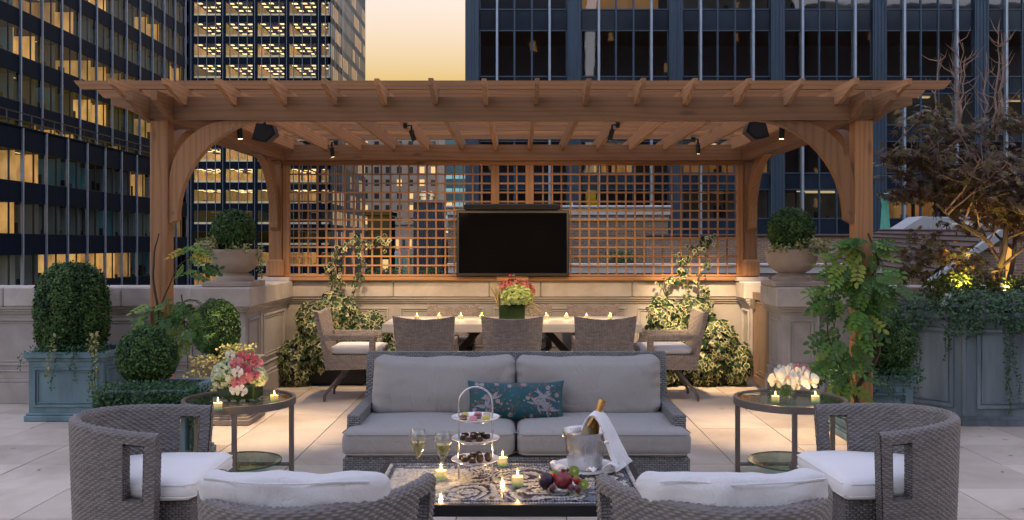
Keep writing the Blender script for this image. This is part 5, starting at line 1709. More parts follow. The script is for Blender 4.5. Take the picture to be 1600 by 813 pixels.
# fruit dish
FY = 4.03; FX = wx(884, FY)
fd = thing('glass_fruit_dish', 'scalloped clear glass dish holding fruit on the mosaic table', 'dish', (FX, FY, CTZ))
mb = MB(); nseg = 48; prof = [(.0,.004),(.06,.004),(.085,.012),(.112,.022),(.113,.025),(.084,.016),(.06,.008),(0,.008)]
for i in range(nseg):
    t = 2*math.pi*i/nseg; k = 1+.05*math.sin(8*t)
    for r, z in prof: mb.v.append((FX+r*k*math.cos(t)*1.05, FY+r*k*math.sin(t)*.85, CTZ+z+(.007*math.sin(8*t) if r > .1 else 0)))
for i in range(nseg):
    j = (i+1) % nseg
    for q_ in range(len(prof)-1): mb.f.append((i*8+q_, j*8+q_, j*8+q_+1, i*8+q_+1)); mb.m.append(0)
obj('dish', mb, thin_glass('dish_glass', (.86,.92,.92), 1, .02, .14), fd, smooth=60)
def fruit(name, label, parts, x, y, z, group='fruit in the glass dish'):
    root = thing(name, label, 'fruit', (FX+x, FY+y, CTZ+z), 0, group)
    for nm_, mb_, mt_ in parts: obj(nm_, mb_, mt_, root, world=False, smooth=60)
M_PLUM = surf('plum_skin', (.03,.012,.028), (.018,.008,.02), 12, .35)
M_POM = surf('red_fruit_skin', (.24,.025,.03), (.13,.018,.025), 14, .3, .05, 60)
M_GRAPE = surf('grape_skin', (.13,.025,.035), (.08,.015,.025), 20, .3)
M_KIWI = surf('kiwi_skin', (.20,.12,.05), (.14,.085,.035), 40, .8, .3, 200)
M_KGREEN = surf('kiwi_flesh', (.28,.36,.05), (.2,.28,.03), 30, .35)
M_KCORE = surf('kiwi_core', (.6,.6,.35), None, 30, .4)
M_STRAW = surf('strawberry_skin', (.5,.03,.02), (.4,.02,.015), 30, .3, .5, 260)
M_SGREEN = surf('strawberry_leaf', (.10,.2,.03), None, 20, .6)
M_BLUEB = surf('blueberry_skin', (.03,.035,.07), None, 20, .6)
fruit('plum', 'large dark plum at the edge of the fruit dish', [('flesh', MB().ellipsoid((0,0,.034),(.036,.034,.034),20,14,.04), M_PLUM), ('stem', MB().tube([(0,0,.066),(.003,0,.074)], .002, 5), M_WICKC)], -.088, -.005, .014)
fruit('pomegranate', 'round red pomegranate in the middle of the fruit dish', [('flesh', MB().ellipsoid((0,0,.04),(.042,.04,.04),22,15,.06,2), M_POM), ('crown', MB().lathe([(.008,.076),(.011,.088),(.009,.088),(.006,.078)], 8), M_POM)], -.012, -.012, .010)
def kiwi(lab, x, y, z, ax):
    rot = Vector(ax).to_track_quat('Z','Y').to_matrix()
    def T(mb): mb.v = [tuple(rot @ Vector(p)) for p in mb.v]; return mb
    fruit('kiwi_half', lab, [('skin', T(MB().lathe([(0,-.026),(.015,-.022),(.022,-.01),(.024,0)], 18)), M_KIWI), ('cut_face', T(MB().lathe([(.0232,.0005),(.0225,.0015)], 18)), M_KGREEN), ('core', T(MB().lathe([(.007,.002),(.006,.0025)], 12)), M_KCORE)], x, y, z)
kiwi('halved green kiwi propped on top of the fruit', .038, .012, .085, (.1,-1,.15))
kiwi('halved green kiwi lying at the front of the fruit', .075, -.03, .036, (-.1,-1,.3))
fruit('strawberry', 'red strawberry with green leaves between the kiwi halves', [('flesh', MB().lathe([(0,-.02),(.008,-.014),(.016,0),(.0185,.010),(.012,.017),(0,.018)], 14), M_STRAW), ('calyx', MB().lathe([(.016,.016),(.009,.021),(0,.022)], 7), M_SGREEN)], .045, -.04, .055)
fruit('strawberry', 'red strawberry half hidden behind the pomegranate', [('flesh', MB().lathe([(0,-.02),(.008,-.014),(.016,0),(.0185,.010),(.012,.017),(0,.018)], 14), M_STRAW), ('calyx', MB().lathe([(.016,.016),(.009,.021),(0,.022)], 7), M_SGREEN)], -.045, .045, .055)
for k, (x, y, z) in enumerate(((-.062,-.055,.026), (.022,-.058,.027), (.048,-.068,.027), (-.082,.05,.03))):
    fruit('grape', 'dark red grape lying in the glass fruit dish', [('berry', MB().ellipsoid((0,0,0),(.0165,.0165,.0175),14,10), M_GRAPE), ('stem_end', MB().ellipsoid((0,0,.0175),(.002,.002,.002),6,4), M_WICKC)], x, y, z)
for k, (x, y, z) in enumerate(((.07,.02,.06), (.078,.008,.055), (.0,.045,.075), (.012,.04,.082))):
    fruit('blueberry', 'tiny blueberry scattered among the fruit in the dish', [('berry', MB().ellipsoid((0,0,0),(.009,.009,.008),10,8), M_BLUEB), ('crown', MB().lathe([(.003,.0075),(.003,.009)], 6), M_BLUEB)], x, y, z)

# ------------------------------------------------------------------ planting
def leaves(name, P, Nrm, size, tpl, faces, mat, parent, edge=None, tint=None, down=None, rng=RNG):
    """many leaves in one mesh: P, Nrm (n,3), size (n,), template (k,3) with y along the leaf, z out of it"""
    n = len(P); k = len(tpl)
    Nn = Nrm/np.maximum(1e-9, np.linalg.norm(Nrm, axis=1))[:,None]
    D = rng.normal(size=(n,3)) if down is None else down + rng.normal(size=(n,3))*.35
    T = D - (D*Nn).sum(1)[:,None]*Nn
    T /= np.maximum(1e-9, np.linalg.norm(T, axis=1))[:,None]
    B = np.cross(T, Nn)
    tp = np.asarray(tpl, dtype=float)
    V = P[:,None,:] + size[:,None,None]*(tp[None,:,0,None]*B[:,None,:] + tp[None,:,1,None]*T[:,None,:] + tp[None,:,2,None]*Nn[:,None,:])
    V = V.reshape(-1,3)
    fl_, ls = [], []
    nf = len(faces)
    base = (np.arange(n)*k)
    loops = np.concatenate([np.array(f) for f in faces])
    tot = np.array([len(f) for f in faces])
    allloops = (base[:,None] + loops[None,:]).ravel()
    alltot = np.tile(tot, n)
    me = bpy.data.meshes.new(name)
    me.vertices.add(len(V)); me.vertices.foreach_set('co', V.astype(np.float32).ravel())
    me.loops.add(len(allloops)); me.loops.foreach_set('vertex_index', allloops.astype(np.int32))
    me.polygons.add(len(alltot)); me.polygons.foreach_set('loop_start', (np.cumsum(alltot)-alltot).astype(np.int32))
    me.update(calc_edges=True)
    t = rng.random(n) if tint is None else tint
    a = me.attributes.new('tint', 'FLOAT', 'POINT'); a.data.foreach_set('value', np.repeat(t, k).astype(np.float32))
    if edge is not None:
        a = me.attributes.new('edge', 'FLOAT', 'POINT'); a.data.foreach_set('value', np.tile(np.array(edge), n).astype(np.float32))
    me.materials.append(mat)
    o = bpy.data.objects.new(name, me); COL.objects.link(o)
    if parent is not None: o.parent = parent; o.location = -wpos(parent)
    return stuff(o)

T_SMALL = [(0,0,0),(.32,.5,.10),(0,1,0),(-.32,.5,.10)]; F_SMALL = [(0,1,2),(0,2,3)]
def ivy_tpl():
    ang = [-150,-120,-75,-50,-20,0,20,50,75,120,150]
    rad = [.55,.62,.75,.48,.62,1.0,.62,.48,.75,.62,.55]
    v = [(0,.35,.06)]
    for a, r in zip(ang, rad): v.append((math.sin(R(a))*r*.62, .35+math.cos(R(a))*r*.68, -.06*r))
    f = [(0,i,i+1) for i in range(1,11)] + [(0,11,1)]
    e = [0] + [1]*11
    return v, f, e
T_IVY, F_IVY, E_IVY = ivy_tpl()
def maple_tpl():
    v, e = [(0,.25,.0)], []
    spec = [(-135,.45),(-110,.22),(-85,.72),(-62,.26),(-42,.92),(-20,.3),(0,1.1),(20,.3),(42,.92),(62,.26),(85,.72),(110,.22),(135,.45)]
    for a, r in spec: v.append((math.sin(R(a))*r*.8, .25+math.cos(R(a))*r*.8, -.12*r))
    return v, [(0,i,i+1) for i in range(1,13)] + [(0,13,1)]
T_MAP, F_MAP = maple_tpl()
def pinnate_tpl(np_=4):
    v, f = [], []
    def leaflet(x, y, a, s):
        b = len(v)
        for (lx, ly, lz) in ((0,0,0),(.27,.30,.05),(.22,.72,.0),(0,1,-.08),(-.22,.72,.0),(-.27,.30,.05)):
            c, s_ = math.cos(a), math.sin(a)
            v.append((x + s*(lx*c+ly*s_), y + s*(-lx*s_+ly*c), s*lz - .10*y*y))
        f.extend([(b,b+1,b+2,b+3),(b,b+3,b+4,b+5)])
    for i in range(np_):
        y = .16 + .72*i/np_
        s = .33*(1-.2*i/np_)
        leaflet(0, y, 1.05, s); leaflet(0, y, -1.05, s)
    leaflet(0, .86, 0, .3)
    b = len(v); v.extend([(-.008,0,0),(.008,0,0),(.004,.9,-.08),(-.004,.9,-.08)]); f.append((b,b+1,b+2,b+3))
    return v, f
T_PIN, F_PIN = pinnate_tpl()

L_BOX = leafmat('boxwood_leaf', [(0,(.10,.07,.03)),(.04,(.020,.054,.02)),(.45,(.05,.12,.036)),(.8,(.085,.18,.05)),(1,(.14,.24,.075))], trans=.15, rough=.4)
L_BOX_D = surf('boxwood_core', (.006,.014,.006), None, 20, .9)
L_IVY = leafmat('variegated_ivy_leaf', [(0,(.016,.04,.015)),(.5,(.032,.08,.025)),(1,(.07,.13,.035))], edge=(.58,.56,.32), trans=.3, edge_at=(.64,.95))
L_WIS = leafmat('wisteria_leaf', [(0,(.04,.10,.028)),(.5,(.085,.20,.04)),(.85,(.17,.29,.05)),(.965,(.27,.34,.06)),(1,(.5,.34,.05))], trans=.35)
L_CREEP = leafmat('creeper_leaf', [(0,(.022,.065,.03)),(.6,(.045,.125,.05)),(1,(.085,.18,.065))], trans=.2)
L_CREAM = leafmat('cream_variegated_leaf', [(0,(.08,.13,.035)),(.4,(.25,.28,.10)),(1,(.55,.52,.26))], trans=.3)
L_MAP = leafmat('maple_leaf', [(0,(.066,.036,.026)),(.35,(.11,.062,.036)),(.65,(.13,.105,.042)),(.88,(.19,.19,.05)),(1,(.3,.22,.05))], trans=.35, rough=.4)
L_LAVP = leafmat('catmint_leaf', [(0,(.05,.11,.075)),(.6,(.10,.20,.12)),(1,(.15,.25,.13))], trans=.2)
L_LAVF = leafmat('catmint_flower', [(0,(.16,.15,.3)),(1,(.26,.24,.42))], trans=.2)
M_BARK = surf('bark', (.10,.07,.055), (.055,.04,.032), 8, .9, .6, 40, stretch=(2,2,.4))
M_VINE = surf('vine_stem', (.075,.05,.035), (.045,.03,.022), 12, .9, .4, 60)

def rand_dirs(n, rng=RNG):
    d = rng.normal(size=(n,3)); return d/np.linalg.norm(d, axis=1)[:,None]
def boxwood(label, c, r, p=2.0, n=9000, ls=.021, group='clipped boxwoods', flat=-.75, seed=1):
    """clipped shrub: superellipsoid of small leaves over a dark core"""
    rng = np.random.default_rng(seed)
    c = np.array(c, float); r = np.array(r, float)
    root = thing('boxwood_shrub', label, 'shrub', (c[0], c[1], c[2]+flat*r[2]), 0, group)
    d = rand_dirs(int(n*1.25), rng); d = d[d[:,2] > flat][:n]
    rho = (((d[:,0]**2+d[:,1]**2)**.5)**p + np.abs(d[:,2])**p)**(-1/p)
    lump = np.array([noise.noise(Vector((q[0]*5+seed*3.7, q[1]*5, q[2]*5))) + .6*noise.noise(Vector((q[0]*13, q[1]*13+seed, q[2]*13))) for q in d])
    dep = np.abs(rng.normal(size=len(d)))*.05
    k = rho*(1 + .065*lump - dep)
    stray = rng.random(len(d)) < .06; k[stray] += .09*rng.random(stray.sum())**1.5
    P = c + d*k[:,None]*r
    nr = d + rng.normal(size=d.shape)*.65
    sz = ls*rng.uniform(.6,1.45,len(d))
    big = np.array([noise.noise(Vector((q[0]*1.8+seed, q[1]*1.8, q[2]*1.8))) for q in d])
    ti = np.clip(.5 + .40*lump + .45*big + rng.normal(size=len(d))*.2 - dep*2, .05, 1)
    ti[rng.random(len(d)) < .012] = 0
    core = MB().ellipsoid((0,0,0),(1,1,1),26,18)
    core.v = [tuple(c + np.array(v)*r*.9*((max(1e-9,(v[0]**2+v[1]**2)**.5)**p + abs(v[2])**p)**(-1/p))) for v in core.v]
    obj('dark_core', core, L_BOX_D, root, smooth=180)  # added dark core that blocks light coming through the leaves
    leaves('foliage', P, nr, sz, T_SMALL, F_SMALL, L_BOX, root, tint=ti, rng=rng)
    obj('stem', MB().tube([(c[0],c[1],c[2]-r[2]*1.02),(c[0],c[1],c[2])], .025, 8), M_BARK, root)
    return root

def planter_box(label, x0, x1, y0, y1, h, mat, panel=True):
    root = thing('planter_box', label, 'planter', ((x0+x1)/2, (y0+y1)/2, 0), 0, 'blue-grey lead planters')
    tpr = .0
    obj('body', MB().box(x0+.03, x1-.03, y0+.03, y1-.03, .03, h-.03, .004), mat, root)
    b = MB().box(x0-.0, x1+.0, y0-.0, y1+.0, 0, .05, .008); b.box(x0+.012, x1-.012, y0+.012, y1-.012, .05, .07, .006)
    obj('base', b, mat, root)
    rim = MB()
    for e, z0, z1 in ((.0, h-.05, h), (.015, h-.075, h-.05)):
        w = .055
        for bx in ((x0+e,x1-e,y0+e,y0+w),(x0+e,x1-e,y1-w,y1-e),(x0+e,x0+w,y0+w,y1-w),(x1-w,x1-e,y0+w,y1-w)): rim.box(*bx, z0, z1, .006)
    obj('rim', rim, mat, root)
    obj('panel_molding', mapped(panel_ring(x0+.075, x1-.075, .12, h-.13, .02, .016), wall_map('S', y0+.03)), mat, root, recalc=True)
    k = ('E', x1-.03) if x0 < 0 else ('W', x0+.03)
    obj('panel_molding', mapped(panel_ring(y0+.075, y1-.075, .12, h-.13, .02, .016), wall_map(*k)), mat, root, recalc=True)
    obj('soil', MB().box(x0+.055, x1-.055, y0+.055, y1-.055, h-.06, h-.02), M_SOIL, root)
    return root

def creeper(label, mass, strings, mat, ls=.022, cat='plant', name='trailing_creeper', group='trailing creepers', seed=1, extra=None):
    """mass: (n, x0,x1,y0,y1,z0,z1) cushions; strings: (x, y, z, length, sway) hanging stems"""
    rng = np.random.default_rng(seed); rd = random.Random(seed)
    P = []
    for (n, x0, x1, y0, y1, z0, z1) in mass:
        q = rng.random((n,3)); q[:,2] = q[:,2]**1.6
        P.append(np.array([x0,y0,z0]) + q*np.array([x1-x0, y1-y0, z1-z0]))
    stems = MB()
    for (x, y, z, ln, sway) in strings:
        pts = []; cx_, cyy = x, y
        m = max(4, int(ln/.016))
        for i in range(m):
            t = i/m
            cx_ += rd.uniform(-.006,.006) + sway*.01; cyy += rd.uniform(-.004,.002)
            pts.append((cx_, cyy - .03*min(1,t*4), z - ln*t))
        stems.tube(pts[::2] if len(pts) > 6 else pts, .0015, 4)
        a = np.array(pts); P.append(a + rng.normal(size=a.shape)*.006); P.append(a + rng.normal(size=a.shape)*.009)
    P = np.concatenate(P)
    root = thing(name, label, cat, tuple(P.mean(0)*np.array([1,1,0]) + np.array([0,0,P[:,2].min()])), 0, group)
    nr = rng.normal(size=P.shape)*.7 + np.array([0,-.6,.7])
    leaves('foliage', P, nr, ls*rng.uniform(.6,1.3,len(P)), T_SMALL, F_SMALL, mat, root, rng=rng)
    if stems.v: stuff(obj('stems', stems, M_VINE, root))
    return root

# planters on the left
planter_box('square blue-grey lead planter under the large boxwood dome', wx(40,7.66), wx(168,7.66), 7.62, 8.30, .585, M_LEAD)
bx1 = (wx(40,7.66)+wx(168,7.66))/2
boxwood('tall dense boxwood clipped to a dome in the tallest blue planter', (wx(113,7.95), 7.95, .90), (.30,.29,.43), 2.8, 21000, .022, seed=1, flat=-.8)
creeper('trailing cream-edged creeper over the rim of the boxwood dome planter', [(900, bx1-.30, bx1+.33, 7.60, 7.85, .575, .64)], [(bx1-.05,7.61,.60,.35,-.2),(bx1+.08,7.61,.60,.30,.1),(bx1+.24,7.61,.60,.42,.1),(bx1-.33,7.62,.6,.16,-.3),(bx1+.27,7.6,.62,.52,.15),(bx1+.1,7.61,.6,.18,0)], L_CREEP, .022, seed=2)
creeper('pale variegated ivy strands hanging down the boxwood dome planter', [(60, bx1+.18, bx1+.28, 7.60, 7.68, .6, .74)], [(bx1-.06,7.60,.72,.36,-.3),(bx1+.26,7.595,.74,.56,.05)], L_CREAM, .034, seed=3)
p2x0, p2x1 = wx(168,6.05), wx(300,6.05)
planter_box('low blue-grey lead planter of the boxwood ball before the sparsely vined post', p2x0, p2x1, 5.98, 6.55, .53, M_LEAD)
bc2 = (wx(231,6.27), 6.27, .72)
boxwood('boxwood ball in the low planter wrapped in creeper before the sparsely vined post', bc2, (.197,.197,.197), 2.2, 12000, .019, seed=4)
creeper('thick dark green creeper spilling over the low boxwood ball planter', [(2600, p2x0-.03, p2x1+.04, 5.93, 6.12, .46, .575), (900, p2x0-.04, p2x0+.2, 5.93, 6.0, .36, .52), (700, p2x1-.24, p2x1+.03, 5.93, 6.0, .38, .52)],
        [(p2x0+.62*i/11, 5.95, .5, .14+.16*((i*7) % 5)/5, .05) for i in range(12)] + [(p2x1+.02, 6.0+.05*i, .52, .42, .05) for i in range(8)], L_CREEP, .024, seed=5)
p3x0, p3x1 = wx(303,7.55), wx(395,7.55)
M_STP = surf('stone_planter', (.28,.235,.2), (.2,.17,.15), 4, .8, .3, 70)
planter_box('small stone-grey planter with oval boxwood against the flowerless urn pedestal', p3x0, p3x1, 7.45, 7.93, .535, M_STP)
boxwood('oval boxwood in the small grey planter by the flowerless urn pedestal', (wx(338,7.66), 7.68, .78), (.185,.185,.245), 2.3, 12000, .019, seed=6)
creeper('golden variegated sprigs at the rim of the small grey planter', [(700, p3x0+.22, p3x1+.02, 7.43, 7.62, .52, .66), (200, p3x0, p3x0+.2, 7.44, 7.55, .52, .57)], [(p3x0+.05*i, 7.44, .53, .15+.2*((i*3) % 4)/4, 0) for i in range(9)], L_CREAM, .03, seed=7)
# planter on the right
px0, px1 = 2.51, 3.05
planter_box('blue-grey lead planter of the boxwood ball behind the leafy vined post', px0, px1, 6.84, 7.38, .50, M_LEAD)
boxwood('boxwood ball in the lead planter beside the leafy vined post', (wx(1381,7.1), 7.08, .70), (.215,.215,.23), 2.3, 13000, .019, seed=8)
creeper('green creeper spilling over the lead planter rim behind the leafy vined post', [(1500, px0-.04, px1+.04, 6.80, 7.0, .47, .56), (700, px0-.06, px0+.16, 6.80, 7.1, .36, .53)], [(px0+.5*i/9, 6.81, .5, .10+.22*((i*5) % 4)/4, 0) for i in range(10)] + [(px0-.02, 6.84+.05*i, .5, .3*((i*3) % 4)/4+.1, 0) for i in range(9)], L_CREEP, .023, seed=9)

# urns with boxwood balls
def urn(label, X, Y, z=1.10):
    root = thing('stone_urn', label, 'urn', (X, Y, z), 0, 'stone urns on the pedestals')
    c = (X, Y, z)
    obj('plinth', MB().box(X-.235, X+.235, Y-.235, Y+.235, z+.001, z+.05, .008), M_URN, root)
    obj('foot', MB().lathe([(.185,.051),(.185,.085),(.165,.10),(.135,.112),(.14,.122),(.118,.135)], 40, c), M_URN, root, smooth=40)
    obj('bowl', MB().lathe([(.115,.125),(.165,.15),(.212,.19),(.235,.245),(.242,.30),(.255,.318),(.262,.335),(.262,.352),(.235,.352),(.225,.32)], 48, c), M_URN, root, smooth=40)
    obj('soil', MB().lathe([(.225,.325),(.0,.335)], 32, c), M_SOIL, root)
    return root
UY = 8.66
ULX, URX = wx(366,UY), wx(1237,UY)
urn('round stone urn planter without flowers, on the pedestal by the oval boxwood', ULX, UY)
urn('round stone urn planter on the pedestal next to the brown gate', URX, UY)
boxwood('boxwood ball growing in the flowerless stone urn', (ULX-.01, UY, 1.10+.52), (.20,.20,.205), 2.1, 11000, .021, 'boxwood balls in urns', -.8, 10)
boxwood('boxwood ball growing in the white-flowered stone urn', (URX-.01, UY, 1.10+.535), (.21,.21,.21), 2.1, 11000, .021, 'boxwood balls in urns', -.8, 11)
creeper('plain variegated ivy trailing from the flowerless urn rim', [(260, ULX-.28, ULX-.1, UY-.26, UY-.05, 1.44, 1.56), (120, ULX+.0, ULX+.2, UY-.26, UY-.1, 1.44, 1.5)], [(ULX+.27,UY-.05,1.5,.36,.25),(ULX+.25,UY-.12,1.48,.22,.3),(ULX-.24,UY-.1,1.46,.10,-.3),(ULX-.16,UY-.24,1.46,.2,0)], L_CREAM, .034, seed=12)
wf = creeper('variegated ivy with white blossoms trailing from the urn beside the gate', [(420, URX-.02, URX+.3, UY-.28, UY-.02, 1.42, 1.56), (160, URX-.28, URX-.0, UY-.26, UY-.1, 1.44, 1.5)], [(URX+.26,UY-.1,1.5,.26,.3),(URX+.29,UY-.05,1.5,.3,.35),(URX+.23,UY-.2,1.48,.2,.2)], L_CREAM, .036, seed=13)
M_PETW = leafmat('white_petal', [(0,(.7,.7,.68)),(1,(.85,.85,.82))], trans=.3)
for k, (dx, dz) in enumerate(((.33,.32),(.30,.27),(.36,.26),(.37,.22))):
    rng = np.random.default_rng(50+k)
    d = rand_dirs(14, rng); leaves('blossom', np.array([URX+dx, UY-.12, 1.10+dz]) + d*.008, d, np.full(14,.026), T_SMALL, F_SMALL, M_PETW, wf, rng=rng)

# ivy mounds climbing the trellis
def ivy(label, blobs, climbers, planter, seed):
    rng = np.random.default_rng(seed); rd = random.Random(seed)
    P, Nn, S = [], [], []
    for (x, y, z, rx, ry, rz, n) in blobs:
        n = int(n*1.25)
        d = rand_dirs(n, rng); d[:,1] = -np.abs(d[:,1])
        k = 1 - np.abs(rng.normal(size=n))*.16
        P.append(np.array([x,y,z]) + d*k[:,None]*np.array([rx,ry,rz])); Nn.append(d + np.array([0,-.5,.35]) + rng.normal(size=(n,3))*.4); S.append(.074*rng.uniform(.45,1.25,n))
    stems = MB()
    for pts, n in climbers:
        sp_ = spline(pts, 24); stems.tube(sp_, [.008-.006*i/23 for i in range(24)], 5)
        idx = rng.integers(0, 24, n); a = np.array([tuple(sp_[i]) for i in idx])
        P.append(a + rng.normal(size=a.shape)*np.array([.03,.014,.03])); Nn.append(np.tile([0,-1,.25],(n,1)) + rng.normal(size=(n,3))*.5); S.append(.062*rng.uniform(.45,1.2,n))
    P = np.concatenate(P); Nn = np.concatenate(Nn); S = np.concatenate(S)
    P[:,2] = np.maximum(P[:,2], .02)
    P[:,1] = np.where(P[:,2] < 1.13, np.minimum(P[:,1], YB-.06-.03*rng.random(len(P))), np.minimum(P[:,1], TY-.03))
    root = thing('ivy_plant', label, 'ivy', (blobs[0][0], blobs[0][1], 0), 0, 'variegated ivy on the trellis wall')
    leaves('foliage', P, Nn, S, T_IVY, F_IVY, L_IVY, root, edge=E_IVY, down=np.array([0,-.2,-1.0]), rng=rng)
    obj('stems', stems, M_VINE, root, smooth=60)
    x0, x1 = planter
    pt = thing('trough_planter', 'black trough planter under ' + ('the shaded ivy' if x0 < 0 else 'the brightly spotlit ivy'), 'planter', ((x0+x1)/2, 9.7, 0), 0, 'black trough planters')
    obj('trough', MB().box(x0, x1, 9.56, 9.9, .02, .29, .008), M_BLACKM, pt)
    obj('rim', MB().box(x0-.015, x1+.015, 9.545, 9.915, .291, .32, .006), M_BLACKM, pt)
    obj('foot', MB().box(x0+.03, x1-.03, 9.6, 9.86, 0, .019), M_BLACKM, pt)
    return root
vx = lambda px: wx(px, 9.6)
def vz(py, Y=9.6): return wz(py, Y)
ivy('cream-edged ivy mound in shade, climbing the lattice behind the dining table end',
    [(vx(462), 9.62, .22, .20,.22,.30,240), (vx(500),9.66,.45,.28,.25,.32,380), (vx(525),9.72,.75,.24,.2,.26,300), (vx(575),9.66,.55,.26,.24,.26,330), (vx(605),9.62,.25,.22,.2,.26,220), (vx(478),9.68,.7,.12,.12,.2,90)],
    [([(vx(505),9.75,.8),(vx(512),9.86,1.1),(vx(508),9.9,1.3),(vx(530),9.9,1.5),(vx(548),9.91,1.58)],46), ([(vx(540),9.75,.8),(vx(552),9.86,1.1),(vx(556),9.9,1.35),(vx(552),9.9,1.5),(vx(580),9.91,1.53),(vx(598),9.91,1.54)],52), ([(vx(520),9.75,.8),(vx(525),9.86,1.05),(vx(514),9.9,1.2),(vx(520),9.9,1.4)],40), ([(vx(480),9.7,.6),(vx(482),9.8,.8),(vx(505),9.85,.95)],24)],
    (vx(482), vx(572)), 21)
ivy('cream-edged ivy brightly spotlit, climbing the lattice near the brown gate',
    [(vx(1120),9.62,.42,.24,.24,.32,340), (vx(1085),9.68,.7,.20,.2,.28,260), (vx(1150),9.62,.25,.18,.2,.26,230), (vx(1035),9.7,.72,.16,.16,.24,190), (vx(1060),9.64,.45,.22,.22,.28,270), (vx(1100),9.6,.2,.22,.2,.22,200), (vx(1040),9.6,.22,.24,.2,.24,210)],
    [([(vx(1085),9.75,.8),(vx(1080),9.86,1.1),(vx(1076),9.9,1.25),(vx(1092),9.9,1.45),(vx(1118),9.91,1.56)],60), ([(vx(1100),9.75,.8),(vx(1098),9.86,1.1),(vx(1112),9.9,1.3),(vx(1110),9.9,1.5),(vx(1122),9.91,1.62)],50), ([(vx(1050),9.75,.85),(vx(1042),9.86,1.08),(vx(1075),9.9,1.2),(vx(1068),9.9,1.4)],60), ([(vx(1110),9.7,.6),(vx(1115),9.85,.95),(vx(1108),9.88,1.05)],24)],
    (vx(1040), vx(1150)), 22)

# wisteria on the front posts
def post_vine(label, X, Y, spec, stems_spec, seed, ls=(.17,.26), thin=1.0):
    rng = np.random.default_rng(seed)
    root = thing('wisteria_vine', label, 'vine', (X, Y-.1, 0), 0, 'wisteria vines on the front posts')
    st = MB()
    for pts, r in stems_spec:
        sp_ = spline(pts, 30); st.tube([p + Vector((noise.noise(p*6)*.02, noise.noise(p*6+Vector((9,0,0)))*.02, 0)) for p in sp_], [r*(1-.7*i/29) for i in range(30)], 6)
    obj('stems', st, M_VINE, root, smooth=60)
    P, Nn, D = [], [], []
    for (x, y, z, rx, ry, rz, n) in spec:
        n = int(n*thin); d = rand_dirs(n, rng); k = rng.random(n)**.4
        P.append(np.array([x,y,z]) + d*k[:,None]*np.array([rx,ry,rz])); Nn.append(np.tile([0,-.75,.7],(n,1)) + d*.5 + rng.normal(size=(n,3))*.35)
        dd = d*np.array([1.3,.5,.2]) + np.array([0,-.3,-.45]); D.append(dd)
    P, Nn, D = np.concatenate(P), np.concatenate(Nn), np.concatenate(D)
    leaves('foliage', P, Nn, rng.uniform(*ls, len(P)), T_PIN, F_PIN, L_WIS, root, down=D, rng=rng)
    return root
lx = lambda px, Y=6.6: wx(px, Y)
lz = lambda py, Y=6.6: wz(py, Y)
post_vine('sparse young wisteria with pale green leaves climbing the front post behind the low boxwood ball', PXL, PF,
    [(lx(255),6.58,lz(495),.20,.07,.12,46), (lx(285),6.6,lz(475),.14,.07,.10,22), (lx(300),6.58,lz(400),.10,.06,.14,22), (lx(312),6.56,lz(425),.07,.05,.12,14), (lx(305),6.55,lz(540),.08,.05,.16,18), (lx(288),6.6,lz(520),.1,.06,.1,14)],
    [([(PXL+.05,6.60,0),(PXL-.06,6.62,.5),(PXL+.02,6.60,1.0),(PXL-.02,6.62,1.3),(lx(247),6.62,lz(365))],.016), ([(PXL+.02,6.6,.98),(lx(272),6.58,lz(430)),(lx(290),6.58,lz(408)),(lx(312),6.57,lz(392))],.007), ([(PXL+.05,6.6,.9),(lx(290),6.57,lz(470)),(lx(318),6.55,lz(472))],.005), ([(lx(285),6.56,lz(460)),(lx(292),6.55,lz(520)),(lx(300),6.54,lz(590))],.005)], 31, (.11,.18), .5)
rxv = lambda px, Y=6.55: wx(px, Y)
rzv = lambda py, Y=6.55: wz(py, Y)
post_vine('leafy green wisteria climbing over the front post by the white orchid table', PXR, PF,
    [(rxv(1352),6.56,rzv(382),.13,.09,.08,52), (rxv(1325),6.55,rzv(420),.15,.10,.10,44), (rxv(1352),6.52,rzv(440),.16,.10,.12,56), (rxv(1335),6.52,rzv(485),.16,.10,.12,52), (rxv(1318),6.52,rzv(530),.13,.09,.12,36), (rxv(1332),6.52,rzv(545),.09,.08,.14,26), (rxv(1302),6.52,rzv(450),.06,.05,.14,20), (rxv(1382),6.52,rzv(452),.08,.06,.06,18), (rxv(1305),6.52,rzv(575),.10,.07,.10,20), (rxv(1326),6.52,rzv(590),.09,.07,.12,18)],
    [([(PXR-.02,6.62,0),(PXR-.09,6.6,.4),(PXR+.08,6.6,.75),(PXR-.08,6.6,1.05),(PXR+.06,6.6,1.35),(PXR,6.6,1.58)],.022), ([(PXR-.03,6.6,.1),(rxv(1320),6.52,rzv(590)),(rxv(1292),6.52,rzv(530)),(rxv(1298),6.52,rzv(470)),(rxv(1310),6.52,rzv(430))],.008), ([(PXR+.05,6.6,.7),(rxv(1365),6.52,rzv(500)),(rxv(1372),6.52,rzv(450)),(rxv(1395),6.52,rzv(445))],.007)], 32, (.13,.20), .52)

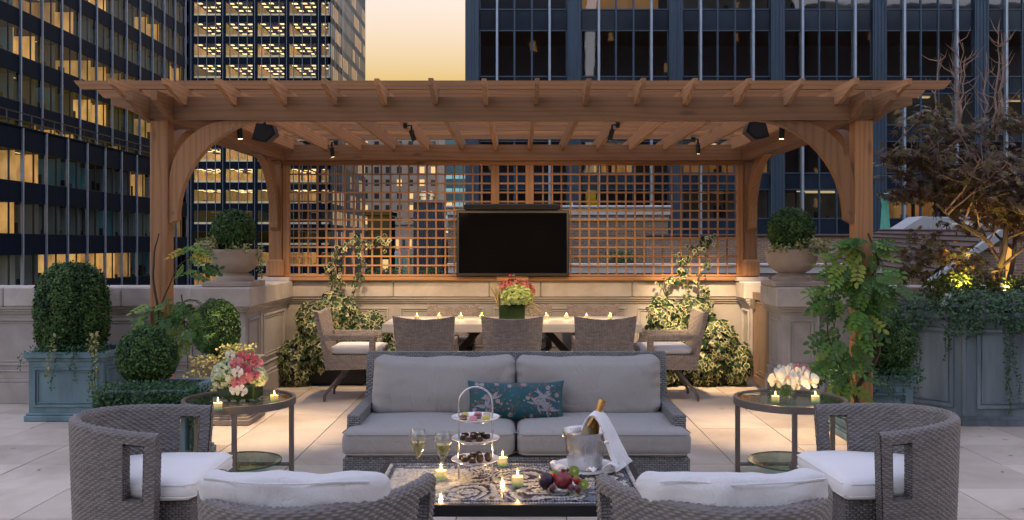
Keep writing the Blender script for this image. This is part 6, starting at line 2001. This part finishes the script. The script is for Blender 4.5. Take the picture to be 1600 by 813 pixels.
# ------------------------------------------------------------------ big lead planter with maple
LP = thing('octagonal_planter', 'large dark weathered lead planter with cut corners holding the maple', 'planter', (4.4, 8.0, 0))
def octo(e):
    return [(3.25-e, 7.98-e*.4), (3.70-e*.4, 7.46-e), (5.10+e*.4, 7.46-e), (5.55+e, 7.98-e*.4), (5.55+e, 8.38), (3.25-e, 8.38)]
obj('body', MB().prism(octo(0), 'z', .03, .88), M_LEAD_D, LP, recalc=True)
obj('base', MB().prism(octo(.03), 'z', 0, .045), M_LEAD_D, LP, recalc=True)
obj('base_step', MB().prism(octo(.015), 'z', .0455, .075), M_LEAD_D, LP, recalc=True)
obj('rim', MB().prism(octo(.03), 'z', .881, .93), M_LEAD_D, LP, recalc=True)
obj('soil', MB().prism(octo(-.04), 'z', .9301, .945), M_SOIL, LP, recalc=True)
obj('panel_molding', mapped(panel_ring(3.80, 5.0, .14, .80, .03, .018), wall_map('S', 7.46)), M_LEAD_D, LP, recalc=True)
d = Vector((3.70-3.25, 7.46-7.98)); L_ = d.length; d.normalize(); nn = Vector((d.y, -d.x)) if d.y < 0 else Vector((-d.y, d.x))
nn = Vector((-abs(nn.x), -abs(nn.y)))
obj('panel_molding', mapped(panel_ring(.08, L_-.08, .14, .80, .03, .018), lambda u, dd, z: (3.25+d.x*u+nn.x*dd, 7.98+d.y*u+nn.y*dd, z)), M_LEAD_D, LP, recalc=True)
for i, (p, q_) in enumerate(((3.70,7.46),(3.25,7.98))):
    obj('corner_bead', MB().tube([(p,q_,.08),(p,q_,.87)], .022, 8), M_LEAD_D, LP, smooth=60)
# catmint and creeper over its rim
rng = np.random.default_rng(41)
def mound_pts(n, segs):
    P = []
    for (x, y, z, rx, ry, rz, w) in segs:
        m = int(n*w); d_ = rand_dirs(m, rng); k = rng.random(m)**.35
        P.append(np.array([x,y,z]) + d_*k[:,None]*np.array([rx,ry,rz]))
    return np.concatenate(P)
cm_ = thing('catmint', 'mounding grey-green catmint with violet flowers spilling over the maple planter', 'plant', (4.3, 7.5, .94))
segs = [(3.45,7.75,.93,.28,.26,.17,.16),(3.8,7.5,.98,.30,.22,.16,.2),(4.15,7.45,.95,.30,.22,.18,.2),(4.5,7.4,.93,.30,.22,.22,.2),(4.75,7.4,.80,.25,.2,.3,.12),(3.3,7.85,.83,.16,.14,.2,.07),(3.72,7.44,.85,.15,.1,.14,.05)]
P = mound_pts(9000, segs)
leaves('foliage', P, rng.normal(size=P.shape)*.6+np.array([0,-.5,.6]), .03*rng.uniform(.6,1.3,len(P)), T_SMALL, F_SMALL, L_LAVP, cm_, rng=rng)
fs = MB(); FP = []
for k in range(46):
    s = segs[rng.integers(0,5)]; b0 = Vector((s[0]+rng.uniform(-1,1)*s[3]*.9, s[1]-s[4]*.7, s[2]+rng.uniform(-.6,.9)*s[5]))
    dv = Vector((rng.uniform(-.6,.6), -.7, rng.uniform(-.5,.7))).normalized(); ln = rng.uniform(.06,.14)
    fs.tube([b0, b0+dv*ln], .0018, 4)
    for i in range(12): FP.append(tuple(b0 + dv*ln*(.35+.65*i/11)))
FP = np.array(FP) + rng.normal(size=(len(FP),3))*.005
stuff(obj('flower_stems', fs, M_VINE, cm_)); leaves('flowers', FP, rng.normal(size=FP.shape), np.full(len(FP),.014), T_SMALL, F_SMALL, L_LAVF, cm_, rng=rng)
creeper('thin creeper strings hanging down the dark octagonal planter', [(100, 3.6, 4.6, 7.4, 7.5, .84, .9)], [(3.42,7.74,.9,.50,0),(3.40,7.76,.88,.42,.05),(3.58,7.56,.9,.38,0),(3.60,7.54,.9,.30,0),(4.02,7.41,.9,.78,0),(4.04,7.4,.9,.7,.03),(4.0,7.41,.88,.6,0),(4.2,7.4,.85,.45,0),(4.22,7.4,.85,.5,0),(3.25,7.96,.86,.4,0)], L_CREEP, .026, seed=42)
rose = thing('rose_bush', 'low yellow-lit bush with small white roses beside the maple uplight', 'shrub', (3.75, 7.75, .95))
P = mound_pts(2600, [(3.72,7.72,1.10,.24,.2,.17,.5),(3.95,7.75,1.08,.2,.18,.15,.3),(4.32,7.7,1.12,.16,.15,.13,.2)])
leaves('foliage', P, rng.normal(size=P.shape)+np.array([0,-.4,.6]), .034*rng.uniform(.6,1.2,len(P)), T_SMALL, F_SMALL, leafmat('rose_leaf', [(0,(.03,.06,.012)),(1,(.12,.15,.025))], trans=.4), rose, rng=rng)
for (x, y, z) in ((wx(1481,7.5),7.5,wz(462,7.5)), (wx(1472,7.5),7.48,wz(474,7.5))):
    d_ = rand_dirs(18, rng); leaves('blossom', np.array([x,y,z]) + d_*.014, d_, np.full(18,.03), T_SMALL, F_SMALL, M_PETW, rose, rng=rng)

# maple
mp_ = thing('maple_tree', 'Japanese maple with dark leaves and bare twiggy top in the octagonal planter', 'tree', (wx(1553,8.0), 8.0, .945))
rdm = random.Random(77); rngm = np.random.default_rng(77)
limbs = MB(); twigs = MB(); tips = []
def branch(p, d, ln, r, lev):
    n = 7; pts = [Vector(p)]; dd = Vector(d).normalized()
    for i in range(n):
        dd = (dd + Vector((rdm.uniform(-.14,.14), rdm.uniform(-.14,.14), rdm.uniform(-.08,.10)))).normalized()
        pts.append(pts[-1] + dd*ln/n)
    (limbs if lev < 2 else twigs).tube(pts, [r*(1-.55*i/n) for i in range(n+1)], 8 if lev == 0 else 5)
    if lev >= 2:
        for q_ in pts[2:]: tips.append((q_, dd.copy(), lev))
    if lev < 3:
        for k in range((5, 5, 4)[lev]):
            t = rdm.uniform(.35, 1.0); i = min(n-1, int(t*n)); b = pts[i].lerp(pts[i+1], t*n-i)
            az = rdm.uniform(0, 2*math.pi)
            out = Vector((math.cos(az), math.sin(az)*.7, rdm.uniform(.05,.7) if lev < 2 else rdm.uniform(-.35,.35)))
            branch(b, (dd*.55 + out).normalized(), ln*rdm.uniform(.5,.75), r*.5, lev+1)
TB_ = Vector((wx(1553,8.0), 8.0, .94))
branch(TB_, (-.06,-.02,1), .95, .034, 0)
branch(TB_ + Vector((.05,0,.0)), (.28,-.02,1), .85, .028, 0)
branch(TB_ + Vector((-.02,-.02,.55)), (-.8,-.15,.42), .75, .022, 1)
branch(TB_ + Vector((.0,-.02,.75)), (-.9,-.1,.75), .7, .02, 1)
branch(TB_ + Vector((.06,-.02,.6)), (.7,-.3,.4), .6, .02, 1)
# bare twigs at the top
for (px, py0, py1) in ((1508,140,45),(1516,150,60),(1570,150,30),(1578,160,45),(1560,150,90),(1462,175,80),(1490,165,95),(1545,170,80)):
    p0 = Vector((wx(px-6,8.0), 8.0+rdm.uniform(-.2,.2), wz(py0+60,8.0))); p1 = Vector((wx(px,8.0), p0.y, wz(py1,8.0)))
    n = 9; pts = [p0.lerp(p1, i/n) + Vector((rdm.uniform(-.02,.02), rdm.uniform(-.02,.02), 0)) for i in range(n+1)]
    twigs.tube(pts, [.012*(1-.85*i/n)+.001 for i in range(n+1)], 5)
    for k in range(9):
        b = pts[rdm.randint(2,n-1)]; e = b + Vector((rdm.uniform(-.16,.16), rdm.uniform(-.1,.1), rdm.uniform(.06,.2)))
        mid = b.lerp(e,.5) + Vector((rdm.uniform(-.02,.02),0,-.02)); twigs.tube([b, mid, e], [.005,.0035,.001], 4)
        if rdm.random() < .6: twigs.tube([mid, mid + Vector((rdm.uniform(-.08,.08), 0, rdm.uniform(.0,.1)))], [.003,.001], 4)
obj('trunk', limbs, M_BARK, mp_, smooth=60)
stuff(obj('twigs', twigs, surf('pale_twig_bark', (.30,.21,.17), (.2,.14,.115), 12, .8), mp_))
tp_ = np.array([tuple(t[0]) for t in tips])
keep = (tp_[:,2] < 2.75) & (tp_[:,2] > 1.15)
tp_ = tp_[keep]
sel = rngm.integers(0, len(tp_), 1900)
P = tp_[sel] + rngm.normal(size=(1900,3))*np.array([.07,.07,.03])
# layered sprays reaching over the wall on the left
lay = []
for (px, py, rx, rz, n) in ((1425,245,.22,.06,120),(1450,300,.30,.06,170),(1420,300,.18,.06,90),(1445,385,.22,.10,120),(1425,420,.14,.10,70),(1490,400,.22,.06,100),(1480,205,.3,.06,150),(1520,250,.28,.10,160),(1580,260,.25,.12,150),(1540,310,.28,.08,140),(1520,425,.25,.05,80),(1580,190,.25,.08,120),(1455,180,.18,.05,70),(1590,330,.2,.1,100)):
    q_ = rngm.normal(size=(n,3))*np.array([rx*.55, .12, rz*.7]); lay.append(np.array([wx(px,7.95), 7.95, wz(py,7.95)]) + q_)
P = np.concatenate([P] + lay)
low = np.clip((1.95-P[:,2])*.55, 0, .55)  # lower leaves tinted yellower, uplight glow put into leaf colour
ti = np.clip(rngm.random(len(P))*.75 + low*rngm.random(len(P)), 0, 1)
leaves('foliage', P, np.tile([0,-.45,.8],(len(P),1)) + rngm.normal(size=(len(P),3))*.45, .09*rngm.uniform(.6,1.15,len(P)), T_MAP, F_MAP, L_MAP, mp_, tint=ti, down=np.array([-.2,-.3,-.6]), rng=rngm)
def uplight(label, x, y, z, aim, power):
    root = thing('uplight', label, 'garden light', (x, y, z-.12), 0, 'garden uplights in the maple planter')
    a = (Vector(aim)-Vector((x,y,z))).normalized()
    obj('spike', MB().tube([(x,y,z-.12),(x,y,z-.03)], .006, 6), M_BLACKM, root)
    obj('can', MB().tube([Vector((x,y,z))-a*.05, Vector((x,y,z))+a*.04], .03, 14), M_BLACKM, root, smooth=40)
    obj('lens', MB().tube([Vector((x,y,z))+a*.0405, Vector((x,y,z))+a*.044], .026, 14), M_LENS, root)
    l = bpy.data.lights.new('up', 'SPOT'); l.energy = power*K; l.color = (1.0,.66,.22); l.spot_size = R(95); l.spot_blend = .9; l.shadow_soft_size = .025
    lo = bpy.data.objects.new('up_beam', l); COL.objects.link(lo); lo.parent = root; lo.location = Vector((x,y,z))+a*.06-wpos(root)
    lo.rotation_mode = 'QUATERNION'; lo.rotation_quaternion = a.to_track_quat('-Z','Y')
uplight('small uplight glowing among the white roses beneath the maple', wx(1496,7.62), 7.62, 1.04, (4.1, 8.0, 2.0), 90)
uplight('small uplight at the foot of the maple trunk', wx(1572,7.72), 7.72, 1.06, (4.35, 8.0, 2.2), 40)

# leaf litter on the pavers by the maple planter
M_DRY = surf('dry_leaf', (.16,.10,.045), (.10,.06,.03), 30, .8)
rdl = random.Random(5)
lm_ = MB().add([(x*.028, y*.028, .003+.006*z) for (x, y, z) in T_MAP], F_MAP).mesh('blade'); lm_.materials.append(M_DRY)
sm_ = MB().tube([(0,.007,.003),(.004,-.012,.004),(.008,-.022,.002)], .0009, 4).mesh('stalk'); sm_.materials.append(M_DRY)
for k, (px, py) in enumerate(((1532,683),(1570,688),(1578,713),(1566,739),(1598,797),(1545,672),(1500,700),(62,735),(20,702),(1128,640))):
    Y = F*1.5/(py-CY)
    fo = thing('fallen_leaf', 'small dry brown leaf lying on the pale pavers', 'leaf', (wx(px,Y), Y, .003), rdl.uniform(0,6), 'fallen leaves on the pavers')
    obj('blade', lm_, M_DRY, fo, world=False); obj('stalk', sm_, M_DRY, fo, world=False)

# ------------------------------------------------------------------ flower arrangements
M_VGREEN = surf('green_lined_vase', (.012,.028,.008), (.02,.045,.012), 6, .07, spec=.6)
M_HYD = leafmat('green_hydrangea_floret', [(0,(.28,.40,.10)),(.5,(.48,.58,.22)),(1,(.68,.70,.30))], trans=.3)
M_HYW = leafmat('white_hydrangea_floret', [(0,(.42,.52,.28)),(.6,(.68,.74,.55)),(1,(.80,.80,.62))], trans=.3)
M_HYP = leafmat('coral_hydrangea_floret', [(0,(.45,.10,.12)),(.5,(.62,.18,.13)),(1,(.62,.32,.25))], trans=.3)
M_ORP = leafmat('rose_orchid_petal', [(0,(.42,.07,.10)),(.5,(.55,.13,.16)),(1,(.68,.28,.30))], trans=.3)
M_ORW = leafmat('white_orchid_petal', [(0,(.70,.72,.60)),(1,(.86,.86,.80))], trans=.35)
M_ORC = surf('orchid_throat', (.40,.03,.22), None, 20, .5)
M_ORY = surf('orchid_throat_pale', (.55,.30,.18), None, 20, .5)
M_GRASS = leafmat('dried_grass', [(0,(.38,.30,.13)),(1,(.55,.47,.25))], trans=.2)
def hyd(parent, c, r, mat, n, seed, sz=.022):
    rng = np.random.default_rng(seed); d_ = rand_dirs(n, rng); d_ = d_[d_[:,2] > -.65]
    lump = np.array([noise.noise(q_*4.0+Vector((seed,0,0))) for q_ in [Vector(x) for x in d_]])
    P = np.array(c) + d_*(np.array(r)*(1+.07*lump[:,None]+rng.normal(size=(len(d_),1))*.04))
    obj('flower_core', MB().ellipsoid(c, tuple(x*.86 for x in r), 14, 10), M_SGREEN, parent, smooth=180)
    return leaves('hydrangea_head', P, d_ + rng.normal(size=d_.shape)*.35, sz*rng.uniform(.7,1.2,len(d_)), [(-.5,-.5,0),(.5,-.5,.1),(.5,.5,0),(-.5,.5,.1),(0,0,-.15)], [(0,1,4),(1,2,4),(2,3,4),(3,0,4)], mat, parent, rng=rng)
def orchid(parent, c, facing, r, mat, seed, throat):
    """moth orchid: two round petals, three sepals, a lip"""
    f_ = Vector(facing).normalized(); q_ = f_.to_track_quat('Z','Y').to_matrix(); rd = random.Random(seed); roll = Matrix.Rotation(rd.uniform(-.35,.35), 3, 'Z')
    mb = MB()
    for (a, ln, wd) in ((10,.95,.80),(170,.95,.80),(90,.9,.46),(-125,.82,.42),(-55,.82,.42)):
        n = 8; vs_ = [(0,0,.0)]
        for i in range(n+1):
            t = -1+2*i/n
            rr = ln*(1-.18*t*t); ang = R(a)+t*wd*.95
            vs_.append((math.cos(ang)*rr*r, math.sin(ang)*rr*r, (.10-.16*abs(t)+.05*rd.uniform(-1,1))*r))
        mid = (math.cos(R(a))*ln*.55*r, math.sin(R(a))*ln*.55*r, .12*r); vs_.append(mid)
        m_ = len(vs_)-1
        mb.add([tuple(Vector(c) + q_ @ (roll @ Vector(v))) for v in vs_], [(0,1,m_)] + [(i,i+1,m_) for i in range(1,n+1)] + [(n+1,0,m_)])
    o = obj('orchid_bloom', mb, mat, parent)
    a_ = o.data.attributes.new('tint','FLOAT','POINT'); v_ = rd.random(); a_.data.foreach_set('value', [min(1,max(0,v_+rd.uniform(-.15,.15))) for _ in o.data.vertices])
    lip = MB().ellipsoid(tuple(Vector(c) + q_ @ Vector((0,-.12*r,.14*r))), (.16*r,.16*r,.16*r), 8, 6)
    obj('lip', lip, throat, o)
# dining table hydrangeas
VY = 8.95; VX = wx(800,VY); VZ = .7515
fa = thing('hydrangea_arrangement', 'green and coral hydrangeas in a dark green square vase on the dining table', 'flowers', (VX, VY, VZ))
obj('vase', MB().box(VX-.128, VX+.128, VY-.11, VY+.11, VZ, VZ+.155, .008), M_VGREEN, fa)
hyd(fa, (VX+.05, VY-.06, VZ+.235), (.15,.12,.105), M_HYD, 900, 61, .028)
hyd(fa, (VX+.0, VY+.05, VZ+.31), (.11,.1,.09), M_HYP, 520, 62, .028)
hyd(fa, (VX+.135, VY+.04, VZ+.28), (.085,.085,.085), M_HYP, 380, 63, .027)
hyd(fa, (VX+.13, VY+.0, VZ+.215), (.07,.08,.06), M_HYD, 260, 64, .026)
def grass(parent, base, dirs, ln, seed):
    rd = random.Random(seed); mb = MB()
    for k in range(dirs[2]):
        d_ = Vector((rd.uniform(*dirs[0]), rd.uniform(-.4,.1), rd.uniform(*dirs[1]))).normalized(); l_ = ln*rd.uniform(.6,1.1)
        b = Vector(base) + Vector((rd.uniform(-.02,.02), rd.uniform(-.03,.03), rd.uniform(-.03,.03)))
        mb.tube([b, b+d_*l_*.5+Vector((0,0,.008)), b+d_*l_], [.0045,.005,.001], 4)
    o = obj('dried_grass', mb, M_GRASS, parent, smooth=60)
    a_ = o.data.attributes.new('tint','FLOAT','POINT'); a_.data.foreach_set('value', [.5]*len(o.data.vertices))
grass(fa, (VX-.135, VY-.02, VZ+.16), ((-.55,.25),(.8,1.2),18), .22, 1)
grass(fa, (VX+.12, VY-.07, VZ+.16), ((.25,1.0),(-.7,-.15),12), .2, 2)
# pink orchids, left side table
OY = 5.82; OX = wx(376,OY); OZ = .5025
fb = thing('orchid_arrangement', 'rose-pink and white orchids with hydrangea in dark square vase on side table', 'flowers', (OX, OY, OZ))
obj('vase', MB().box(OX-.115, OX+.115, OY-.11, OY+.11, OZ, OZ+.11, .008), M_VGREEN, fb)
hyd(fb, (OX-.07, OY-.05, OZ+.155), (.095,.09,.09), M_HYW, 560, 65, .022)
hyd(fb, (OX+.09, OY-.0, OZ+.14), (.075,.08,.07), M_HYW, 360, 66, .022)
hyd(fb, (OX+.02, OY+.05, OZ+.2), (.08,.08,.08), M_HYW, 300, 67, .022)
for k, (dx, dy, dz, w) in enumerate(((.0,-.09,.245,0),(.055,-.09,.205,0),(.035,-.06,.285,0),(.085,-.05,.27,0),(.115,-.04,.235,0),(-.035,-.10,.20,0),(-.03,-.11,.145,0),(.07,-.11,.15,0),(.105,-.08,.165,0),(.015,-.12,.12,0),(-.05,-.05,.285,1),(.02,-.13,.19,1),(.045,-.14,.075,1),(.01,-.13,.08,1))):
    orchid(fb, (OX+dx, OY+dy, OZ+dz), (dx*3+random.uniform(-.3,.3), -1, random.uniform(-.1,.5)), .045, M_ORW if w else M_ORP, 70+k, M_ORC)
M_PEB = surf('river_pebble', (.10,.11,.12), (.06,.065,.07), 9, .35, rand=.4)
for k in range(9):
    a = R(180+180*k/8); x, y = OX+.145*math.cos(a), OY-.02+.125*math.sin(a)
    pb = thing('pebble', 'dark polished pebble lying around the dark orchid vase', 'pebble', (x, y, OZ), random.uniform(0,3), 'pebbles round the orchid vase')
    obj('stone', MB().ellipsoid((0,0,.010),(.019,.014,.010),12,8,.15,k), M_PEB, pb, world=False, smooth=180)
# white orchids, right side table
WY_ = 5.86; WX_ = wx(1222,WY_)
fc = thing('orchid_arrangement', 'white orchids arching from a clear square glass vase on side table', 'flowers', (WX_, WY_, OZ))
gl = MB()
for bx in ((-.075,.075,-.075,-.071),(-.075,.075,.071,.075),(-.075,-.071,-.071,.071),(.071,.075,-.071,.071)): gl.box(WX_+bx[0],WX_+bx[1],WY_+bx[2],WY_+bx[3],OZ,OZ+.125)
gl.box(WX_-.0705, WX_+.0705, WY_-.0705, WY_+.0705, OZ+.0, OZ+.008)
obj('glass_vase', gl, M_GLASS, fc)
st = MB(); rd = random.Random(9)
for k in range(16):
    a = rd.uniform(0,6.28); pts = [Vector((WX_+.055*math.cos(a+t*2.6)*(1-.1*k/16), WY_+.055*math.sin(a+t*2.6), OZ+.02+.09*t*rd.uniform(.6,1.1))) for t in [i/7 for i in range(8)]]
    st.tube(pts, .004, 5)
o = obj('curled_leaves', st, L_WIS, fc, smooth=60); a_ = o.data.attributes.new('tint','FLOAT','POINT'); a_.data.foreach_set('value', [.4]*len(o.data.vertices))
for k, (dx, dy, dz, w, r) in enumerate(((-.055,-.07,.125,1,.055),(.005,-.09,.155,1,.062),(.07,-.06,.165,1,.045),(-.02,-.03,.18,1,.04),(.10,-.08,.13,1,.04),(.15,-.09,.125,1,.06),(.065,-.10,.105,1,.045),(.10,-.02,.185,0,.04),(.14,-.01,.175,0,.04),(.05,-.03,.195,1,.035),(.12,-.05,.17,1,.04))):
    orchid(fc, (WX_+dx, WY_+dy, OZ+dz), (dx*2+random.uniform(-.4,.4), -1, random.uniform(-.2,.4)), r*1.2, M_ORW if w else M_ORP, 90+k, M_ORY if w else M_ORC)
obj('flower_stem', MB().tube(spline([(WX_,WY_,OZ+.06),(WX_+.03,WY_-.03,OZ+.15),(WX_+.09,WY_-.05,OZ+.165),(WX_+.155,WY_-.07,OZ+.13)], 14), .003, 6), L_BOX, fc)
# shrubs on the neighbouring roof
for (px0, px1, py, Y, lab) in ((566,640,432,28,'low dark shrubs on the next roof seen through the lattice before the black glass block'), (650,690,434,28,'sparse small roof shrub seen at the foot of the metal shaft'), (950,993,403,32,'leafy shrubs in a roof trough before the brown brick penthouse')):
    rng = np.random.default_rng(int(px0)); n = 900
    root = thing('roof_shrub', lab, 'shrub', (wx((px0+px1)/2,Y), Y, wz(py+10,Y)), 0, 'shrubs on the next roof')
    q_ = rng.normal(size=(n,3))*np.array([(px1-px0)/4.2*Y/F, .25, .13]) + np.array([wx((px0+px1)/2,Y), Y, wz(py,Y)])
    leaves('foliage', q_, rng.normal(size=(n,3))+np.array([0,-.5,.5]), .10*rng.uniform(.6,1.2,n), T_SMALL, F_SMALL, L_BOX, root, rng=rng)
    obj('trough', MB().box(wx(px0,Y), wx(px1,Y), Y-.2, Y+.3, wz(py+12,Y), wz(py+4,Y), .02), M_COPING, root)

# ------------------------------------------------------------------ blocks across the street behind the viewer (seen in the glass of the towers)
M_REDB = surf('far_red_brick', (.13,.065,.045), (.09,.045,.032), .4, .9)
for k, (x0, x1, Y, zt, lab) in enumerate(((-20,16,-66,60,'tall dark brick hotel across the street, mirrored in the glass tower'), (19,62,-58,57,'broad dark brick block across the street, mirrored in the glass tower'), (66,120,-62,55,'wide dark brick block at the street corner, mirrored in the glass tower'))):
    root = thing('apartment_block', lab, 'building', ((x0+x1)/2, Y-8, -45), 0, 'brick blocks across the street')
    obj('wall', MB().box(x0, x1, Y-16, Y, -45, zt), M_REDB, root)
    obj('cornice', MB().box(x0-.5, x1+.5, Y-16, Y+.6, zt+.001, zt+1.2, .2), M_BEIGE, root)
    dk, lt_ = MB(), MB(); rd = random.Random(k)
    z = zt-3.2
    while z > -20:
        x = x0+1.5
        while x < x1-2:
            (lt_ if rd.random() < .035 else dk).box(x, x+1.3, Y-.1, Y+.05, z, z+1.9); x += 3.1
        z -= 3.5
    stuff(obj('dark_windows', dk, M_WDARK, root)); stuff(obj('lit_windows', lt_, M_WLIT, root))
